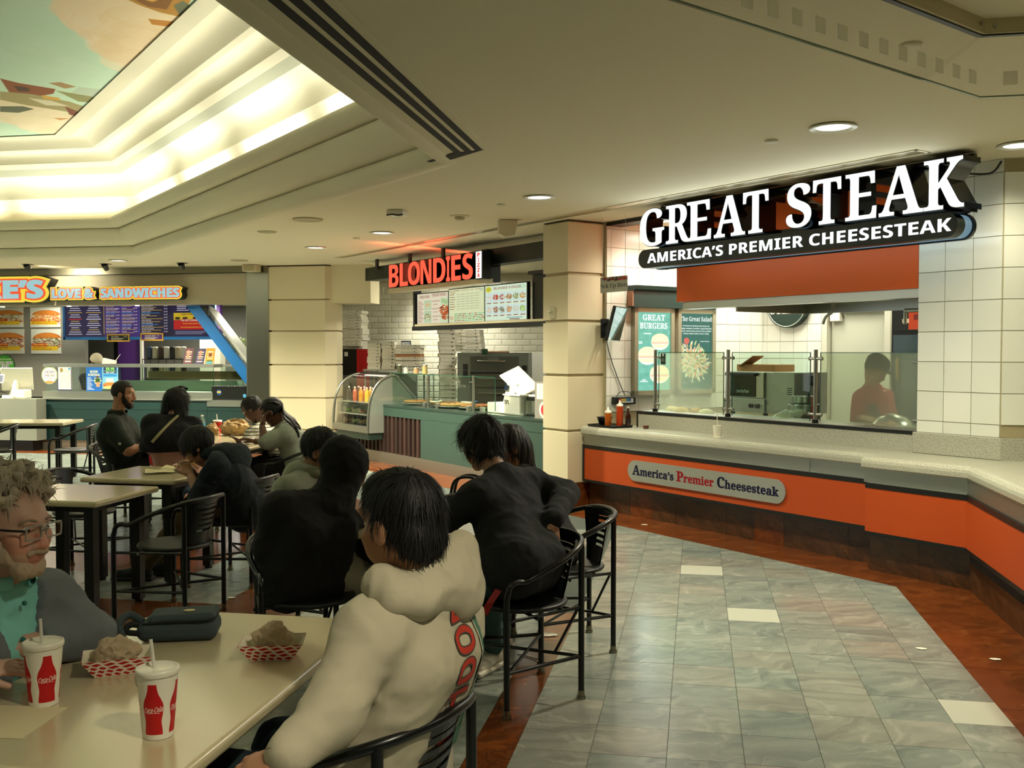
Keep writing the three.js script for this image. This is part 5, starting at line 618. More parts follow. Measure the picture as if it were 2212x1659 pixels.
// lights inside the pizza shop
for (const [x, z] of [[-3.9, -15.4], [-2.2, -14.2], [-0.9, -12.6]]) { const t = thing('shop_panel_light', 'flat ceiling panel light inside the pizza shop', 'ceiling light', [x, CEIL, z], { group: 'pizza shop ceiling panels' }); part(t, 'frame', box(x - 0.32, x + 0.32, CEIL - 0.012, CEIL - 0.001, z - 0.32, z + 0.32), white); part(t, 'diffuser', new THREE.PlaneGeometry(0.58, 0.58).rotateX(Math.PI / 2).translate(x, CEIL - 0.013, z), glow(SHOP, 1.5)); areaLight(V(x, CEIL - 0.03, z), V(x, 0, z), 0.58, 0.58, SHOP, I_SHOP * 1.1); }
{ const x = xOf(930, -16), t = thing('track_spot', 'small black spotlight lighting the white brick wall', 'ceiling light', [x, CEIL, -15.6]); part(t, 'lamp_head', new THREE.CylinderGeometry(0.05, 0.04, 0.14, 16).rotateX(0.5).translate(x, 2.9, -15.6), black); part(t, 'stem', cyl(x, 2.93, CEIL, -15.6, 0.012), black); spot(V(x, 2.8, -15.66), V(x + 0.1, 1.75, BZ), SHOP, 14, 0.7, 0.9); }
// ================= sandwich shop (frame W, front at z = -14.77) =================
const IZ = -14.77, ix = (x, z = IZ) => xOf(x, z), iy = (x, y, z = IZ) => onZ(x, y, z)[1];
struct('wall_shop_back', box(-13.5, -6.4, 0, 3.4, -18.1, -18), greyWall); struct('ceiling_shop', box(-13.5, -6.6, 2.5, 2.6, -18, IZ - 0.3), ceilMat); struct('floor_shop', box(-13.5, -6.6, 0, 0.01, -18, IZ - 0.6), M(0x55503f, 0.6));
struct('wall_shop_right', box(-6.62, -6.5, 0, 3, -18, IZ - 0.3), M(0xb9b6a4, 0.6));
{ // header and steel strip, steel jamb
  const h = struct('trim_30', box(-13.5, ix(535), iy(300, 658), iy(300, 592), IZ - 0.35, IZ), M(0xb3aa90, 0.6)); struct('trim_31', box(-13.5, ix(540), iy(300, 592), CEIL, IZ - 0.35, IZ + 0.03), M(0x8f8a74, 0.35, 0.8)); struct('trim_32', box(-13.5, ix(535), iy(300, 592) - 0.01, iy(300, 592), IZ - 0.1, IZ + 0.035), black);
  const x0 = ix(535), x1 = ix(582); struct('pillar_3', extr(shapeOf([[x0, -IZ - 0.02], [x1, -IZ - 0.02], [x1, -IZ + 0.5], [x0, -IZ + 0.5]]), CEIL, 0).rotateX(-Math.PI / 2), M(0x9ea198, 0.25, 1));
  struct('trim_33', box(ix(535) - 0.02, ix(535), 0, 2.38, IZ - 0.4, IZ), steel);
}
// the letter sign, layered and extruded
{
  const t = thing('bubble_letter_sign', 'cartoon style shop sign in blue letters with red and yellow outlines', 'sign', [-9.6, 2.4, IZ + 0.1]);
  const yel = glow(new THREE.Color(0.95, 0.72, 0.06), 0.85), red = glow(new THREE.Color(0.95, 0.1, 0.025), 0.85), blu = glow(new THREE.Color(0.34, 0.58, 0.6), 0.9), dk = M(0x17181a, 0.5), v = IZ + 0.2;
  const word = (s, x0, x1, yt, yb) => { const a = ix(x0, v), b = ix(x1, v), y1 = iy(x0, yt, v), y0 = iy(x0, yb, v), n = s.length, k = 0.2; const put = (nm, grow, z, d, m) => part(t, nm, text(s, 'sans_bold', a, b, y0, y1, z, d, grow), m); put('sign_body', 0.3, v - 0.01, 0.16, dk); put('yellow_outline', 0.27, v, 0.012, yel); put('red_outline', 0.14, v + 0.008, 0.01, red); put('blue_letters', 0.05, v + 0.016, 0.01, blu); };
  word('IKE’S', -62, 94, 608, 645); word('LOVE &', 116, 204, 625, 644); word('SANDWICHES', 221, 389, 624, 643);
  areaLight(V(-9.6, 2.55, v + 0.05), V(-9.6, 2.5, v + 2), 3.4, 0.25, new THREE.Color(1, 0.7, 0.25), 0.8);
}
// left wall posters
const sandwich = (title, sub, seedS, fill) => canvasTex(320, 260, (c, w, h) => {
  c.fillStyle = '#cfcfc4'; c.fillRect(0, 0, w, h); const y0 = 60;
  c.fillStyle = '#b8641c'; c.beginPath(); c.ellipse(170, 100, 150, 62, 0, Math.PI, 0); c.fill(); c.fillStyle = '#cf7d2a'; c.beginPath(); c.ellipse(160, 88, 128, 44, 0, Math.PI, 0); c.fill();
  for (let i = 0; i < 240; i++) { c.fillStyle = fill[(rnd() * fill.length) | 0]; c.save(); c.translate(rnd(24, 312), rnd(96, 180)); c.rotate(rnd(-0.6, 0.6)); c.fillRect(-14, -3, 28, 6); c.restore(); }
  c.fillStyle = '#a9581a'; c.beginPath(); c.ellipse(170, 178, 148, 34, 0, 0, Math.PI); c.fill();
  c.fillStyle = '#c0241a'; c.fillRect(4, 150, 165, 30); c.fillStyle = '#e0b81e'; c.fillRect(4, 182, 280, 44); c.fillStyle = '#f0d24a'; c.font = 'bold italic 22px sans-serif'; c.fillText(title, 14, 172); c.fillStyle = '#8a2c12'; c.font = 'bold italic 16px sans-serif'; c.fillText(sub[0], 14, 200); c.fillText(sub[1], 14, 219);
});
{
  const z = -16.2, fx = (x) => ix(x, z), fy = (x, y) => iy(x, y, z), P = [[-20, 53, 664, 707, 'NUTTY CAIN', ['TURKEY HONEY', 'SWISS PROVOLONE'], ['#e2dcc4', '#8a7a4a', '#b8482a', '#d8d0b0', '#6a7a3a'], 'poster of a stuffed sandwich above the counter corner'], [68, 133, 664, 707, 'MENAGE A TROIS', ['FRIED CHICKEN AND HONEY MUSTARD', 'BBQ HONEY PEPPER JACK CHEDDAR SWISS'], ['#c8641c', '#d8a050', '#e2c890', '#a8441a'], 'poster of a chicken sandwich beside the blue menu board'], [-20, 54, 711, 764, 'MADISON AVE', ['RICE BREAD CHEESE', 'PEPPER JACK'], ['#e2d8c0', '#6a3a24', '#b03a1c', '#8a4a2a'], 'lower poster of a beef sandwich over the round green notice'], [69, 134, 711, 764, 'SOMETIMES I’M A', ['ARTICHOKE HEARTS', 'MUSHROOMS PROVOLONE'], ['#5a5a32', '#e0dcc4', '#8a3a24', '#c8b890', '#6a6a44'], 'lower poster of a vegetable sandwich below the chicken poster']];
  struct('wall_shop_left', box(-13.5, fx(184), 0, 2.6, z - 0.1, z), M(0x77766c, 0.6));
  for (const [x0, x1, a, b, ti, su, fl, label] of P) single('sandwich_poster', label, 'poster', box(fx(x0), fx(x1), fy(x0, b), fy(x0, a), z, z + 0.012), printed(sandwich(ti, su, 1, fl)), [(fx(x0) + fx(x1)) / 2, fy(x0, b), z + 0.006], { });
  const ge = canvasTex(256, 256, (c) => { c.fillStyle = '#1c3a1e'; c.fillRect(0, 0, 256, 256); c.fillStyle = '#3f9a26'; c.beginPath(); c.arc(128, 128, 122, 0, 7); c.fill(); c.textAlign = 'center'; c.fillStyle = '#e6ecd8'; c.font = 'bold italic 24px sans-serif'; c.fillText('GIVE THE MOST', 128, 62); c.font = 'bold 44px sans-serif'; c.strokeStyle = '#f2f2e6'; c.lineWidth = 8; for (const [s, y] of [['EPIC GIFT', 112], ['EVER', 156]]) { c.strokeText(s, 128, y); c.fillStyle = '#3a2a6a'; c.fillText(s, 128, y); } c.fillStyle = '#e6ecd8'; c.font = 'bold italic 20px sans-serif'; c.fillText('...AN IKE’S GIFT CARD', 128, 184); c.fillStyle = '#2e2a6a'; c.fillRect(60, 200, 140, 40); });
  const gx = fx(12), gy = fy(12, 790), r = 0.2; single('round_gift_notice', 'round green gift card notice on the grey shop wall', 'poster', fitUV(new THREE.CylinderGeometry(r, r, 0.012, 40).rotateX(Math.PI / 2).translate(gx, gy, z + 0.01)), printed(ge), [gx, gy, z]);
  // pendant of wall beyond: dark passage, purple wall, grey back
  struct('wall_shop_dark', box(fx(184), fx(222), 0, 2.6, -17.2, -17.1), M(0x2d3330, 0.8)); struct('wall_shop_purple', box(fx(200), ix(306, -17), 0, 2.6, -17.1, -17.0), purple);
  struct('trim_34', box(ix(306, -17), ix(311, -17), 0, 2.2, -17.0, -16.95), M(0xd8d6c2, 0.5)); struct('wall_shop_side_purple', box(ix(455, -16.9), ix(476, -16.9), 1.5, 2.6, -17, -16.9), purple); struct('trim_35', box(ix(432, -16.8), ix(476, -16.8), 0, 1.95, -17, -16.8), M(0xc9c8b4, 0.6));
}
// blue framed menu board
{
  const z = -15.6, fx = (x) => ix(x, z), fy = (x, y) => iy(x, y, z), x0 = fx(143), x1 = fx(462), y0 = fy(143, 728), y1 = fy(143, 655), t = thing('menu_board', 'long purple menu board in a bright blue frame', 'menu board', [(x0 + x1) / 2, y0, z]);
  const tx = canvasTex(1800, 410, (c, w, h) => {
    c.fillStyle = '#2a1f4a'; c.fillRect(0, 0, w, h); c.fillStyle = '#4a2a78'; c.fillRect(490, 0, 430, h); c.fillStyle = '#241a3c'; c.fillRect(920, 0, 400, h); c.fillStyle = '#c9a53a'; c.fillRect(478, 0, 8, h - 30); c.fillStyle = '#5a6ad0'; c.fillRect(912, 0, 6, h - 40); c.fillRect(694, 10, 3, h);
    const col = (x, wd, n, y) => { for (let i = 0; i < n; i++) { const yy = y + i * ((h - y - 20) / n); c.fillStyle = '#e6e2f0'; c.font = 'bold italic 19px sans-serif'; c.fillText(['No.' + (i * 7 + 12), 'SPIFFY TIFFY', 'NOT SO SLOPPY', 'HOLLYWOOD', 'MATT CAIN', 'ADAM RICHMAN', 'PAUL REUBENS'][(i * 3 + (x | 0)) % 7].slice(0, 14), x, yy); c.fillText('14.50', x + wd - 62, yy); c.fillStyle = i % 4 === 2 ? '#4aa0e0' : '#d8b85a'; c.fillRect(x, yy + 6, wd * (0.55 + 0.3 * ((i * 37) % 10) / 10), 6); } };
    for (const [x, wd] of [[30, 190], [250, 210]]) for (let i = 0; i < 14; i++) { c.fillStyle = i === 6 && x === 30 ? '#d0202a' : i % 4 === 3 ? '#d8b85a' : '#e6e2f0'; const k = 0.5 + 0.45 * ((i * 53) % 10) / 10; c.fillRect(x + wd * (1 - k) / 2, 34 + i * 26, wd * k, i === 6 ? 12 : 9); } c.fillStyle = '#d0202a'; c.fillRect(70, 8, 100, 14); c.fillRect(310, 8, 110, 14);
    col(506, 180, 9, 40); col(704, 200, 9, 34); col(940, 330, 10, 50); c.fillStyle = '#e6e2f0'; for (let i = 0; i < 4; i++) c.fillRect(1370, 20 + i * 24, 110 + (i % 2) * 30, 9); c.fillStyle = '#e8c41e'; c.fillRect(1330, 128, 380, 84); c.fillStyle = '#2a1f1a'; c.font = 'bold italic 25px sans-serif'; c.fillText('DON’T FORGET TO', 1420, 154); for (const x of [1350, 1440, 1560]) { c.fillRect(x, 178, 56, 28); } c.fillStyle = '#d01a1e'; c.fillRect(1330, 216, 420, 110); c.fillStyle = '#f0e6c8'; c.font = 'bold 34px sans-serif'; c.strokeStyle = '#d01a1e'; c.lineWidth = 8; c.strokeText('$4.50 COMBO', 1420, 228); c.fillText('$4.50 COMBO', 1420, 228); c.font = 'bold 20px sans-serif'; c.fillStyle = '#f0c43a'; c.fillText('LOVEANDSANDWICHES.COM', 1410, 306); c.fillText('WANT EVEN MORE OPTIONS?', 1440, 262); c.fillStyle = '#b9b4d0'; for (let i = 0; i < 3; i++) c.fillRect(1350, 344 + i * 15, 380 - i * 30, 5);
  });
  part(t, 'board', quad(x0, x1, y0, y1, z + 0.01), backlit(tx, 0.55)); part(t, 'blue_frame', [box(x0 - 0.03, x1 + 0.03, y0 - 0.05, y0, z - 0.03, z + 0.02), box(x0 - 0.04, x0, y0 - 0.05, y1 + 0.04, z - 0.03, z + 0.02), box(x1, x1 + 0.04, y0 - 0.05, y1 + 0.04, z - 0.03, z + 0.02)], M(0x1f6fb8, 0.4)); part(t, 'casing', box(x0 - 0.03, x1 + 0.03, y0 - 0.04, y1 + 0.04, z - 0.06, z), black); areaLight(V((x0 + x1) / 2, (y0 + y1) / 2, z + 0.04), V((x0 + x1) / 2, y0, z + 2), x1 - x0, y1 - y0, new THREE.Color(0.7, 0.6, 1), 0.25);
  const card = (xa, xb, ya, yb, bg, lines, label) => { const tt = canvasTex(300, 90, (c) => { c.fillStyle = '#d9a92e'; c.fillRect(0, 0, 300, 90); c.fillStyle = bg; c.fillRect(14, 14, 272, 62); c.fillStyle = '#f0ead8'; c.font = 'bold italic 24px serif'; c.fillText(lines[0], 56, 40); c.fillStyle = '#d8d0c0'; c.fillRect(56, 50, 170, 6); c.fillRect(56, 62, 140, 6); c.font = 'bold 20px sans-serif'; c.fillText(lines[1], 222, 38); }); single('specials_card', label, 'sign', box(fx(xa), fx(xb), fy(xa, yb), fy(xa, ya), z + 0.02, z + 0.04), printed(tt), [fx((xa + xb) / 2), fy(xa, yb), z + 0.03]); };
  card(235, 283, 722, 738, '#12180f', ['Da Vinci', '14.50'], 'small black specials card in a yellow frame under the menu board'); card(307, 356, 720, 736, '#4a2a78', ['Double Dad', '18'], 'small purple specials card in a yellow frame under the menu board');
}
// diagonal blue and white brace
{
  const z = IZ - 0.12, A = [ix(403, z), iy(403, 660, z)], B = [ix(432, z), iy(432, 660, z)], C = [ix(536, z), iy(536, 800, z)], D = [ix(536, z), iy(536, 836, z)], E = [ix(536, z), iy(536, 788, z)], F = [ix(448, z), iy(448, 672, z)];
  const t = thing('diagonal_brace', 'slanted blue and white beam across the shop opening', 'beam', [ix(470, z), 1.6, z]); part(t, 'blue_face', extr(shapeOf([A, B, C, D]), 0.08).translate(0, 0, z - 0.08), M(0x0f66ac, 0.45)); part(t, 'white_edge', extr(shapeOf([B, F, E, C]), 0.3).translate(0, 0, z - 0.42), M(0xc9cac0, 0.5)); part(t, 'dark_joint', extr(shapeOf([[B[0] - 0.02, B[1]], [B[0] + 0.16, B[1]], [F[0] + 0.02, F[1] - 0.1]]), 0.05).translate(0, 0, z - 0.06), black);
}
// counter, steel ledge, glass guard
{
  const xl = ix(77), xr = ix(535), yP = iy(300, 863), t = thing('sandwich_counter', 'dark teal panelled counter with a steel ledge and base', 'counter', [-8.8, 0, IZ - 0.4]), teal = M(0x16322f, 0.45);
  const k = iy(100, 950); for (let i = 0; i < 4; i++) { const a = k + i * (yP - k) / 4, b = k + (i + 1) * (yP - k) / 4; for (const [u, w] of [[-13, ix(447) - 0.004], [ix(447), xr]]) part(t, 'front_board', box(u, w, a + 0.004, i === 3 && w === xr ? b - 0.1 : b, IZ - 0.6, IZ), teal); } part(t, 'recess', box(-13, xr, k, yP, IZ - 0.6, IZ - 0.012), black);
  part(t, 'kick_plate', box(-13, xr, 0, k, IZ - 0.6, IZ - 0.02), M(0x9a8f7c, 0.35, 0.7)); part(t, 'steel_ledge', [box(ix(88), ix(456), yP, iy(88, 845), IZ - 0.65, IZ - 0.04), box(ix(80), ix(456), yP - 0.012, yP + 0.004, IZ - 0.65, IZ + 0.02)], steelDull); part(t, 'steel_ledge', box(ix(447), xr, yP - 0.1, yP, IZ - 0.6, IZ + 0.01), steelDull);
  const b = thing('steel_bin_panel', 'pale steel pedestal under the till stand', 'pedestal', [ix(30), 0, IZ + 0.25]); part(b, 'panel', box(-11.9, ix(77, IZ + 0.3), iy(77, 912, IZ + 0.3) - 0.3, iy(77, 862, IZ + 0.3), IZ + 0.05, IZ + 0.3), M(0xa8ab9c, 0.35, 0.6)); part(b, 'plinth', box(-11.85, ix(77, IZ + 0.3) - 0.1, 0, iy(77, 912, IZ + 0.3) - 0.3, IZ + 0.05, IZ + 0.26), black);
  const g = thing('sandwich_glass_guard', 'tall glass guard with a steel top rail on the sandwich counter', 'glass screen', [-8.8, iy(88, 845), IZ - 0.1]), z = IZ - 0.1, y0 = iy(88, 845), y1 = iy(88, 793); part(g, 'top_rail', box(ix(86), ix(456), iy(88, 793), iy(88, 786), z - 0.3, z + 0.02), steelDull); const cuts = [90, 252, 455]; for (let i = 0; i < 2; i++) { const p = part(g, 'pane', quad(ix(cuts[i]), ix(cuts[i + 1]), y0, y1, z), greenGlass); part(p, 'pane_edge', box(ix(cuts[i + 1]) - 0.006, ix(cuts[i + 1]), y0, y1, z - 0.004, z + 0.004), glassEdge); } part(g, 'pane', quad(ix(457), ix(534), y0, y1, z - 0.2), greenGlass);
  const inner = part(g, 'food_well', [box(ix(165), ix(500), y0 - 0.02, y0 + 0.17, z - 0.5, z - 0.48)], M(0x9fb3a0, 0.3, 0.5)); part(g, 'work_shelf', box(ix(250), ix(480), y0 + 0.18, y0 + 0.32, z - 0.9, z - 0.88), M(0x8a7a58, 0.25, 0.9)); part(g, 'end_panel', box(ix(500), ix(503), y0, y0 + 0.35, z - 0.9, z - 0.3), steel);
}
// notices behind the glass
{
  const z = IZ - 0.085, y0 = iy(88, 845) + 0.002, put = (x0, x1, a, b, w, h, draw, label, round) => { const u0 = ix(x0, z), u1 = ix(x1, z), ya = Math.max(y0, iy(x0, b, z)), yb = iy(x0, a, z), g = round ? fitUV(new THREE.CylinderGeometry((u1 - u0) / 2, (u1 - u0) / 2, 0.01, 36).rotateX(Math.PI / 2).translate((u0 + u1) / 2, (ya + yb) / 2, z)) : box(u0, u1, ya, yb, z - 0.004, z + 0.004); single('counter_notice', label, 'notice', g, printed(canvasTex(w, h, draw)), [(u0 + u1) / 2, ya, z]); };
  put(90, 124, 792, 829, 200, 200, (c) => { c.fillStyle = '#e4e0cc'; c.fillRect(0, 0, 200, 200); c.strokeStyle = '#7a9a4a'; c.lineWidth = 8; c.beginPath(); c.arc(100, 100, 94, 0, 7); c.stroke(); c.textAlign = 'center'; c.fillStyle = '#3a2a5e'; c.font = 'bold 36px sans-serif'; c.fillText('ORDER', 100, 76); c.fillText('ONLINE', 100, 114); c.font = 'bold 13px sans-serif'; c.fillText('WE’LL ADD AN', 108, 136); c.fillText('ESTIMATE', 108, 152); c.fillStyle = '#b8804a'; c.beginPath(); c.ellipse(100, 178, 60, 14, 0, 0, 7); c.fill(); }, 'round white order online notice behind the glass', true);
  put(124, 155, 792, 843, 180, 300, (c) => { c.fillStyle = '#3a345e'; c.fillRect(0, 0, 180, 300); c.fillStyle = '#e2dfce'; c.fillRect(10, 6, 160, 282); c.fillStyle = '#8a7a4a'; c.beginPath(); c.ellipse(52, 44, 20, 30, 0, 0, 7); c.fill(); c.strokeStyle = '#6a8a5a'; c.lineWidth = 4; c.strokeRect(76, 40, 70, 26); c.fillStyle = '#2f86c0'; c.beginPath(); c.arc(150, 26, 14, 0, 7); c.fill(); c.fillStyle = '#4a4a44'; c.font = '14px sans-serif'; ['Monday', 'Tuesday', 'Wednesday', 'Thursday', 'Friday', 'Saturday', 'Sunday'].forEach((s, i) => { c.fillText(s, 30, 108 + i * 26); c.fillText('11am - 7pm', 96, 108 + i * 26); }); }, 'white opening hours notice in a dark frame');
  put(186, 220, 792, 845, 200, 310, (c) => { c.fillStyle = '#1a5fae'; c.fillRect(0, 0, 200, 310); c.fillStyle = '#d8d6a8'; c.font = 'bold 42px sans-serif'; c.textAlign = 'center'; c.fillText('NOW', 100, 78); c.fillText('HIRING', 100, 118); c.fillStyle = '#e2d48a'; c.beginPath(); for (let i = 0; i < 16; i++) { const r = i % 2 ? 34 : 56; c.lineTo(146 + Math.cos(i * 0.3927) * r, 176 + Math.sin(i * 0.3927) * r); } c.fill(); c.fillStyle = '#5a3424'; c.beginPath(); c.arc(146, 130, 15, 0, 7); c.fill(); c.fillStyle = '#24502a'; c.fillRect(118, 146, 58, 56); c.fillStyle = '#c08a6a'; c.fillRect(126, 194, 46, 60); c.fillStyle = '#c8d8ea'; for (let i = 0; i < 8; i++) c.fillRect(14, 138 + i * 18, 46 + (i % 3) * 14, 7); c.fillRect(14, 280, 90, 9); }, 'blue now hiring poster behind the glass');
  put(221, 255, 792, 843, 200, 300, (c) => { c.fillStyle = '#6aa8c8'; c.fillRect(0, 0, 200, 300); c.fillStyle = '#24306a'; c.fillRect(16, 6, 170, 78); c.fillStyle = '#8ae03a'; c.font = 'bold 44px sans-serif'; c.textAlign = 'center'; c.fillText('$8.98', 100, 42); c.font = 'bold 17px sans-serif'; c.fillText('STUDENT SPECIAL', 100, 62); c.fillStyle = '#f0f0e0'; c.fillText('2PM - CLOSE', 100, 80); c.fillStyle = '#2a7ab8'; c.fillRect(14, 92, 172, 34); c.fillStyle = '#e2d6c0'; c.fillRect(50, 150, 90, 50); c.fillStyle = '#b8743a'; c.beginPath(); c.ellipse(100, 230, 92, 34, 0, 0, 7); c.fill(); c.fillStyle = '#a83a2a'; c.fillRect(14, 236, 170, 16); c.fillStyle = '#d8b070'; c.beginPath(); c.ellipse(100, 262, 90, 22, 0, 0, 7); c.fill(); c.fillStyle = '#2a3a24'; c.fillRect(0, 284, 200, 16); }, 'light blue student special poster behind the glass');
}
// till
{
  const z = IZ + 0.15, Y = iy(40, 861, z), x = ix(30, z), t = thing('till', 'cream tablet till with customer screen on the pedestal', 'register', [x, Y, z]); part(t, 'tablet', rbox(-0.24, 0.24, -0.2, 0.2, -0.012, 0.012, 0.012).rotateX(0.35).rotateY(0.5).translate(x + 0.02, Y + 0.32, z - 0.05), whitePlastic); const cs = part(t, 'customer_screen', rbox(-0.1, 0.1, -0.075, 0.075, -0.01, 0.01, 0.006).rotateX(-0.25).translate(x - 0.17, Y + 0.33, z + 0.14), whitePlastic); part(cs, 'display', new THREE.PlaneGeometry(0.16, 0.11).rotateX(-0.25).translate(x - 0.17, Y + 0.332, z + 0.152), glow(new THREE.Color(0.62, 0.64, 0.7), 0.55)); part(t, 'stand', rod(V(x - 0.02, Y, z), V(x + 0.02, Y + 0.3, z - 0.03), 0.09, 0.03, 14), whitePlastic); part(t, 'printer', rbox(x + 0.02, x + 0.26, Y, Y + 0.15, z - 0.1, z + 0.08, 0.03), whitePlastic); part(t, 'scanner', rbox(x - 0.12, x + 0.06, Y, Y + 0.06, z + 0.08, z + 0.15, 0.012), whitePlastic); part(t, 'cable', tube([[x - 0.3, Y + 0.02, z + 0.05], [x - 0.2, Y + 0.11, z + 0.08], [x - 0.08, Y + 0.1, z + 0.1]], 0.008, 14, 6), black);
}
// chips rack, leaflets, plant, black crate
{
  const z = -16.3, x0 = ix(318, z), x1 = ix(403, z), y1 = iy(318, 777, z), t = thing('chip_rack', 'black wire rack holding foil snack bags', 'rack', [(x0 + x1) / 2, 0, z]); for (const y of [y1, y1 - 0.35]) { part(t, 'shelf', [box(x0, x1, y, y + 0.012, z - 0.15, z + 0.15), box(x0, x1, y - 0.1, y - 0.09, z + 0.14, z + 0.15)], black); } for (let i = 0; i < 6; i++) part(t, 'upright', rod(V(x0 + i * (x1 - x0) / 5, 0, z + 0.145), V(x0 + i * (x1 - x0) / 5, y1 + 0.02, z + 0.145), 0.006, 0.006, 6), black);
  const cols = [0x3f4a5a, 0xb9b49a, 0x3c2c22, 0xc4c0b0, 0x2a2a2c, 0xb0a486, 0xd0ccbc]; [0, 1].forEach((r) => { for (let i = 0; i < 7; i++) { const x = x0 + 0.05 + i * (x1 - x0 - 0.1) / 6, y = r ? y1 - 0.338 : y1 + 0.012, g = new RoundedBoxGeometry(0.1, 0.22, 0.05, 3, 0.02), p = g.attributes.position; for (let k = 0; k < p.count; k++) p.setZ(k, p.getZ(k) * (1 + nz(p.getX(k) * 30 + i, p.getY(k) * 30, r) * 0.5)); g.computeVertexNormals(); single('snack_bag', r ? 'foil snack bag on the lower rack shelf' : 'foil snack bag on the upper rack shelf', 'snack bag', g.translate(x, y + 0.11, z), M(cols[(i + r * 3) % 7], 0.3, 0.4), [x, y, z], { group: r ? 'lower snack bags' : 'upper snack bags' }); } });
  for (const [xp, a, b, lean, col, label] of [[405, 752, 787, 0.18, '#5a3a44', 'tall maroon leaflet standing on the guard rail'], [430, 753, 787, 0.22, '#3f3656', 'tall purple leaflet standing on the guard rail'], [452, 752, 787, 0.14, '#c9882c', 'orange leaflet with a blue foot standing on the guard rail']]) { const zz = IZ - 0.2, x = ix(xp, zz), ya = iy(xp, b, zz), yb = iy(xp, a, zz), tx = canvasTex(80, 150, (c) => { c.fillStyle = col; c.fillRect(0, 0, 80, 150); c.fillStyle = '#e2d0b0'; for (let i = 0; i < 5; i++) c.fillRect(14, 30 + i * 22, 52, i % 2 ? 5 : 10); if (col === '#c9882c') { c.fillStyle = '#2f8aa0'; c.fillRect(8, 128, 64, 18); c.fillStyle = '#2f5a3a'; c.fillRect(14, 112, 52, 14); c.fillStyle = '#6a3a1a'; c.fillRect(26, 46, 30, 34); } else { c.fillStyle = '#c07a62'; c.fillRect(26, 20, 20, 70); } }); single('table_leaflet', label, 'leaflet', box(-0.075, 0.075, 0, yb - ya, -0.004, 0.004).applyMatrix4(new THREE.Matrix4().makeShear(0, 0, lean, 0, 0, 0)).translate(x, ya, zz), printed(tx), [x, ya, zz]); }
  const zp = IZ - 0.9, xp = ix(514, zp), yp = iy(514, 762, zp) - 0.2, pl = thing('spider_plant', 'spider plant with arching leaves in a white pot', 'plant', [xp, yp, zp]); part(pl, 'pot', lathe([[0, 0], [0.07, 0], [0.1, 0.16], [0.09, 0.16], [0, 0.14]], xp, yp, zp), white); for (let i = 0; i < 34; i++) { const a = i * 2.4, L = rnd(0.14, 0.26), up = rnd(0.16, 0.34); part(pl, 'leaf', tube([[xp, yp + 0.14, zp], [xp + Math.cos(a) * L * 0.5, yp + 0.14 + up, zp + Math.sin(a) * L * 0.5], [xp + Math.cos(a) * L, yp + 0.14 + up * 0.5, zp + Math.sin(a) * L]], 0.006, 8, 4), M(i % 2 ? 0x6d7f3c : 0x93a05c, 0.6)); } single('plant_shelf', 'small shelf carrying the spider plant', 'shelf', box(xp - 0.2, xp + 0.25, yp - 0.03, yp, zp - 0.2, zp + 0.2), steelDull, [xp, yp - 0.03, zp]);
  const zc = IZ - 0.05, c0 = ix(456, zc), c1 = ix(535, zc) - 0.03, ya = iy(480, 864, zc), yb = iy(480, 834, zc), cr = thing('black_crate', 'black plastic crate with round stickers on the counter end', 'crate', [(c0 + c1) / 2, ya, zc - 0.15]); part(cr, 'crate_body', rbox(c0, c1, ya, yb, zc - 0.3, zc, 0.01), black); for (let i = 0; i < 12; i++) part(cr, 'rib', box(c0 + 0.03 + i * (c1 - c0 - 0.06) / 11 - 0.006, c0 + 0.03 + i * (c1 - c0 - 0.06) / 11 + 0.006, yb - 0.03, yb + 0.004, zc, zc + 0.006), black); const sx = ix(473, zc); part(cr, 'sticker', new THREE.CylinderGeometry(0.045, 0.045, 0.004, 24).rotateX(Math.PI / 2).translate(sx, (ya + yb) / 2 + 0.01, zc + 0.003), M(0x1f4a7a, 0.5)); part(cr, 'sticker_mark', rbox(sx - 0.03, sx + 0.03, (ya + yb) / 2, (ya + yb) / 2 + 0.03, zc + 0.005, zc + 0.008, 0.001), M(0xc9a04a, 0.5)); part(cr, 'sticker', new THREE.CylinderGeometry(0.028, 0.028, 0.004, 24).rotateX(Math.PI / 2).translate(ix(528, zc), ya + 0.07, zc + 0.003), M(0x4a9ac8, 0.5));
  const pc = thing('clipboard_stack', 'white binder and pen standing behind the guard rail', 'binder', [ix(235, -15.7), 1.2, -15.7]); part(pc, 'binder', rbox(-0.12, 0.12, -0.08, 0.08, -0.03, 0.03, 0.006).rotateZ(-0.2).translate(ix(236, -15.7), iy(236, 786, -15.7), -15.7), white); part(pc, 'pen', rod(V(ix(247, -15.7), iy(247, 785, -15.7), -15.68), V(ix(262, -15.7), iy(262, 765, -15.7), -15.68), 0.008, 0.004), white);
}
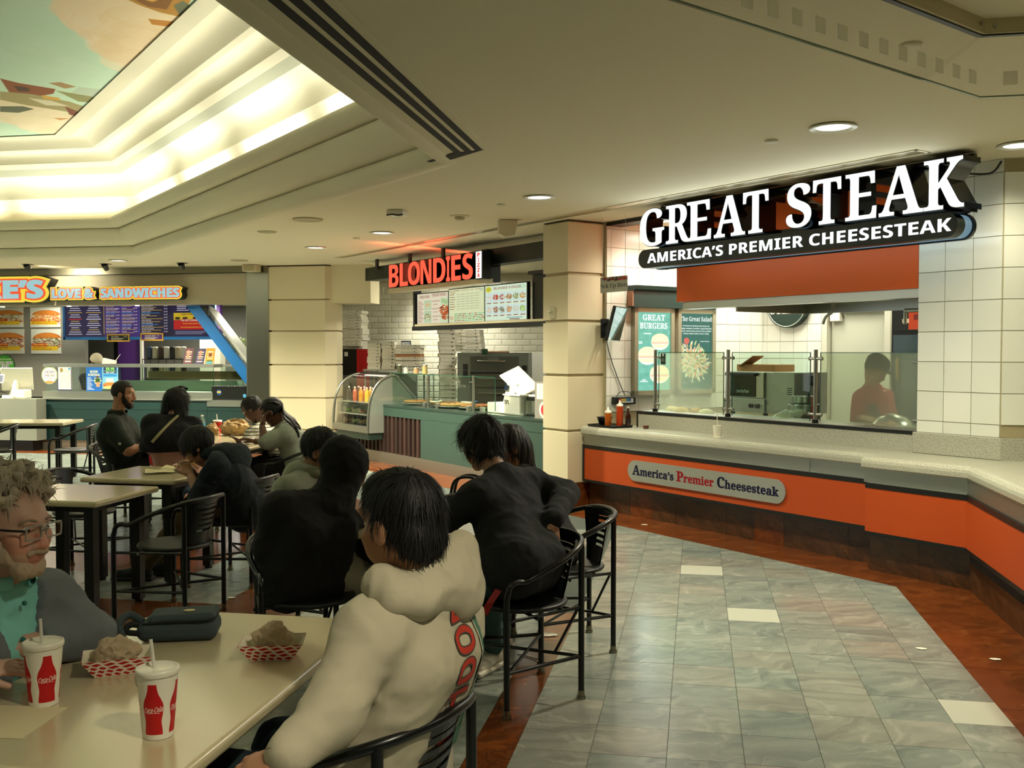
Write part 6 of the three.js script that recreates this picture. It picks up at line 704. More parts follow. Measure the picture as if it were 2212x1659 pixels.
// light inside the sandwich shop
for (const [x, z] of [[-11.2, -15.7], [-9.0, -16.5], [-7.6, -16.2]]) { const t = thing('sandwich_panel_light', 'flat ceiling panel light inside the sandwich shop', 'ceiling light', [x, 2.5, z], { group: 'sandwich shop ceiling panels' }); part(t, 'frame', box(x - 0.3, x + 0.3, 2.485, 2.5, z - 0.3, z + 0.3), white); part(t, 'diffuser', new THREE.PlaneGeometry(0.54, 0.54).rotateX(Math.PI / 2).translate(x, 2.484, z), glow(SHOP, 1.5)); areaLight(V(x, 2.47, z), V(x, 0, z), 0.54, 0.54, SHOP, I_SHOP * (x < -10 ? 0.55 : 2.2)); }
for (const xp of [8, 151, 298]) { const x = ix(xp, IZ - 0.2), y = iy(300, 658) - 0.001, t = thing('header_spot', 'tiny warm spotlight under the shop header', 'ceiling light', [x, y, IZ - 0.2], { group: 'header spotlights' }); part(t, 'lens', cyl(x, y - 0.012, y, IZ - 0.2, 0.035), glow(LAMP, 4)); spot(V(x, y - 0.03, IZ - 0.2), V(x, 0.9, IZ - 0.45), LAMP, 5, 0.8, 0.7); }
// ================= tables and chairs =================
const topMat = M(0xc6b996, 0.22, 0, { clearcoat: 0.5, clearcoatRoughness: 0.12 }), legMat = M(0x070908, 0.35);
function table(x0, x1, z0, z1, label, turn = 0) {
  const cx = (x0 + x1) / 2, cz = (z0 + z1) / 2, w = (x1 - x0) / 2, d = (z1 - z0) / 2, t = thing('dining_table', label, 'table', [cx, 0, cz], { turn }); t.B = [0, 0, 0];
  part(t, 'tabletop', rbox(-w, w, 0.702, 0.74, -d, d, 0.016, 3), topMat); part(t, 'apron', box(-w + 0.09, w - 0.09, 0.66, 0.702, -d + 0.09, d - 0.09), legMat);
  for (const a of [-1, 1]) for (const b of [-1, 1]) { const l = part(t, 'leg', box(a * (w - 0.1) - 0.03, a * (w - 0.1) + 0.03, 0.02, 0.702, b * (d - 0.1) - 0.03, b * (d - 0.1) + 0.03), legMat); part(l, 'glide', cyl(a * (w - 0.1), 0, 0.02, b * (d - 0.1), 0.03), legMat); }
  return t;
}
table(-1.8, -1.05, -3.12, -1.85, 'long beige dining table with two soda cups and paper food boats');
table(-4.19, -3.45, -5.97, -5.27, 'bare square beige dining table behind the grey haired man');
table(-4.24, -3.5, -7.0, -6.28, 'square beige dining table with one food boat and loose napkins', -0.03);
table(-5.2, -4.02, -9.2, -8.5, 'beige dining table between the polo man and the pale t-shirt woman');
table(-5.25, -4.05, -9.95, -9.22, 'beige dining table with water bottle, red cup and paper bags');
table(-1.72, -0.98, -5.76, -4.62, 'beige dining table between four seated friends');
table(-9.1, -7.75, -11.6, -10.9, 'empty beige dining table before the sandwich counter', 0.25);
// chair, facing +z, base at the floor under the seat centre
const chairMat = M(0x080b0b, 0.3), seatMat = M(0x0c100f, 0.45), capMat = M(0x8f8a78, 0.25, 1);
const chair0 = (() => {
  const t = thing('metal_armchair', 'black metal armchair', 'chair', [0, 0, 0]);
  part(t, 'seat', lathe([[0, 0.425], [0.19, 0.425], [0.213, 0.432], [0.22, 0.443], [0.214, 0.454], [0.19, 0.456], [0.1, 0.45], [0, 0.448]], 0, 0, -0.01, 36), seatMat);
  const half = [[0.285, 0.535, 0.205], [0.282, 0.585, 0.19], [0.275, 0.6, 0.15], [0.272, 0.596, 0.11], [0.28, 0.625, 0.04], [0.277, 0.672, -0.07], [0.24, 0.71, -0.17], [0.15, 0.735, -0.25], [0, 0.742, -0.278]];
  part(t, 'arm_rail', tube([...half, ...half.slice(0, -1).reverse().map(([x, y, z]) => [-x, y, z])], 0.0145, 72, 8), chairMat);
  for (const s of [-1, 1]) for (const [x, z, y1] of [[0.285, 0.207, 0.54], [0.2, -0.222, 0.722]]) { const l = part(t, 'leg', rod(V(s * x, 0.03, z), V(s * x, y1, z), 0.0145), chairMat); part(l, 'foot_cap', [cyl(s * x, 0.012, 0.04, z, 0.017, 0.016, 12), cyl(s * x, 0, 0.014, z, 0.022, 0.022, 12)], capMat); }
  for (const s of [-1, 1]) { part(t, 'seat_bar', rod(V(s * 0.285, 0.43, 0.2), V(s * 0.2, 0.43, -0.22), 0.008), chairMat); part(t, 'stretcher', rod(V(s * 0.285, 0.2, 0.205), V(s * 0.2, 0.2, -0.22), 0.009), chairMat); }
  part(t, 'seat_bar', [rod(V(-0.285, 0.425, 0.05), V(0.285, 0.425, 0.05), 0.008), rod(V(-0.2, 0.425, -0.12), V(0.2, 0.425, -0.12), 0.008)], chairMat);
  part(t, 'cross_brace', [rod(V(-0.285, 0.2, 0.2), V(0.2, 0.2, -0.22), 0.008), rod(V(0.285, 0.2, 0.2), V(-0.2, 0.2, -0.22), 0.008), rod(V(0.1, 0.2, -0.135), V(0.2, 0.42, -0.2), 0.007)], chairMat);
  // bent sheet back with five slots
  const R = (y) => 0.2 + (y - 0.44) * 0.24, A = (y) => 0.52 + (y - 0.44) * 0.9, patch = (y0, y1, f0, f1, n = 8) => { const P = [], I = []; const put = (y, k, r) => { const a = A(y) * k, rr = R(y) + r; P.push(Math.sin(a) * rr, y, -Math.cos(a) * rr); }; for (let i = 0; i <= n; i++) { const k = f0 + (f1 - f0) * i / n; put(y0, k, 0.004); put(y1, k, 0.004); put(y0, k, -0.004); put(y1, k, -0.004); if (i < n) { const b = i * 4, c = b + 4; I.push(b, b + 1, c, c, b + 1, c + 1, b + 2, c + 2, b + 3, c + 2, c + 3, b + 3, b + 1, b + 3, c + 1, c + 1, b + 3, c + 3, b, c, b + 2, c, c + 2, b + 2); } } const g = new THREE.BufferGeometry(); g.setAttribute('position', new THREE.Float32BufferAttribute(P, 3)); g.setIndex(I); const gg = g.toNonIndexed(); gg.computeVertexNormals(); return gg; };
  const bands = [patch(0.44, 0.535, -1, 1, 14), patch(0.535, 0.735, -1, -0.5, 5), patch(0.535, 0.735, 0.5, 1, 5), patch(0.7, 0.738, -0.5, 0.5)]; for (let i = 0; i < 5; i++) bands.push(patch(0.549 + i * 0.032, 0.567 + i * 0.032, -0.5, 0.5)); bands.splice(4, 0);
  part(t, 'backrest', bands, M(0x080b0b, 0.3, 0, { side: THREE.DoubleSide })); return t;
})();
let firstChair = true;
function chair(x, z, fx, fz, label, group) { const turn = Math.atan2(fx, fz); let c; if (firstChair) { firstChair = false; c = chair0; c.position.set(x, 0, z); c.rotation.y = turn; c.userData.label = label; } else c = copy(chair0, V(x, 0, z), turn, label); return c; }
chair(-0.85, -2.4, -0.94, -0.33, 'black metal armchair under the person in the cream hoodie');
chair(-2.2, -2.5, 1, 0, 'black metal armchair under the grey haired man in the cardigan');
chair(-3.15, -5.6, -1, 0.12, 'empty black metal armchair pulled up to the bare square table');
chair(-4.5, -5.62, 1, 0, 'empty black metal armchair behind the bare table at its far side from the slatted one');
chair(-4.42, -6.62, 1, 0.1, 'empty black metal armchair showing its inner back beside the napkin table');
chair(-3.2, -6.55, -1, 0.05, 'black metal armchair under the boy leaning over his food');
chair(-5.35, -8.62, 0.95, -0.3, 'black metal armchair under the bearded man in the green polo');
chair(-4.45, -8.12, 0.1, -1, 'black metal armchair under the woman with the red garment');
chair(-3.68, -8.75, -1, -0.1, 'black metal armchair under the woman in the pale t-shirt');
chair(-3.85, -9.35, -1, 0.1, 'black metal armchair under the woman in the striped top');
chair(-8.25, -10.55, -0.85, -0.6, 'empty black metal armchair nearer the till pedestal at the far table');
chair(-7.35, -10.75, -0.9, -0.45, 'empty black metal armchair beside the green polo man at the far table');
chair(-1.82, -4.5, 0.62, -0.78, 'black metal armchair under the person in the black hood');
chair(-2.15, -5.4, 1, -0.1, 'black metal armchair under the boy in the pale grey hoodie');
chair(-0.82, -4.62, -0.8, -0.6, 'black metal armchair under the man in the black sweater');
chair(-0.72, -5.42, -0.9, -0.42, 'black metal armchair under the long haired girl');
chair(-1.3, -6.2, 0, 1, 'empty black metal armchair with a handbag at the end of the friends table');

// ================= things on the tables =================
const cupTex = canvasTex(1024, 512, (c, w, h) => {
  c.fillStyle = '#f0ebda'; c.fillRect(0, 0, w, h);
  for (let k = 0; k < 4; k++) { const x = 128 + k * 256, s = (m) => { c.beginPath(); c.moveTo(x - m * 28, 70); c.lineTo(x + m * 28, 70); c.bezierCurveTo(x + m * 30, 170, x + m * 74, 190, x + m * 74, 260); c.bezierCurveTo(x + m * 70, 330, x + m * 58, 340, x + m * 62, 380); c.bezierCurveTo(x + m * 66, 420, x + m * 74, 440, x + m * 70, 470); c.lineTo(x - m * 70, 470); c.bezierCurveTo(x - m * 74, 440, x - m * 66, 420, x - m * 62, 380); c.bezierCurveTo(x - m * 58, 340, x - m * 70, 330, x - m * 74, 260); c.bezierCurveTo(x - m * 74, 190, x - m * 30, 170, x - m * 28, 70); c.closePath(); }; c.fillStyle = '#c4070f'; s(1.3); c.fill(); c.save(); c.translate(x, 290); c.transform(1, -0.06, -0.25, 1, 0, 0); c.fillStyle = '#f4eee0'; c.font = 'bold 58px serif'; c.textAlign = 'center'; c.scale(0.62, 1); c.fillText('Coca-Cola', 0, 0); c.restore(); c.strokeStyle = '#f4eee0'; c.lineWidth = 4; c.beginPath(); c.moveTo(x - 60, 302); c.quadraticCurveTo(x, 290, x + 62, 300); c.stroke(); }
});
const cupMat = printed(cupTex, 0.45), lidMat = M(0xe9e4d2, 0.3), strawMat = M(0xe8e6dc, 0.35, 0, { transmission: 0.3, thickness: 0 });
function sodaCup(x, z, y, k, label, turn, lean) {
  const t = thing('soda_cup', label, 'cup', [x, y, z], { turn }); t.B = [0, 0, 0]; const r0 = 0.034 * k, r1 = 0.046 * k, h = 0.15 * k;
  part(t, 'cup', new THREE.CylinderGeometry(r1, r0, h, 40, 1, true).translate(0, h / 2, 0), cupMat); part(t, 'base', cyl(0, 0.001, 0.006, 0, r0, r0), cupMat);
  part(t, 'lid', lathe([[r1 * 1.04, h - 0.006], [r1 * 1.07, h], [r1 * 1.05, h + 0.007], [r1 * 0.94, h + 0.009], [r1 * 0.9, h + 0.003], [0, h + 0.003]], 0, 0, 0, 36), lidMat); part(t, 'straw', rod(V(0, h - 0.06, 0), V(lean[0], h + 0.065 * k, lean[1]), 0.0042), strawMat); return t;
}
{ const a = atY(95, 1520, 0.74), b = atY(342, 1588, 0.74); sodaCup(a.x, a.z, 0.741, 1, 'white paper soda cup with red bottle print before the grey haired man', 0.05, [0.0, 0.01]); sodaCup(b.x, b.z, 0.741, 1.0, 'white paper soda cup with red bottle print at the table edge nearest the hoodie', -0.55, [-0.03, 0.0]); }
{ // torn wrapper on the second cup lid
  const b = atY(342, 1588, 0.74); single('straw_wrapper', 'torn paper straw wrapper stuck to the soda cup lid', 'paper', [sph(b.x - 0.046, 0.868, b.z, 0.016, 0.7, 1.3, 0.7, 8, 6)], M(0xdcd6bc, 0.8), [b.x, 0.86, b.z]); }
const checkTex = canvasTex(512, 128, (c, w, h) => { c.fillStyle = '#efe6d4'; c.fillRect(0, 0, w, h); c.fillStyle = '#bb1418'; const s = 32; for (let j = 0; j < 5; j++) for (let i = 0; i < 18; i++) { c.beginPath(); const x = i * s + (j % 2) * s / 2, y = j * s * 0.9; c.moveTo(x, y - s * 0.44); c.lineTo(x + s * 0.44, y); c.lineTo(x, y + s * 0.44); c.lineTo(x - s * 0.44, y); c.fill(); } });
const checkMat = printed(checkTex, 0.6, { side: THREE.DoubleSide }), innerPaper = M(0xe6ddc4, 0.8, 0, { side: THREE.DoubleSide });
function crumple(r, sx, sy, sz, n = 7, amp = 0.55, fold = 9) { const g = new THREE.IcosahedronGeometry(r, 5), p = g.attributes.position; for (let i = 0; i < p.count; i++) { const x = p.getX(i), y = p.getY(i), z = p.getZ(i), k = 1 + amp * (Math.abs(nz(x * fold / r * 0.16, y * fold / r * 0.16, z * fold / r * 0.16 + n)) - 0.25) + 0.25 * amp * nz(x * fold / r * 0.5, y * fold / r * 0.5, z * fold / r * 0.5 + n); p.setXYZ(i, x * k * sx, y * k * sy, z * k * sz); } g.computeVertexNormals(); return g; }
function foodBoat(x, z, y, turn, label, cat = 'food tray', fill = 'paper') {
  const t = thing('paper_boat', label, cat, [x, y, z], { turn }); t.B = [0, 0, 0]; const a = 0.058, b = 0.042, A = 0.09, B = 0.062, h = 0.048, side = (p, q2, n) => { const g = new THREE.BufferGeometry(), L = Math.hypot(q2[0] - p[0], q2[1] - p[1]) * 2; g.setAttribute('position', new THREE.Float32BufferAttribute([p[0], 0.001, p[1], q2[0], 0.001, q2[1], q2[2], h, q2[3], p[0], 0.001, p[1], q2[2], h, q2[3], p[2], h, p[3]], 3)); g.setAttribute('uv', new THREE.Float32BufferAttribute([0.1, 0, 0.1 + n, 0, 0.1 + n, 1, 0.1, 0, 0.1 + n, 1, 0.1, 1], 2)); g.computeVertexNormals(); return g; };
  const c = [[-a, -b, -A, -B], [a, -b, A, -B], [a, b, A, B], [-a, b, -A, B]].map(([p, r, s, u]) => [p, r, s, u]); const lift = [1, 1, 1, 1];
  c.forEach((p, i) => part(t, 'side', side(p, c[(i + 1) % 4], i % 2 ? 0.22 : 0.32), checkMat)); part(t, 'base', box(-a, a, 0, 0.002, -b, b), innerPaper);
  part(t, 'inner_lining', c.map((p, i) => { const n = c[(i + 1) % 4], f = 0.985; return side(p.map((v) => v * f), n.map((v) => v * f), 0.1).translate(0, 0.0006, 0); }), innerPaper);
  if (fill === 'paper') part(t, 'crumpled_wrapper', crumple(0.045, 1.25, 1.15, 0.9, x * 9 + z).translate(0.0, 0.045, 0), M(0xb7a486, 0.85)); return t;
}
{ const a = atY(245, 1455, 0.74), b = atY(580, 1425, 0.74), c = atY(410, 1018, 0.74); foodBoat(a.x, a.z - 0.02, 0.741, 0.55, 'red checked paper boat with a crumpled wrapper before the pouch'); foodBoat(b.x, b.z - 0.03, 0.741, 0.3, 'red checked paper boat with a crumpled wrapper alone at the table middle');
  const f2 = foodBoat(c.x, c.z, 0.741, 0.2, 'red checked paper boat with a sandwich under the leaning boy', 'food tray', 'none'); part(f2, 'sandwich', [sph(-0.02, 0.05, 0, 0.04, 1.3, 0.6, 0.9), sph(0.04, 0.05, 0.01, 0.035, 1.2, 0.6, 0.9)], M(0xb98d56, 0.8)); part(f2, 'fries', [rod(V(0, 0.05, 0), V(-0.01, 0.1, 0.01), 0.005), rod(V(0.02, 0.05, 0), V(0.04, 0.1, -0.01), 0.005)], M(0xd8b868, 0.7)); f2.scale.setScalar(1.15); }
{ // napkins on the third table
  const sheet = (x, y, z, w, d, turn) => { const g = new THREE.PlaneGeometry(w, d, 14, 14).rotateX(-Math.PI / 2), p = g.attributes.position; for (let i = 0; i < p.count; i++) p.setY(i, 0.012 + 0.014 * nz(p.getX(i) * 9 + x, p.getZ(i) * 9, z)); g.computeVertexNormals(); return g.rotateY(turn).translate(x, y, z); }, m = M(0xcfc39a, 0.9, 0, { side: THREE.DoubleSide });
  const a = atY(345, 1022, 0.74), b = atY(385, 1014, 0.74); single('paper_napkin', 'crinkled tan napkin on the square table', 'napkin', sheet(a.x, 0.745, a.z, 0.2, 0.17, 0.5), m, [a.x, 0.74, a.z]); single('paper_napkin', 'flat tan napkin tucked beside the checked boat', 'napkin', sheet(b.x - 0.05, 0.745, b.z, 0.15, 0.14, 0.1), m, [b.x - 0.05, 0.74, b.z]);
  const n2 = atY(20, 1560, 0.74); single('paper_napkin', 'pale square napkin lying flat before the grey haired man', 'napkin', box(-0.11, 0.11, 0, 0.0015, -0.1, 0.1).rotateY(0.1).translate(n2.x - 0.02, 0.7405, n2.z), M(0xd5c9a2, 0.85), [n2.x - 0.02, 0.74, n2.z]);
}
{ // slate pouch
  const c = atY(372, 1385, 0.74), t = thing('zip_pouch', 'slate grey zipped pouch bag lying on the long table', 'bag', [c.x, 0.741, c.z - 0.05], { turn: 0.35 }); t.B = [0, 0, 0]; const m = M(0x3a474a, 0.85), mk = M(0x15191b, 0.8);
  const soft = (w, h, d, r, a) => { const g = new RoundedBoxGeometry(w, h, d, 8, r), p = g.attributes.position; for (let i = 0; i < p.count; i++) { const x = p.getX(i), y = p.getY(i), z = p.getZ(i), k = 1 + 0.08 * nz(x * 14 + a, y * 14, z * 14); p.setXYZ(i, x * k, y * (k - 0.25 * Math.max(0, -x / w)), z * k); } g.computeVertexNormals(); return g; };
  part(t, 'body', soft(0.235, 0.06, 0.15, 0.026, 1).translate(0, 0.03, 0), m); part(t, 'front_pocket', soft(0.2, 0.035, 0.115, 0.016, 4).translate(0.012, 0.066, 0.006), m); part(t, 'zip', tube([[-0.1, 0.058, 0.06], [0.0, 0.064, 0.068], [0.1, 0.066, 0.066], [0.112, 0.066, -0.04]], 0.004, 20, 6), mk); part(t, 'strap_loop', tube([[-0.1, 0.04, 0.02], [-0.14, 0.05, 0.03], [-0.15, 0.035, 0.05], [-0.11, 0.03, 0.06]], 0.009, 18, 6), mk); part(t, 'strap', tube([[-0.11, 0.05, 0.0], [-0.15, 0.07, -0.01], [-0.17, 0.06, 0.05], [-0.15, 0.02, 0.09]], 0.012, 18, 6), m); part(t, 'zip_pull', box(-0.055, -0.02, 0.072, 0.076, 0.03, 0.042), mk); part(t, 'emblem', sph(0.03, 0.085, 0.02, 0.016, 1.2, 0.12, 0.9, 10, 6), M(0xb9a878, 0.5));
}
{ // far table: bottle, red cup, bags, phone
  const b = atY(437, 941, 0.74), z = b.z; const t = thing('water_bottle', 'clear plastic water bottle with a blue label', 'bottle', [b.x, 0.741, z]); part(t, 'bottle_body', lathe([[0, 0], [0.03, 0.002], [0.032, 0.05], [0.029, 0.06], [0.032, 0.07], [0.032, 0.14], [0.02, 0.175], [0.013, 0.185], [0.013, 0.2]], b.x, 0.741, z), M(0xdce8e4, 0.08, 0, { transmission: 0.85, thickness: 0 })); part(t, 'label_band', cyl(b.x, 0.741 + 0.085, 0.741 + 0.135, z, 0.0325), M(0x4a86a0, 0.4)); part(t, 'cap', cyl(b.x, 0.941, 0.956, z, 0.015), white);
  const c = atY(470, 937, 0.74), k = thing('red_cup', 'red paper cup with a white lid and straw', 'cup', [c.x, 0.741, c.z]); part(k, 'cup', new THREE.CylinderGeometry(0.046, 0.034, 0.13, 28).translate(c.x, 0.741 + 0.066, c.z), M(0xa50d14, 0.4)); part(k, 'lid', lathe([[0.048, 0.128], [0.05, 0.14], [0.044, 0.146], [0, 0.142]], c.x, 0.741, c.z), lidMat); part(k, 'straw', rod(V(c.x, 0.87, c.z), V(c.x - 0.01, 0.95, c.z), 0.005), strawMat);
  const p1 = atY(463, 938, 0.74), p2 = atY(508, 940, 0.74), bm = M(0xa98a5e, 0.85); single('paper_bag', 'small torn brown paper wrapper beside the red cup', 'bag', crumple(0.07, 1, 1, 0.8, 3, 0.7).translate(p1.x, 0.79, p1.z + 0.05), bm, [p1.x, 0.741, p1.z]); single('paper_bag', 'large crumpled brown paper bag before the striped top', 'bag', crumple(0.12, 1.35, 0.8, 0.9, 8, 0.6).translate(p2.x, 0.81, p2.z), bm, [p2.x, 0.741, p2.z]);
  const ph = atY(533, 951, 0.74); single('phone', 'pale lilac phone lying under the woman’s hand', 'phone', rbox(-0.04, 0.04, 0, 0.009, -0.075, 0.075, 0.004).rotateY(0.9).translate(ph.x, 0.741, ph.z), M(0xb9a6c0, 0.3), [ph.x, 0.741, ph.z]);
}
{ // fries on the friends table, handbag on the end chair
  const c = atY(978, 1100, 0.76), t = thing('fries_basket', 'white paper tray heaped with fries between the friends', 'food', [c.x, 0.741, c.z]); part(t, 'tray', lathe([[0, 0.002], [0.08, 0.002], [0.11, 0.04], [0.105, 0.04], [0.078, 0.008], [0, 0.008]], c.x, 0.741, c.z, 8), M(0xe2dcc6, 0.8, 0, { side: THREE.DoubleSide })); for (let i = 0; i < 26; i++) { const a = i * 2.4, r = 0.02 + 0.0026 * i; part(t, 'fry', rbox(-0.035, 0.035, -0.005, 0.005, -0.005, 0.005, 0.002, 1).rotateY(a * 1.7).rotateZ(0.3 * Math.sin(i)).translate(c.x + Math.cos(a) * r, 0.775 + 0.015 * Math.cos(i), c.z + Math.sin(a) * r), M(i % 2 ? 0xc99a3a : 0xb8872e, 0.7)); }
  const h = thing('handbag', 'black handbag with looped handles on the end chair', 'bag', [-1.42, 0.456, -6.2]); part(h, 'bag_body', rbox(-1.6, -1.24, 0.456, 0.7, -6.26, -6.08, 0.03, 3), M(0x0a0a0b, 0.4)); for (const k of [0, 0.1]) part(h, 'bag_handle', tube([[-1.53, 0.69, -6.2 + k], [-1.5, 0.8, -6.2 + k], [-1.42, 0.83, -6.2 + k], [-1.34, 0.8, -6.2 + k], [-1.31, 0.69, -6.2 + k]], 0.01, 24, 6), M(0x0a0a0b, 0.4)); part(h, 'zip_line', box(-1.56, -1.28, 0.695, 0.703, -6.2, -6.13), M(0xb9b5a4, 0.3, 0.8));
}
{ const a = atY(1118, 1414, 0), b = atY(1170, 1428, 0); single('dropped_straw', 'white straw lying on the floor by the brown strip', 'litter', rod(V(a.x, 0.006, a.z), V(b.x, 0.006, b.z), 0.004), white, [a.x, 0.002, a.z]);
  [[1180, 1372], [1392, 1134], [2150, 1425], [1990, 1402], [500, 1292], [185, 1310]].forEach(([x, y], i) => { const c = atY(x, y, 0); single('paper_scrap', ['white torn scrap on the brown strip under the sweater man’s chair', 'small white scrap on the brown border before the kick', 'small white scrap on the brown border beside the orange return', 'tiny white scrap on the brown border corner', 'pale scrap on the brown band under the slatted chair', 'pale scrap beside the bare table leg'][i], 'litter', crumple(i ? 0.014 : 0.03, 2, 0.12, 1.2, i).translate(c.x, 0.004, c.z), M(0xd8d2c0, 0.8), [c.x, 0.001, c.z]); });
}
// ================= people =================
const RT = V(Math.cos(YAW), 0, -Math.sin(YAW)), FW = V(-Math.sin(YAW), 0, -Math.cos(YAW)), UP = V(0, 1, 0);
const dirCam = (r, fwd, u = 0) => RT.clone().multiplyScalar(r).addScaledVector(FW, fwd).addScaledVector(UP, u).normalize();
const cone = (a, b, ra, rb = ra) => ({ a, b, ra, rb });
const ell = (c, r, X = V(1, 0, 0), Y = UP, Z = V(0, 0, 1)) => ({ c, r, X, Y, Z });
// distance field on a grid, smooth union of round cones and ellipsoids, meshed with surface nets
function sculpt(prims, cell, { k = 0.03, post, color, pad = 0.03 } = {}) {
  const mn = V(1e9, 1e9, 1e9), mx = V(-1e9, -1e9, -1e9), B = prims.map((p) => { const lo = V(0, 0, 0), hi = V(0, 0, 0); if (p.c) { const r = Math.max(...p.r); lo.copy(p.c).subScalar(r); hi.copy(p.c).addScalar(r); } else { const r = Math.max(p.ra, p.rb); lo.copy(p.a).min(p.b).subScalar(r); hi.copy(p.a).max(p.b).addScalar(r); } mn.min(lo); mx.max(hi); return [lo, hi]; });
  mn.subScalar(pad); mx.addScalar(pad); const nx = Math.ceil((mx.x - mn.x) / cell) + 1, ny = Math.ceil((mx.y - mn.y) / cell) + 1, nzz = Math.ceil((mx.z - mn.z) / cell) + 1, D = new Float32Array(nx * ny * nzz).fill(1), m = k + 3 * cell;
  prims.forEach((p, pi) => {
    const [lo, hi] = B[pi], c0 = (v, o) => Math.max(0, Math.floor((v - m - o) / cell)), c1 = (v, o, n) => Math.min(n - 1, Math.ceil((v + m - o) / cell));
    const A = p.a, b = p.b, abx = b ? b.x - A.x : 0, aby = b ? b.y - A.y : 0, abz = b ? b.z - A.z : 0, l2 = abx * abx + aby * aby + abz * abz || 1e-9;
    for (let z = c0(lo.z, mn.z); z <= c1(hi.z, mn.z, nzz); z++) for (let y = c0(lo.y, mn.y); y <= c1(hi.y, mn.y, ny); y++) for (let x = c0(lo.x, mn.x); x <= c1(hi.x, mn.x, nx); x++) {
      const X = mn.x + x * cell, Y = mn.y + y * cell, Z = mn.z + z * cell; let d;
      if (b) { const px_ = X - A.x, py = Y - A.y, pz = Z - A.z; let t = (px_ * abx + py * aby + pz * abz) / l2; t = t < 0 ? 0 : t > 1 ? 1 : t; const qx = px_ - abx * t, qy = py - aby * t, qz = pz - abz * t; d = Math.sqrt(qx * qx + qy * qy + qz * qz) - (p.ra + (p.rb - p.ra) * t); }
      else { const vx = X - p.c.x, vy = Y - p.c.y, vz = Z - p.c.z, e = (vx * p.X.x + vy * p.X.y + vz * p.X.z) / p.r[0], f2 = (vx * p.Y.x + vy * p.Y.y + vz * p.Y.z) / p.r[1], g = (vx * p.Z.x + vy * p.Z.y + vz * p.Z.z) / p.r[2], k0 = Math.sqrt(e * e + f2 * f2 + g * g), k1 = Math.sqrt((e / p.r[0]) ** 2 + (f2 / p.r[1]) ** 2 + (g / p.r[2]) ** 2) || 1e-6; d = k0 * (k0 - 1) / k1; }
      const i = (z * ny + y) * nx + x, o = D[i];
      if (p.cut) { const h = Math.max((p.k || k) - Math.abs(o + d), 0) / (p.k || k); D[i] = Math.max(o, -d) + h * h * (p.k || k) / 4; } else { const kk = p.k || k, h = Math.max(kk - Math.abs(o - d), 0) / kk; D[i] = Math.min(o, d) - h * h * kk / 4; }
    }
  });
  if (post) { const v = V(0, 0, 0); for (let z = 0, i = 0; z < nzz; z++) for (let y = 0; y < ny; y++) for (let x = 0; x < nx; x++, i++) if (D[i] < 0.06) { v.set(mn.x + x * cell, mn.y + y * cell, mn.z + z * cell); D[i] = post(v, D[i]); } }
  const idx = new Int32Array(nx * ny * nzz).fill(-1), P = [], I = [], C = [], s1 = nx, s2 = nx * ny, off = [0, 1, s1, s1 + 1, s2, s2 + 1, s2 + s1, s2 + s1 + 1], E = [[0, 1], [2, 3], [4, 5], [6, 7], [0, 2], [1, 3], [4, 6], [5, 7], [0, 4], [1, 5], [2, 6], [3, 7]];
  for (let z = 0; z < nzz - 1; z++) for (let y = 0; y < ny - 1; y++) for (let x = 0; x < nx - 1; x++) {
    const i = z * s2 + y * s1 + x; let mask = 0; for (let c = 0; c < 8; c++) if (D[i + off[c]] < 0) mask |= 1 << c; if (mask === 0 || mask === 255) continue;
    let sx = 0, sy = 0, sz = 0, n = 0; for (const [a, b] of E) { if (((mask >> a) & 1) === ((mask >> b) & 1)) continue; const da = D[i + off[a]], db = D[i + off[b]], t = da / (da - db); sx += (a & 1) + ((b & 1) - (a & 1)) * t; sy += ((a >> 1) & 1) + (((b >> 1) & 1) - ((a >> 1) & 1)) * t; sz += (a >> 2) + ((b >> 2) - (a >> 2)) * t; n++; }
    idx[i] = P.length / 3; P.push(mn.x + (x + sx / n) * cell, mn.y + (y + sy / n) * cell, mn.z + (z + sz / n) * cell);
  }
  for (let z = 1; z < nzz - 1; z++) for (let y = 1; y < ny - 1; y++) for (let x = 1; x < nx - 1; x++) {
    const i = z * s2 + y * s1 + x, a = D[i] < 0; const Q = (p, q2, r, s, flip) => { if (p < 0 || q2 < 0 || r < 0 || s < 0) return; flip ? I.push(p, r, q2, p, s, r) : I.push(p, q2, r, p, r, s); };
    if (a !== (D[i + 1] < 0)) Q(idx[i - s1 - s2], idx[i - s2], idx[i], idx[i - s1], !a); if (a !== (D[i + s1] < 0)) Q(idx[i - 1 - s2], idx[i - 1], idx[i], idx[i - s2], !a); if (a !== (D[i + s2] < 0)) Q(idx[i - 1 - s1], idx[i - s1], idx[i], idx[i - 1], !a);
  }
  const g = new THREE.BufferGeometry(); g.setAttribute('position', new THREE.Float32BufferAttribute(P, 3)); g.setIndex(I); g.computeVertexNormals();
  if (color) { const v = V(0, 0, 0); for (let i = 0; i < P.length; i += 3) { v.set(P[i], P[i + 1], P[i + 2]); C.push(...color(v)); } g.setAttribute('color', new THREE.Float32BufferAttribute(C, 3)); }
  return g;
}
const mix = (a, b, t) => a.clone().lerp(b, t);
const ridge = (v) => 1 - Math.min(1, Math.abs(v) * 3.2);
const folds = (amp, fr = 16, z = 0) => (p, d) => { const w = nz(p.x * 6 + z, p.y * 6, p.z * 6); return d + amp * (w * 0.8 - 0.9 * ridge(nz(p.x * fr * 0.55 + w * 1.5 + z, p.y * fr * 0.9 + w, p.z * fr * 0.55)) - 0.35 * ridge(nz(p.x * fr * 1.2, p.y * fr * 1.9 + z, p.z * fr * 1.2 + w * 2)) + 0.5); };
const cloth = (c, rough = 0.9) => M(c, rough, 0, { sheen: 0.25, sheenRoughness: 0.8 });
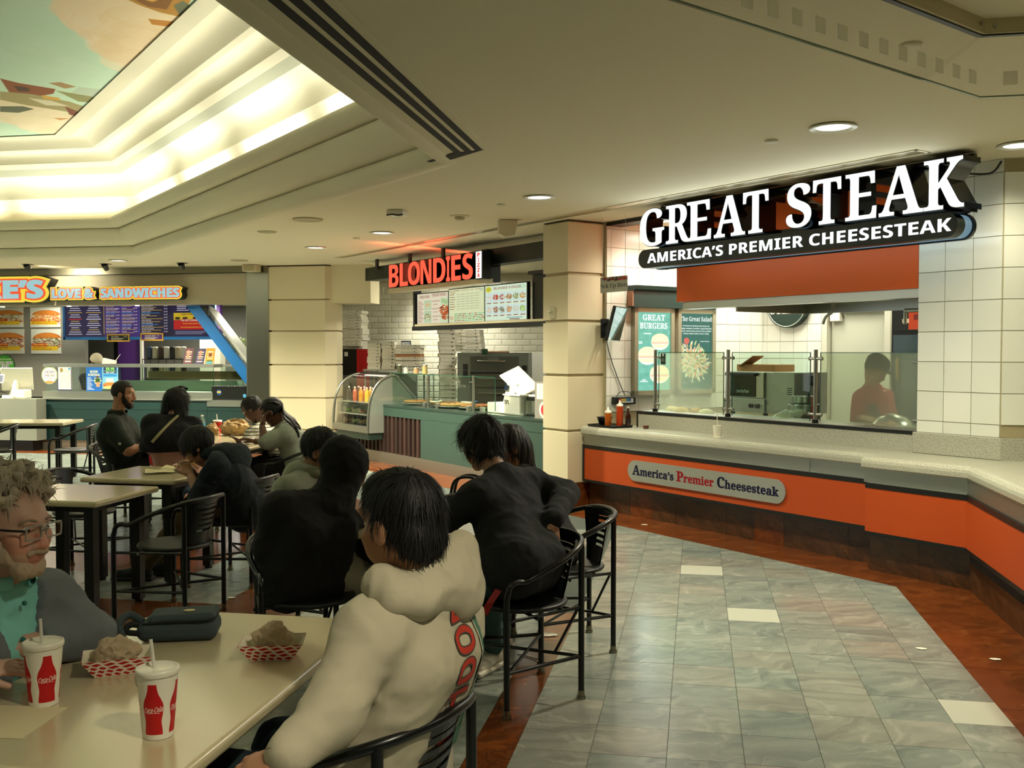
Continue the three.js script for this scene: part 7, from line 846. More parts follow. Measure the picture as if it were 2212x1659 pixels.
const SKIN = { pale: [0.55, 0.3, 0.22], warm: [0.42, 0.2, 0.11], tan: [0.36, 0.18, 0.1], brown: [0.12, 0.055, 0.032], pink: [0.56, 0.34, 0.25] };
const skinMat = M(0xffffff, 0.5, 0, { vertexColors: true }), hairBlack = M(0x060505, 0.65), eyeWhite = M(0xd8d2c4, 0.25), irisMat = M(0x1c120c, 0.15);
function handPrims(w, dir, palm, curl, thumb, s = 1) { // wrist, finger direction, palm normal, bend of each joint, side of the thumb
  const D = dir.clone().normalize(), N = palm.clone().addScaledVector(D, -palm.dot(D)).normalize(), S = D.clone().cross(N), out = [ell(w.clone().addScaledVector(D, 0.055 * s), [0.04 * s, 0.052 * s, 0.016 * s], S, D, N), cone(w, w.clone().addScaledVector(D, 0.03 * s), 0.024 * s, 0.027 * s)];
  [[-0.031, 0.068, 0.03], [-0.011, 0.078, 0.02], [0.01, 0.074, 0.024], [0.03, 0.056, 0.04]].forEach(([o, L, sp], i) => { let p = w.clone().addScaledVector(D, 0.092 * s - Math.abs(o) * 0.25).addScaledVector(S, o * -thumb * s), a = curl * 0.5; for (let j = 0; j < 3; j++) { const l = L * [0.46, 0.31, 0.23][j] * s, d = D.clone().multiplyScalar(Math.cos(a)).addScaledVector(N, Math.sin(a)).addScaledVector(S, -thumb * o * 2), n = p.clone().addScaledVector(d.normalize(), l); out.push({ ...cone(p, n, 0.0088 * s - j * 0.0008, 0.0082 * s - j * 0.001), k: 0.006 }); p = n; a += curl; } });
  let p = w.clone().addScaledVector(D, 0.028 * s).addScaledVector(S, thumb * 0.03 * s); const t1 = D.clone().multiplyScalar(0.75).addScaledVector(S, thumb * 0.65).addScaledVector(N, 0.25).normalize(), n1 = p.clone().addScaledVector(t1, 0.042 * s), t2 = D.clone().addScaledVector(S, thumb * 0.25).addScaledVector(N, 0.35).normalize(); out.push({ ...cone(p, n1, 0.013 * s, 0.011 * s), k: 0.012 }, { ...cone(n1, n1.clone().addScaledVector(t2, 0.032 * s), 0.0105 * s, 0.0085 * s), k: 0.006 }); return out;
}
function person(o) {
  const J = o.J, hip = J.hip, sc = o.scale || 1, t = thing('person', o.label, 'person', [hip.x, 0, hip.z]);
  const F = o.face.clone().normalize(), hu = o.headUp ? o.headUp.clone() : UP.clone(); const X = hu.clone().cross(F).normalize(), Y = F.clone().cross(X).normalize(), hd = J.head, L = (x, y, z) => hd.clone().addScaledVector(X, x * sc).addScaledVector(Y, y * sc).addScaledVector(F, z * sc), loc = (p) => { const v = p.clone().sub(hd); return [v.dot(X) / sc, v.dot(Y) / sc, v.dot(F) / sc]; };
  const R = J.rs.clone().sub(J.ls).setY(0).normalize(), bf = o.bodyFace ? o.bodyFace.clone().setY(0).normalize() : UP.clone().cross(R).negate().normalize(); // forward of the chest
  const neckB = J.neck, side = R, hipL = hip.clone().addScaledVector(R, -0.09), hipR = hip.clone().addScaledVector(R, 0.09);
  for (const [k, a, h, s] of [['l', 'lk', hipL, -1], ['r', 'rk', hipR, 1]]) { if (!J[k + 'k']) J[k + 'k'] = o.stand ? h.clone().setY(0.48).addScaledVector(bf, 0.02) : h.clone().addScaledVector(bf, 0.42).addScaledVector(R, s * 0.04).setY(0.5); if (!J[k + 'a']) J[k + 'a'] = J[k + 'k'].clone().setY(0.085).addScaledVector(bf, o.stand ? -0.02 : 0.02); if (!J[k + 't']) J[k + 't'] = J[k + 'a'].clone().setY(0.035).addScaledVector(bf, 0.17); }
  const bld = o.build || 1, tw = 0.105 * bld;
  const torso = (e) => [cone(hipL.clone().setY(hip.y + 0.02), J.chest.clone().addScaledVector(R, -0.075 * bld), tw + e, tw * 1.02 + e), cone(hipR.clone().setY(hip.y + 0.02), J.chest.clone().addScaledVector(R, 0.075 * bld), tw + e, tw * 1.02 + e), cone(mix(hip, J.chest, 0.35).addScaledVector(bf, (o.belly || 0)), mix(hip, J.chest, 0.6).addScaledVector(bf, (o.belly || 0)), tw + e), cone(J.chest, neckB, tw * 0.95 + e, 0.06 + e), cone(mix(neckB, J.chest, 0.2), J.ls, 0.062 + e, 0.064 * bld + e), cone(mix(neckB, J.chest, 0.2), J.rs, 0.062 + e, 0.064 * bld + e), cone(J.chest, mix(J.chest, J.ls, 0.8), tw * 0.85 + e, 0.07 + e), cone(J.chest, mix(J.chest, J.rs, 0.8), tw * 0.85 + e, 0.07 + e)];
  const arm = (s, e, f0 = 1) => { const a = J[s + 's'], b = J[s + 'e'], c = J[s + 'w']; return f0 <= 1 && f0 < 1.01 && f0 !== 1 ? [cone(a, mix(a, b, f0), 0.06 * bld + e, 0.055 * bld + e)] : [cone(a, b, 0.06 * bld + e, 0.046 * bld + e), cone(b, mix(b, c, 0.96), 0.045 * bld + e, 0.031 + e)]; };
  const leg = (s, e, f1 = 1, f2 = 1) => { const h = s === 'l' ? hipL : hipR, r = [cone(h, mix(h, J[s + 'k'], f1), 0.088 * bld + e, 0.062 * bld + e)]; if (f1 === 1 && f2 > 0) r.push(cone(J[s + 'k'], mix(J[s + 'k'], J[s + 'a'], f2), 0.058 * bld + e, 0.05 - 0.012 * f2 + e)); return r; };
  // body: coarse trunk and limbs, fine head and hands, one mesh
  const sk = o.skin, tone = (k) => [sk[0] * k[0], sk[1] * k[1], sk[2] * k[2]], plain = () => sk, cm = o.cell || 0.014;
  const bodyG = [sculpt([...torso(-0.02), ...arm('l', -0.002), ...arm('r', -0.002), ...leg('l', -0.014), ...leg('r', -0.014), cone(J.la, J.lt, 0.03, 0.024), cone(J.ra, J.rt, 0.03, 0.024), cone(neckB, mix(neckB, hd, 0.5), 0.054)], cm, { color: plain, k: 0.035 })];
  const hc = o.headCell || 0.006, headPr = [ell(L(0, 0.03, -0.012), [0.078, 0.09, 0.098].map((v) => v * sc), X, Y, F), ell(L(0, -0.045, 0.028), [0.058, 0.07, 0.062].map((v) => v * sc), X, Y, F), cone(L(0, -0.095, 0.055), L(0, -0.1, 0.06), 0.022 * sc), { ...cone(L(0, 0.018, 0.086), L(0, -0.03, 0.104), 0.009 * sc, 0.0135 * sc), k: 0.014 }, { ...cone(L(-0.014, -0.034, 0.092), L(0.014, -0.034, 0.092), 0.009 * sc), k: 0.01 }, { ...cone(L(-0.036, 0.03, 0.079), L(0.036, 0.03, 0.079), 0.011 * sc), k: 0.02 }, cone(L(-0.05, -0.018, 0.058), L(-0.035, -0.05, 0.058), 0.02 * sc), cone(L(0.05, -0.018, 0.058), L(0.035, -0.05, 0.058), 0.02 * sc), { ...ell(L(0, -0.06, 0.084), [0.024, 0.0065, 0.009].map((v) => v * sc), X, Y, F), k: 0.006 }, { ...ell(L(0, -0.071, 0.081), [0.021, 0.007, 0.009].map((v) => v * sc), X, Y, F), k: 0.006 }];
  for (const s of [-1, 1]) headPr.push({ ...ell(L(s * 0.032, 0.012, 0.1), [0.017, 0.0105, 0.02].map((v) => v * sc), X, Y, F), cut: true, k: 0.012 }, { ...ell(L(s * 0.08, -0.006, -0.006), [0.009, 0.031, 0.02].map((v) => v * sc), X, Y, F), k: 0.008 }, { ...ell(L(s * 0.09, -0.004, 0.0), [0.006, 0.018, 0.01].map((v) => v * sc), X, Y, F), cut: true, k: 0.006 });
  headPr.push({ ...cone(L(0, -0.05, -0.03), neckB, 0.054 * sc, 0.056), k: 0.03 });
  bodyG.push(sculpt(headPr, hc, { k: 0.025, color: (p) => { const [x, y, z] = loc(p); if (z > 0.07 && Math.abs(x) < 0.026 && y < -0.05 && y > -0.081) return tone([0.85, 0.55, 0.55]); if (z > 0.06 && Math.abs(x) < 0.018 && y < 0 && y > -0.05) return tone(o.ruddy ? [1.08, 0.78, 0.74] : [1.02, 0.92, 0.9]); if (o.ruddy && z > 0.03 && Math.abs(x) > 0.03 && y < 0 && y > -0.055) return tone([1.05, 0.82, 0.78]); return sk; } }));
  for (const s of ['l', 'r']) { const h = (o.hands || {})[s] || {}, w = J[s + 'w'], dir = h.dir || w.clone().sub(J[s + 'e']), pal = h.palm || V(0, -1, 0).addScaledVector(R, s === 'l' ? 0.3 : -0.3); bodyG.push(sculpt(handPrims(w, dir, pal, h.curl ?? 0.35, (s === 'l' ? 1 : -1) * (h.flip || 1), 0.95), o.handCell || 0.005, { k: 0.012, color: plain, pad: 0.015 })); }
  const body = part(t, 'body', bodyG, skinMat);
  for (const s of [-1, 1]) { const e = part(t, 'eye', sph(0, 0, 0, 0.0108 * sc, 1, 1, 1, 12, 8).translate(...L(s * 0.032, 0.011, 0.0755).toArray()), eyeWhite); const ip = L(s * 0.032, 0.01, 0.0815); part(e, 'iris', sph(ip.x, ip.y, ip.z, 0.006 * sc, 1, 1, 1, 10, 6), irisMat); }
  const ctx = { t, o, J, R, bf, L, loc, X, Y, F, hd, neckB, torso, arm, leg, hipL, hipR, sc, bld };
  // clothes
  const c = o.cell || 0.012, T = o.top, wr = folds((T.fold ?? 0.006) * 0.75, 11, hip.x * 7);
  const topPr = [...torso(T.e || 0.012), ...arm('l', T.e || 0.012, T.sleeve), ...arm('r', T.e || 0.012, T.sleeve), cone(hipL.clone().setY(hip.y + (T.hem || 0)), hipR.clone().setY(hip.y + (T.hem || 0)), tw + 0.02 + (T.e || 0))];
  const top = part(t, T.name, sculpt(topPr, c, { k: 0.03, post: (p, d) => { d = wr(p, d); if (T.cut) d = T.cut(p, d, ctx); return Math.max(d, neckRing(p, ctx, T.collar ?? 0.0)); } }), T.mat, T.label);
  ctx.top = top;
  if (o.bottom) { const b = o.bottom; part(t, b.name, sculpt([...leg('l', 0.012, 1, b.len ?? 0.93), ...leg('r', 0.012, 1, b.len ?? 0.93), cone(hipL, hipR, 0.1 * bld + 0.006), cone(hip, mix(hip, J.chest, 0.2), 0.11 * bld)], c, { k: 0.03, post: folds(0.006, 15, hip.z) }), b.mat); }
  if (o.shoes) for (const s of ['l', 'r']) { const a = J[s + 'a'], to = J[s + 't'], d = to.clone().sub(a).setY(0).normalize(), heel = a.clone().setY(0.045).addScaledVector(d, -0.035), tip = a.clone().setY(0.04).addScaledVector(d, 0.17); const sh = part(t, 'shoe', sculpt([cone(heel, tip, 0.042, 0.036), cone(a.clone().setY(0.075), a.clone().setY(0.05).addScaledVector(d, 0.08), 0.042, 0.04)], 0.008, { k: 0.02, post: (p, dd) => Math.max(dd, 0.004 - p.y) }), o.shoes.mat); if (o.shoes.sole) { const mid = mix(heel, tip, 0.5), g = rbox(-0.047, 0.047, 0.001, 0.03, -0.15, 0.15, 0.014, 3).rotateY(Math.atan2(d.x, d.z)).translate(mid.x, 0, mid.z); part(sh, 'sole', g, o.shoes.sole); } }
  if (o.hair) { const h = o.hair, pr = h.prims ? h.prims(L, X, Y, F) : [ell(L(0, 0.035, -0.014), [0.088, 0.1, 0.108].map((v) => v * sc * (h.big || 1)), X, Y, F)]; part(t, 'hair', sculpt(pr, h.cell || 0.007, { k: 0.02, post: (p, d) => { const [x, y, z] = loc(p); const fr = h.fr || 24; d += (h.amp ?? 0.005) * (nz(p.x * fr, p.y * fr * (h.stretch || 0.45), p.z * fr) + 0.4 * nz(p.x * fr * 2.2, p.y * fr * 1.1, p.z * fr * 2.2)); const face = h.face ? h.face(x, y, z) : Math.max(y - 0.062 - 0.25 * (x * x) * 20, 0.02 - (y > 0.02 ? 0 : (0.02 - y) * 0.5) - z + (Math.abs(x) > 0.062 ? 0.02 : 0)); d = Math.max(d, -face * sc); if (h.nape !== undefined) d = Math.max(d, (h.nape - y + (z > 0 ? 0.03 : 0)) * sc); return d; } }), h.mat || hairBlack); }
  if (o.hair && o.hair.locks) strands(ctx, ...o.hair.locks);
  if (o.extra) o.extra(ctx); t.userData.ctx = undefined; delete t.userData.ctx; return t;
}
// thin locks laid over the hair so that it does not look like a cap
function strands(c, n, len, w, lift = 0.2, wave = 0.25) {
  const h = c.t.children.find((m) => m.name === 'hair'), P = h.geometry.attributes.position, N = h.geometry.attributes.normal, out = []; seed = (n * 31 + 7) >>> 0;
  const p = V(0, 0, 0), q0 = V(0, 0, 0), nn = V(0, 0, 0);
  for (let i = 0; i < n; i++) { const k = (rnd() * P.count) | 0; p.fromBufferAttribute(P, k); nn.fromBufferAttribute(N, k); const g = V(0, -1, 0).addScaledVector(nn, nn.y).add(V(rnd(-wave, wave), rnd(-wave, wave), rnd(-wave, wave))).addScaledVector(c.F, 0.15); if (g.lengthSq() < 0.05) g.set(rnd(-1, 1), 0, rnd(-1, 1)); g.normalize().addScaledVector(nn, lift).normalize(); const sd = g.clone().cross(nn).normalize().multiplyScalar(w / 2), L2 = len * rnd(0.6, 1.2), a = []; for (let j = 0; j <= 3; j++) { const t = j / 3, o = p.clone().addScaledVector(nn, 0.001).addScaledVector(g, L2 * t).add(V(0, -0.25 * L2 * t * t, 0)), ww = 1 - 0.8 * t; a.push(o.clone().addScaledVector(sd, ww), o.clone().addScaledVector(sd, -ww)); } for (let j = 0; j < 3; j++) for (const m of [0, 1, 2, 1, 3, 2]) out.push(...a[2 * j + m].toArray()); }
  const g = new THREE.BufferGeometry(); g.setAttribute('position', new THREE.Float32BufferAttribute(out, 3)); g.computeVertexNormals(); const m = new THREE.Mesh(g, h.material); m.name = 'hair_locks'; m.castShadow = m.receiveShadow = true; m.userData.kind = 'stuff'; h.material.side = THREE.DoubleSide; h.add(m);
}
function neckRing(p, c, up) { const d = p.clone().sub(c.neckB), ax = c.hd.clone().sub(c.neckB).normalize(), h = d.dot(ax); return h - 0.045 - up; }
// a hood lying on the shoulders: roll round the neck and a bag behind
function hoodDown(c, mat, name, size = 1, cell = 0.01) {
  const n = c.neckB.clone().addScaledVector(UP, 0.02), b = c.bf, R = c.R, P = []; for (let i = 0; i <= 10; i++) { const a = -2.5 + i * 0.5, r = 0.088 * size; P.push(n.clone().addScaledVector(R, Math.sin(a) * r).addScaledVector(b, -Math.cos(a) * r * 0.95 + 0.01).add(V(0, 0.018 * Math.cos(a) + 0.012, 0))); }
  const pr = []; for (let i = 0; i < 10; i++) pr.push(cone(P[i], P[i + 1], 0.03 * size, 0.03 * size)); const bc = n.clone().addScaledVector(b, -0.13 * size).add(V(0, -0.045, 0)); pr.push(ell(bc, [0.13 * size, 0.095 * size, 0.06 * size], R, UP, b), ell(bc.clone().addScaledVector(b, 0.02).add(V(0, 0.05, 0)), [0.12 * size, 0.05 * size, 0.05 * size], R, UP, b));
  return part(c.t, name, sculpt(pr, cell, { k: 0.03, post: folds(0.004, 16, 3) }), mat);
}
function hoodUp(c, mat, s = 1) { const L = c.L; return part(c.t, 'hood', sculpt([ell(L(0, 0.03, -0.02), [0.112 * s, 0.135 * s, 0.135 * s], c.X, c.Y, c.F), ell(L(0, 0.07, -0.05), [0.09 * s, 0.1 * s, 0.11 * s], c.X, c.Y, c.F), cone(L(0, -0.07, -0.05), c.neckB.clone().addScaledVector(UP, -0.04), 0.1 * s, 0.13 * s)], 0.01, { k: 0.04, post: (p, d) => { d = folds(0.006, 18)(p, d); const [x, y, z] = c.loc(p); return Math.max(d, Math.min(0.09 * s - Math.hypot(x / 0.8, (y - 0.0) / 1.15), z - 0.05) < 0 ? d : d, -Math.max(Math.hypot(x / 0.72, y - 0.0) - 0.105 * s, 0.05 - z)); } }), mat); }
const spectacles = (c, mat, lens) => { const g = [], A = []; for (const s of [-1, 1]) { const p = [[-0.8, -1], [0.8, -1], [1, -0.8], [1, 0.8], [0.8, 1], [-0.8, 1], [-1, 0.8], [-1, -0.8]].map(([a, b]) => c.L(s * 0.034 + a * 0.026, 0.006 + b * 0.018, 0.104)); const tb = tube(p, 0.0026, 48, 6, true, 0.2); g.push(tb); A.push(tube([c.L(s * 0.06, 0.014, 0.103), c.L(s * 0.079, 0.014, 0.06), c.L(s * 0.083, 0.01, -0.01)], 0.0032, 14, 6)); } g.push(tube([c.L(-0.011, 0.012, 0.105), c.L(0, 0.016, 0.109), c.L(0.011, 0.012, 0.105)], 0.003, 8, 6)); const t = part(c.t, 'glasses', g, mat); part(t, 'temple', A, black); if (lens) part(t, 'lens', [-1, 1].map((s) => { const m = new THREE.Matrix4().makeBasis(c.X, c.Y, c.F).setPosition(c.L(s * 0.034, 0.008, 0.104)); return new THREE.PlaneGeometry(0.046, 0.032).applyMatrix4(m); }), glass); return t; };
const sneaker = { mat: M(0x101214, 0.6), sole: M(0x1c1e1e, 0.6) };
// 1 grey haired man at the long table
person({ label: 'grey haired bearded man in glasses, grey cardigan and mint shirt leaning on the long table', skin: SKIN.pink, ruddy: true, face: dirCam(0.93, -0.32, -0.08), bodyFace: V(1, 0, 0.15), cell: 0.01, headCell: 0.004, handCell: 0.004, build: 1.08, belly: 0.04,
  J: { head: px(28, 1140, 2.66), neck: px(-4, 1262, 2.73), chest: px(-25, 1400, 2.74), hip: V(-2.24, 0.53, -2.5), ls: px(96, 1300, 2.88), rs: px(-170, 1335, 2.5), le: px(190, 1372, 2.9), lw: px(50, 1395, 2.72), re: px(-130, 1500, 2.35), rw: px(-60, 1450, 2.5) }, hands: { l: { dir: dirCam(-0.9, -0.2, -0.1), palm: V(0, -1, 0), curl: 0.25 }, r: { dir: dirCam(0.9, 0.4, 0), curl: 0.3 } },
  top: { name: 'cardigan', mat: cloth(0x6d7377), e: 0.022, fold: 0.01, cut: (p, d, c) => { const v = p.clone().sub(c.J.chest), f = v.dot(c.bf), x = Math.abs(v.dot(c.R)), h = v.y; return Math.max(d, -Math.max(x - 0.035 - Math.max(0, h + 0.05) * 0.28, 0.03 - f, 0.0)); } },
  bottom: { name: 'trousers', mat: cloth(0x2a2d33) }, shoes: sneaker,
  hair: { locks: [1500, 0.028, 0.003, 0.7, 0.9], mat: M(0xb5aa94, 0.9), amp: 0.007, fr: 40, stretch: 1, cell: 0.005, prims: (L, X, Y, F) => { const r = []; seed = 99; for (let i = 0; i < 150; i++) { const a = rnd(0, 6.28), b = rnd(0.05, 1.2), x = Math.sin(b) * Math.cos(a) * 0.084, z = Math.sin(b) * Math.sin(a) * 0.104 - 0.014, y = Math.cos(b) * 0.098 + 0.04; if (z > 0.05 && y < 0.115) continue; const j = () => rnd(-0.012, 0.012), e = rnd(1.12, 1.3); r.push({ ...cone(L(x, y, z), L(x * e + j(), y * e + j(), z * e + j()), 0.013, 0.009), k: 0.006 }); } for (let i = 0; i < 40; i++) { const a = rnd(2.6, 6.8), y = rnd(-0.05, 0.06), x = Math.cos(a) * 0.088, z = Math.sin(a) * 0.108 - 0.014; if (z > 0.0) continue; r.push({ ...cone(L(x, y, z), L(x * 1.1, y, z * 1.1), 0.015, 0.012), k: 0.008 }); } return r; }, face: () => 1 },
  extra: (c) => { const L = c.L, e = (y, z, x) => 0; part(c.t, 'shirt', sculpt([...c.torso(0.0), cone(c.neckB.clone().addScaledVector(c.R, -0.04), c.neckB.clone().addScaledVector(c.R, 0.04), 0.06)], 0.01, { k: 0.03, post: (p, d) => Math.max(folds(0.007, 20)(p, d), neckRing(p, c, -0.005)) }), cloth(0x86cfc6, 0.8)); const n = c.neckB.clone().addScaledVector(UP, 0.03), P = []; for (let i = 0; i <= 12; i++) { const a = -2.75 + i * 0.458; P.push(n.clone().addScaledVector(c.R, Math.sin(a) * 0.072).addScaledVector(c.bf, -Math.cos(a) * 0.072 + 0.012).add(V(0, 0.012 * Math.cos(a) - 0.006, 0))); } part(c.t, 'collar', tube(P, 0.02, 40, 8), cloth(0x8ed6cc, 0.8)); for (let i = 0; i < 3; i++) { const b = mix(c.neckB, c.J.chest, 0.25 + i * 0.55).addScaledVector(c.bf, 0.1 + i * 0.014); part(c.t, 'button', sph(b.x, b.y, b.z, 0.007, 1, 1, 1, 10, 8), M(0x1d6a62, 0.4)); }
    part(c.t, 'beard', sculpt([cone(L(-0.046, -0.062, 0.032), L(-0.018, -0.1, 0.058), 0.024, 0.025), cone(L(0.046, -0.062, 0.032), L(0.018, -0.1, 0.058), 0.024, 0.025), cone(L(-0.02, -0.1, 0.06), L(0.02, -0.1, 0.06), 0.025), cone(L(-0.064, -0.01, 0.008), L(-0.046, -0.062, 0.032), 0.013, 0.024), cone(L(0.064, -0.01, 0.008), L(0.046, -0.062, 0.032), 0.013, 0.024), { ...cone(L(-0.028, -0.054, 0.085), L(0, -0.046, 0.098), 0.008, 0.009), k: 0.006 }, { ...cone(L(0.028, -0.054, 0.085), L(0, -0.046, 0.098), 0.008, 0.009), k: 0.006 }], 0.0035, { k: 0.016, post: (p, d) => d + 0.0035 * nz(p.x * 90, p.y * 60, p.z * 90) }), M(0xb09c84, 0.9)); spectacles(c, M(0xb9b4a8, 0.2, 0, { transmission: 0.4, thickness: 0 }), true); part(c.t, 'eyebrow', [-1, 1].map((s) => tube([L(s * 0.016, 0.033, 0.094), L(s * 0.034, 0.038, 0.09), L(s * 0.052, 0.03, 0.076)], 0.003, 10, 6)), M(0x94836c, 0.9)); } });
// 2 cream hoodie
person({ label: 'person with short black hair in a cream hoodie seen from behind at the long table', skin: SKIN.warm, face: dirCam(-0.8, 0.6, -0.12), bodyFace: dirCam(-0.86, 0.5), cell: 0.009, headCell: 0.004, handCell: 0.004, build: 1.06, scale: 1.04,
  J: { head: px(868, 1135, 2.42), neck: px(905, 1262, 2.44), chest: px(895, 1415, 2.46), hip: V(-0.79, 0.53, -2.37), ls: px(800, 1370, 2.3), rs: px(975, 1345, 2.66), le: px(716, 1540, 2.17), lw: px(622, 1632, 2.07), re: px(905, 1500, 2.85), rw: px(760, 1520, 2.85) }, hands: { l: { dir: dirCam(-0.8, 0.1, -0.25), curl: 0.4 } },
  top: { name: 'hoodie', mat: cloth(0xb8af97), e: 0.018, fold: 0.007, collar: 0.02 }, bottom: { name: 'jeans', mat: cloth(0x26383f) }, shoes: sneaker,
  hair: { locks: [2600, 0.034, 0.0035, 0.16], amp: 0.006, fr: 26, cell: 0.005, big: 1.0, nape: -0.085, prims: (L, X, Y, F) => [ell(L(0, 0.038, -0.014), [0.087, 0.099, 0.108], X, Y, F), ell(L(0, 0.08, 0.02), [0.072, 0.055, 0.075], X, Y, F), ell(L(0, -0.02, -0.055), [0.074, 0.07, 0.06], X, Y, F)], face: (x, y, z) => Math.max(y - 0.05, -0.002 - z + (Math.abs(x) > 0.06 && y > -0.0 ? 0.02 : 0)) },
  extra: (c) => { part(c.t, 'hood', sculpt([cone(px(822, 1262, 2.34), px(850, 1290, 2.3), 0.035), cone(px(850, 1290, 2.3), px(905, 1300, 2.33), 0.04), cone(px(905, 1285, 2.36), px(975, 1290, 2.47), 0.045, 0.05), cone(px(822, 1262, 2.34), px(880, 1232, 2.55), 0.035), cone(px(930, 1235, 2.42), px(985, 1255, 2.52), 0.055, 0.062), cone(px(995, 1180, 2.56), px(1000, 1270, 2.56), 0.028, 0.05), cone(px(945, 1215, 2.48), px(998, 1180, 2.56), 0.04, 0.026), cone(px(960, 1260, 2.46), px(985, 1300, 2.5), 0.06, 0.05)], 0.008, { k: 0.05, post: folds(0.005, 12, 3) }), c.top.material); const b = c.bf, R = c.R, mid = mix(c.J.chest, c.J.hip, 0.1).addScaledVector(b, -0.145).addScaledVector(R, 0.07); 
    const tx = canvasTex(256, 640, (x) => { x.clearRect(0, 0, 256, 640); x.fillStyle = '#46705a'; x.beginPath(); x.moveTo(150, 20); x.quadraticCurveTo(250, 300, 160, 620); x.lineTo(256, 620); x.lineTo(256, 20); x.fill(); x.strokeStyle = '#d8d2b8'; x.lineWidth = 8; x.beginPath(); x.moveTo(150, 20); x.quadraticCurveTo(250, 300, 160, 620); x.stroke(); x.save(); x.translate(120, 320); x.rotate(-Math.PI / 2); x.textAlign = 'center'; x.font = 'bold 150px sans-serif'; x.scale(0.95, 1); x.strokeStyle = '#3a3a34'; x.lineWidth = 10; x.strokeText('NHOOD', 0, 30); x.fillStyle = '#b5301c'; x.fillText('NHOOD', 0, 30); x.restore(); });
    const P = [], U = [], I = [], N = 18, Mh = 30, src = c.top.geometry.attributes.position, base = c.t.B; // wrap the print on the cloth: cast each grid point onto the hoodie surface
    c.top.updateMatrixWorld(); const rayc = new THREE.Raycaster(), dirIn = b.clone().addScaledVector(R, -0.25).normalize(), sideV = UP.clone().cross(dirIn).normalize(); c.t.updateMatrixWorld(true); c.top.material.side = THREE.DoubleSide;
    for (let j = 0; j <= Mh; j++) for (let i = 0; i <= N; i++) { const o2 = mid.clone().addScaledVector(dirIn, -0.4).addScaledVector(sideV, (i / N - 0.5) * -0.19).add(V(0, (0.5 - j / Mh) * 0.46, 0)); rayc.set(o2, dirIn); const h = rayc.intersectObject(c.top, false)[0]; const p = h ? h.point.clone().addScaledVector(dirIn, -0.004) : null; P.push(p); U.push(i / N, 1 - j / Mh); }
    const pos = P.flatMap((p) => (p ? [p.x, p.y, p.z] : [0, 0, 0])); for (let j = 0; j < Mh; j++) for (let i = 0; i < N; i++) { const a = j * (N + 1) + i, q4 = [a, a + 1, a + N + 1, a + N + 2]; if (q4.every((k) => P[k]) && q4.every((k) => P[k].distanceTo(P[a]) < 0.08)) I.push(a, a + 1, a + N + 1, a + 1, a + N + 2, a + N + 1); }
    if (I.length) { const g = new THREE.BufferGeometry(); g.setAttribute('position', new THREE.Float32BufferAttribute(pos, 3)); g.setAttribute('uv', new THREE.Float32BufferAttribute(U, 2)); g.setIndex(I); g.computeVertexNormals(); part(c.t, 'back_print', g.toNonIndexed(), M(0xffffff, 0.8, 0, { map: tx, transparent: true, alphaTest: 0.5, side: THREE.DoubleSide }), 'red block letters and a green band'); }
    part(c.t, 'watch', tube(Array.from({ length: 10 }, (_, i) => { const a = i / 10 * 6.283, d = c.J.lw.clone().sub(c.J.le).normalize(), u = UP.clone().addScaledVector(d, -UP.dot(d)).normalize(), s = d.clone().cross(u); return c.J.lw.clone().addScaledVector(d, 0.02).addScaledVector(u, Math.cos(a) * 0.033).addScaledVector(s, Math.sin(a) * 0.033); }), 0.009, 30, 6, true), black); } });
// 3 black hood
person({ label: 'person in a black hoodie with the hood up and pale trousers seen from behind', skin: SKIN.warm, face: dirCam(0.55, 0.83, -0.1), bodyFace: V(0.7, 0, -0.7), build: 1.08,
  J: { head: px(750, 1016, 4.95), neck: px(708, 1082, 4.85), chest: px(680, 1150, 4.8), hip: V(-1.86, 0.54, -4.52), ls: px(606, 1105, 4.7), rs: px(766, 1105, 5.05), le: px(583, 1180, 4.7), lw: px(690, 1165, 5.15), re: px(800, 1160, 5.2), rw: px(760, 1140, 5.4) },
  top: { name: 'hoodie', mat: cloth(0x050505), e: 0.03, fold: 0.009 }, bottom: { name: 'trousers', mat: cloth(0x8f8a74) }, shoes: sneaker, hair: { big: 0.98 }, extra: (c) => hoodUp(c, c.top.material, 0.98) });
// 4 pale grey hoodie
person({ label: 'boy with black hair in a pale grey green hoodie turned sideways', skin: SKIN.tan, face: dirCam(0.96, -0.1, -0.22), bodyFace: V(1, 0, -0.1),
  J: { head: px(694, 975, 5.5), neck: px(672, 1026, 5.52), chest: px(640, 1080, 5.5), hip: V(-2.3, 0.54, -5.4), ls: px(668, 1050, 5.75), rs: px(622, 1062, 5.3), le: px(690, 1120, 5.8), lw: px(750, 1110, 5.7), re: px(592, 1150, 5.2), rw: px(660, 1150, 5.45) },
  top: { name: 'hoodie', mat: cloth(0x868a78), e: 0.018, fold: 0.009, collar: 0.01 }, bottom: { name: 'trousers', mat: cloth(0x20242a) }, shoes: sneaker,
  hair: { locks: [1200, 0.035, 0.004], amp: 0.006, big: 1.02, nape: -0.06, face: (x, y, z) => Math.max(y - 0.05 + Math.max(0, z) * 0.1, 0.03 - z + (y < 0.02 ? -0.03 : 0)) }, extra: (c) => hoodDown(c, c.top.material, 'hood', 0.85) });
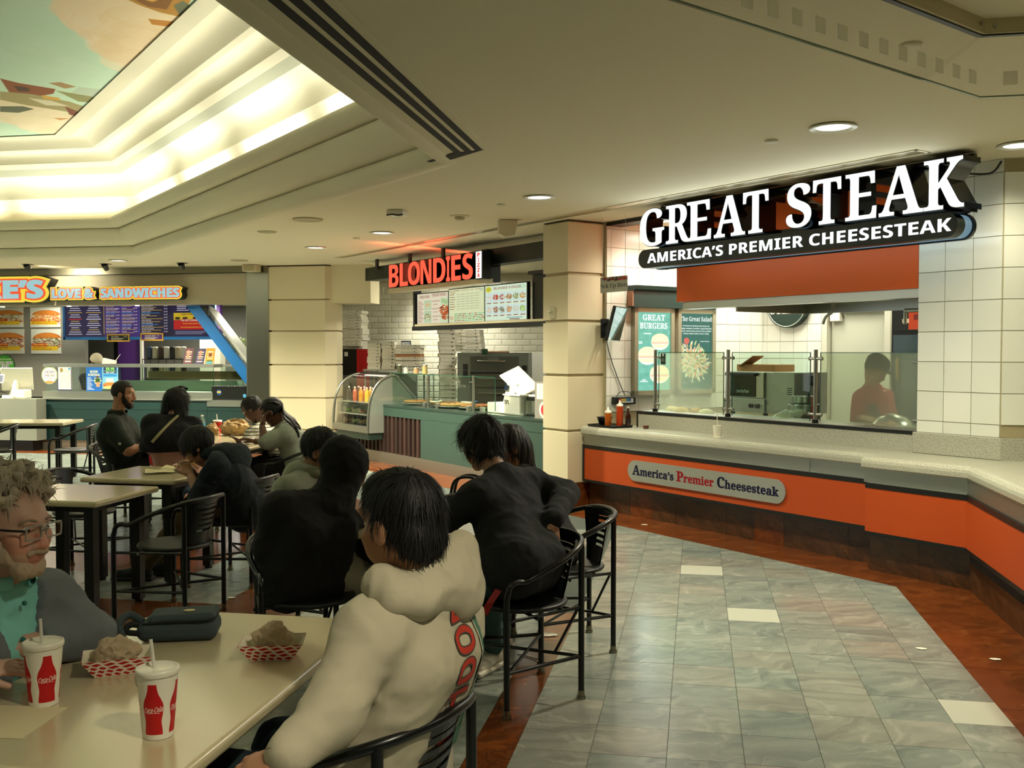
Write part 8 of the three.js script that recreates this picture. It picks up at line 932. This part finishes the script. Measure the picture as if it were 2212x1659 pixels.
// 5 black sweater
person({ label: 'man with thick black hair and glasses in a black sweater, hand behind his back', skin: SKIN.tan, face: dirCam(-0.72, 0.66, -0.22), bodyFace: V(-0.8, 0, -0.6), build: 1.06, handCell: 0.004,
  J: { head: px(1042, 962, 5.05), neck: px(1078, 1030, 4.95), chest: px(1095, 1105, 4.9), hip: px(1132, 1225, 4.66), ls: px(1030, 1080, 4.75), rs: px(1140, 1045, 5.15), le: px(960, 1120, 4.75), lw: px(930, 1115, 5.05), re: px(1222, 1068, 5.1), rw: px(1194, 1126, 4.78), lk: px(1050, 1260, 4.75), rk: px(1075, 1245, 5.05), la: atY(1068, 1440, 0).setY(0.085), ra: atY(1085, 1405, 0).setY(0.085), lt: atY(1040, 1455, 0).setY(0.035), rt: atY(1060, 1420, 0).setY(0.035) }, hands: { r: { dir: dirCam(0.12, -0.35, -0.9), palm: dirCam(-0.75, 0.6, 0), curl: 0.45 } },
  top: { name: 'sweater', mat: cloth(0x0a0d10), e: 0.022, fold: 0.011, hem: 0.02 }, bottom: { name: 'jeans', mat: cloth(0x3a5a58) }, shoes: { mat: M(0xcfcab6, 0.6), sole: M(0xd8d3c0, 0.6) },
  hair: { locks: [2200, 0.05, 0.004, 0.25, 0.4], amp: 0.012, fr: 26, big: 1.08, cell: 0.006, nape: -0.075, prims: (L, X, Y, F) => [ell(L(0, 0.045, -0.012), [0.1, 0.108, 0.118], X, Y, F), ell(L(0, 0.07, 0.06), [0.08, 0.05, 0.06], X, Y, F), ell(L(0, -0.03, -0.05), [0.085, 0.07, 0.065], X, Y, F)], face: (x, y, z) => Math.max(y - 0.04, 0.035 - z) },
  extra: (c) => { spectacles(c, M(0xb8b4a4, 0.3, 0.6), false); const a = c.J.hip.clone().addScaledVector(c.R, -0.13).add(V(0, 0.02, 0)), P = [a, a.clone().add(V(-0.02, -0.06, 0.07)), a.clone().add(V(-0.07, -0.14, 0.1)), a.clone().add(V(-0.1, -0.2, 0.08))]; const g = new THREE.BufferGeometry(), A = []; P.forEach((p) => A.push(p.clone().addScaledVector(RT, -0.017), p.clone().addScaledVector(RT, 0.017))); const pos = []; for (let i = 0; i < 3; i++) for (const k of [0, 1, 2, 1, 3, 2]) pos.push(...A[2 * i + k].toArray()); g.setAttribute('position', new THREE.Float32BufferAttribute(pos, 3)); g.computeVertexNormals(); part(c.t, 'lanyard', g, M(0x9a1a14, 0.6, 0, { side: THREE.DoubleSide }), 'red printed lanyard strap'); } });
// 6 long haired girl
person({ label: 'girl with long dark hair in a black top behind the man in the sweater', skin: SKIN.warm, face: dirCam(-0.85, -0.35, -0.15), bodyFace: V(-0.9, 0, -0.3),
  J: { head: px(1098, 966, 5.6), neck: px(1118, 1022, 5.6), chest: px(1150, 1085, 5.55), hip: V(-0.78, 0.54, -5.36), ls: px(1110, 1060, 5.4), rs: px(1165, 1050, 5.75), le: px(1085, 1115, 5.35), lw: px(1030, 1110, 5.4), re: px(1200, 1110, 5.8), rw: px(1150, 1120, 5.7) },
  top: { name: 'top', mat: cloth(0x090909), e: 0.016 }, bottom: { name: 'trousers', mat: cloth(0x0c0c0e) }, shoes: sneaker,
  hair: { locks: [1200, 0.09, 0.004, 0.05, 0.1], mat: M(0x140d09, 0.5), amp: 0.006, fr: 30, stretch: 0.15, prims: (L, X, Y, F) => [ell(L(0, 0.035, -0.014), [0.088, 0.1, 0.108], X, Y, F), cone(L(0, 0.0, -0.06), L(0, -0.26, -0.08), 0.08, 0.06), cone(L(-0.06, 0.02, -0.02), L(-0.07, -0.22, -0.02), 0.04, 0.035)], face: (x, y, z) => Math.max(y - 0.06, 0.03 - z) } });
// 7 bearded man in green polo
person({ label: 'bearded man with short brown hair in a dark green polo shirt sitting in profile', skin: SKIN.warm, face: dirCam(0.98, 0.05, -0.08), bodyFace: V(0.95, 0, -0.3), build: 1.16, belly: 0.03,
  J: { head: px(267, 852, 9.15), neck: px(252, 898, 9.15), chest: px(252, 938, 9.15), hip: V(-5.28, 0.55, -8.58), ls: px(272, 920, 9.35), rs: px(240, 922, 8.98), le: px(300, 960, 9.3), lw: px(322, 968, 9.2), re: px(278, 972, 8.92), rw: px(315, 965, 9.0) },
  top: { name: 'polo_shirt', mat: cloth(0x121c10), e: 0.02, sleeve: 0.8, collar: 0.01 }, bottom: { name: 'trousers', mat: cloth(0x0a0b0e) }, shoes: sneaker,
  hair: { mat: M(0x1c100a, 0.6), amp: 0.003, big: 0.95, nape: -0.05, face: (x, y, z) => Math.max(y - 0.07, 0.035 - z + (y < 0 ? -0.04 : 0)) },
  extra: (c) => { const L = c.L; part(c.t, 'beard', sculpt([cone(L(-0.046, -0.056, 0.034), L(-0.018, -0.102, 0.062), 0.028, 0.028), cone(L(0.046, -0.056, 0.034), L(0.018, -0.102, 0.062), 0.028, 0.028), cone(L(-0.02, -0.1, 0.062), L(0.02, -0.1, 0.062), 0.029), cone(L(-0.066, 0.0, 0.01), L(-0.046, -0.056, 0.034), 0.014, 0.028), cone(L(0.066, 0.0, 0.01), L(0.046, -0.056, 0.034), 0.014, 0.028), cone(L(-0.024, -0.054, 0.086), L(0.024, -0.054, 0.086), 0.009)], 0.005, { k: 0.012 }), M(0x140b07, 0.8)); const w = c.J.rs.clone().lerp(c.J.re, 0.7).addScaledVector(dirCam(0, -1), 0.085); part(c.t, 'sleeve_logo', sph(w.x, w.y, w.z, 0.016, 1, 0.8, 0.3, 10, 6), M(0xb8b8a8, 0.6)); part(c.t, 'collar', tube(Array.from({ length: 9 }, (_, i) => { const a = -2.6 + i * 0.65; return c.neckB.clone().add(V(0, 0.035, 0)).addScaledVector(c.R, Math.sin(a) * 0.07).addScaledVector(c.bf, -Math.cos(a) * 0.07 + 0.01); }), 0.02, 30, 8), c.top.material); } });
// 8 woman in black with red hem
person({ label: 'woman in a black top with red hem and pale shoulder strap seen from behind', skin: SKIN.pale, face: dirCam(0.3, 0.95, -0.1), bodyFace: V(0.05, 0, -1), build: 1.12,
  J: { head: px(382, 872, 8.55), neck: px(378, 910, 8.5), chest: px(368, 945, 8.42), hip: V(-4.45, 0.56, -8.0), ls: px(330, 918, 8.4), rs: px(412, 918, 8.55), le: px(322, 965, 8.4), lw: px(352, 975, 8.7), re: px(418, 962, 8.6), rw: px(400, 965, 8.85), rk: px(425, 1038, 8.75), ra: px(396, 1096, 8.2) },
  top: { name: 'top', mat: cloth(0x050505), e: 0.022, hem: 0.2, cut: (p, d, c) => Math.max(d, c.J.hip.y + 0.215 - p.y) }, bottom: { name: 'cropped_jeans', mat: cloth(0x14273a), len: 0.55 }, shoes: sneaker,
  hair: { locks: [1200, 0.07, 0.006, 0.1], amp: 0.009, fr: 26, nape: -0.14, prims: (L, X, Y, F) => [ell(L(0, 0.03, -0.014), [0.1, 0.11, 0.115], X, Y, F), cone(L(-0.05, -0.02, -0.03), L(-0.07, -0.1, -0.03), 0.06, 0.055), cone(L(0.05, -0.02, -0.03), L(0.07, -0.1, -0.03), 0.06, 0.055)], face: (x, y, z) => Math.max(y - 0.05, 0.04 - z) },
  extra: (c) => { const h = c.J.hip; part(c.t, 'red_hem', sculpt([cone(c.hipL.clone().setY(h.y + 0.1), c.hipR.clone().setY(h.y + 0.1), 0.142), cone(c.hipL.clone().setY(h.y + 0.2), c.hipR.clone().setY(h.y + 0.2), 0.136)], 0.01, { k: 0.04, post: (p, d) => Math.max(folds(0.006, 20)(p, d), p.y - h.y - 0.235, h.y + 0.08 - p.y) }), M(0xd20606, 0.8)); const b = c.bf; c.t.updateMatrixWorld(true); c.top.material.side = THREE.DoubleSide; const rc = new THREE.Raycaster(), SP = []; for (let i = 0; i <= 12; i++) { const k = i / 12; rc.set(px(392 - 62 * k, 893 + 62 * k * (0.8 + 0.2 * k), 7.6), ray(392 - 62 * k, 893 + 62 * k * (0.8 + 0.2 * k)).normalize()); const q3 = rc.intersectObject(c.top, false)[0]; if (q3) SP.push(q3.point.clone().addScaledVector(b, -0.008)); } if (SP.length > 3) part(c.t, 'shoulder_strap', tube(SP, 0.012, 40, 6), M(0xa39b70, 0.7)); part(c.t, 'sunglasses', [tube([c.L(-0.07, 0.13, 0.03), c.L(0, 0.15, 0.05), c.L(0.07, 0.13, 0.03)], 0.012, 16, 6)], blackGloss); } });
// 9 boy leaning over his food
person({ label: 'boy in a dark navy hoodie and khaki trousers bent over his sandwich', skin: SKIN.tan, face: dirCam(-0.72, 0.0, -0.7), headUp: dirCam(-0.7, 0, 0.7), bodyFace: V(-1, 0, 0.05), build: 1.08,
  J: { head: px(430, 966, 6.75), neck: px(468, 985, 6.78), chest: px(492, 1030, 6.78), hip: V(-3.12, 0.54, -6.55), ls: px(462, 1010, 6.58), rs: px(478, 1000, 6.98), le: px(436, 1078, 6.6), lw: px(412, 1028, 6.68), re: px(450, 1060, 7.05), rw: px(418, 1024, 6.9), la: V(-3.85, 0.085, -6.42), ra: V(-3.8, 0.085, -6.6), lt: V(-4.02, 0.035, -6.4), rt: V(-3.97, 0.035, -6.6) },
  top: { name: 'hoodie', mat: cloth(0x0c1a22), e: 0.03, fold: 0.01, hem: -0.02 }, bottom: { name: 'trousers', mat: cloth(0x5a4a26) }, shoes: { mat: M(0x0e1110, 0.6), sole: M(0x171a18, 0.7) },
  hair: { locks: [1200, 0.03, 0.005], amp: 0.006, fr: 40, big: 1.12, cell: 0.007, nape: -0.06, face: (x, y, z) => Math.max(y - 0.03, 0.045 - z) }, extra: (c) => hoodDown(c, c.top.material, 'hood', 1.15) });
// 10 and 11 women with braids
const braids = (c, list, r = 0.008) => part(c.t, 'braids', list.map((p) => tube(p, r, 26, 6)), hairBlack);
person({ label: 'woman with dark braids in a striped top looking down at the far table', skin: SKIN.brown, face: dirCam(-0.8, 0.1, -0.55), bodyFace: V(-1, 0, 0.1),
  J: { head: px(545, 884, 9.85), neck: px(562, 916, 9.9), chest: px(575, 950, 9.9), hip: V(-3.9, 0.55, -9.3), ls: px(548, 936, 9.75), rs: px(580, 926, 10.1), le: px(530, 968, 9.6), lw: px(520, 958, 9.55), re: px(560, 965, 10.1), rw: px(530, 958, 9.95) },
  top: { name: 'striped_top', mat: printed(canvasTex(16, 64, (x) => { x.fillStyle = '#c9c4b0'; x.fillRect(0, 0, 16, 64); x.fillStyle = '#26282a'; for (let i = 0; i < 4; i++) x.fillRect(0, i * 16, 16, 4); }), 0.9), e: 0.018, sleeve: 0.85 }, bottom: { name: 'shorts', mat: cloth(0x0b0b0c), len: 0 }, shoes: sneaker,
  hair: { amp: 0.006, nape: -0.1 }, extra: (c) => { braids(c, [0, 1, 2, 3, 4].map((i) => [c.L(-0.07 + i * 0.03, 0.02, -0.05), c.L(-0.09 + i * 0.03, -0.1, 0.02), c.L(-0.08 + i * 0.03, -0.24, 0.03 + i * 0.01)])); part(c.t, 'face_mask', sph(...c.L(0, -0.055, 0.068).toArray(), 0.045, 1, 0.75, 0.8), M(0xb9a0a8, 0.8)); const g = c.top.geometry, p = g.attributes.position, a = []; for (let i = 0; i < p.count; i++) a.push(0.5, p.getY(i) * 8); g.setAttribute('uv', new THREE.Float32BufferAttribute(a, 2)); c.top.material.map.wrapT = c.top.material.map.wrapS = THREE.RepeatWrapping; } });
person({ label: 'woman with long black braids in a pale t-shirt resting her face on her hand', skin: SKIN.brown, face: dirCam(-0.86, 0.05, -0.5), bodyFace: V(-1, 0, 0), build: 1.1,
  J: { head: px(588, 890, 9.3), neck: px(612, 920, 9.32), chest: px(630, 952, 9.3), hip: V(-3.62, 0.55, -8.75), ls: px(622, 940, 9.12), rs: px(616, 930, 9.5), le: px(572, 954, 9.1), lw: px(566, 920, 9.18), re: px(580, 958, 9.55), rw: px(550, 952, 9.5) }, hands: { l: { dir: dirCam(0.25, 0.1, 0.95), palm: dirCam(0.9, 0.1, 0), curl: 0.35 } },
  top: { name: 'tshirt', mat: cloth(0x8d9484), e: 0.022, sleeve: 0.9 }, bottom: { name: 'leggings', mat: cloth(0x070708) }, shoes: sneaker,
  hair: { amp: 0.005, big: 1.02, nape: -0.1 }, extra: (c) => { const s = []; for (let i = 0; i < 12; i++) { const x = -0.07 + (i % 6) * 0.028, k = (i / 6) | 0; s.push([c.L(x, 0.09, -0.03), c.L(x, 0.04, -0.1), px(614 + (i % 6), 893 + k * 9, 9.14 + (i % 6) * 0.05), px(628 + (i % 6) * 2, 908 + k * 8, 9.1 + (i % 6) * 0.05), px(640 + (i % 5) * 2, 924 + (i % 4) * 4, 9.08 + (i % 6) * 0.05), px(646 + (i % 3) * 2, 938 + (i % 4) * 3, 9.1 + (i % 6) * 0.05)]); } braids(c, s, 0.009); } });
// 12 cook, 13 sandwich maker
{
  const D = (x, y, d) => hit(x, y, ND, d);
  person({ label: 'cook in a red t-shirt, black apron and black cap behind the frosted glass', skin: SKIN.warm, face: dirCam(0.5, -0.7, -0.5), bodyFace: dirCam(0.5, -0.85), stand: true, build: 0.92, headCell: 0.006,
    J: { head: D(1892, 800, -7.62), neck: D(1884, 840, -7.65), chest: D(1885, 885, -7.62), hip: D(1890, 945, -7.62).setY(0.86), ls: D(1908, 856, -7.62), rs: D(1862, 860, -7.55), le: D(1922, 900, -7.5), lw: D(1925, 912, -7.25), re: D(1858, 902, -7.45), rw: D(1900, 912, -7.25) },
    top: { name: 'tshirt', mat: cloth(0xa0141a), e: 0.022, sleeve: 0.85 }, bottom: { name: 'trousers', mat: cloth(0x0a0b0c) }, shoes: sneaker, hair: { amp: 0.004, nape: -0.06 },
    extra: (c) => { part(c.t, 'cap', sculpt([ell(c.L(0, 0.065, -0.012), [0.094, 0.085, 0.112], c.X, c.Y, c.F)], 0.006, { post: (p, d) => Math.max(d, (0.045 - c.loc(p)[1])) }), M(0x080b0a, 0.8)); part(c.t, 'cap_peak', sculpt([ell(c.L(0, 0.052, 0.1), [0.075, 0.01, 0.06], c.X, c.Y, c.F)], 0.005, {}), M(0x080b0a, 0.8)); part(c.t, 'apron', sculpt([...c.torso(0.038)], 0.012, { post: (p, d) => { const v = p.clone().sub(c.J.chest); return Math.max(d, 0.02 - v.dot(c.bf), Math.abs(v.dot(c.R)) - 0.11, v.y - 0.06); } }), cloth(0x0a0d10)); } });
  const z = -16.0, h = V(...[onZ(207, 784, z)[0], onZ(207, 784, z)[1], z]);
  person({ label: 'sandwich maker in a pale knitted beanie behind the guard rail', skin: SKIN.brown, face: dirCam(0.75, -0.3, -0.4), bodyFace: V(0.8, 0, 0.6), stand: true, J: { head: h, neck: h.clone().add(V(-0.02, -0.2, 0)), chest: h.clone().add(V(-0.03, -0.38, 0)), hip: h.clone().add(V(-0.03, -0.72, -0.02)).setY(0.78), ls: h.clone().add(V(0.1, -0.27, -0.14)), rs: h.clone().add(V(-0.14, -0.27, 0.14)), le: h.clone().add(V(0.24, -0.48, -0.06)), lw: h.clone().add(V(0.4, -0.44, 0.1)), re: h.clone().add(V(0.0, -0.5, 0.26)), rw: h.clone().add(V(0.22, -0.45, 0.24)) },
    top: { name: 'tshirt', mat: cloth(0x0c0d0e), e: 0.02, sleeve: 0.85 }, bottom: { name: 'trousers', mat: cloth(0x0c0d10) }, shoes: sneaker, hair: { nape: -0.05 }, extra: (c) => part(c.t, 'beanie', sculpt([ell(c.L(0, 0.06, -0.014), [0.098, 0.12, 0.115], c.X, c.Y, c.F)], 0.007, { post: (p, d) => Math.max(d + 0.002 * Math.sin(c.loc(p)[0] * 300), 0.02 - c.loc(p)[1]) }), cloth(0xb0a68c)) });
}
// ---------- done ----------
for (const o of scene.children) if (o.name.startsWith('metal_armchair')) o.userData.group = 'black metal armchairs of the food court';
renderer.render(scene, camera);
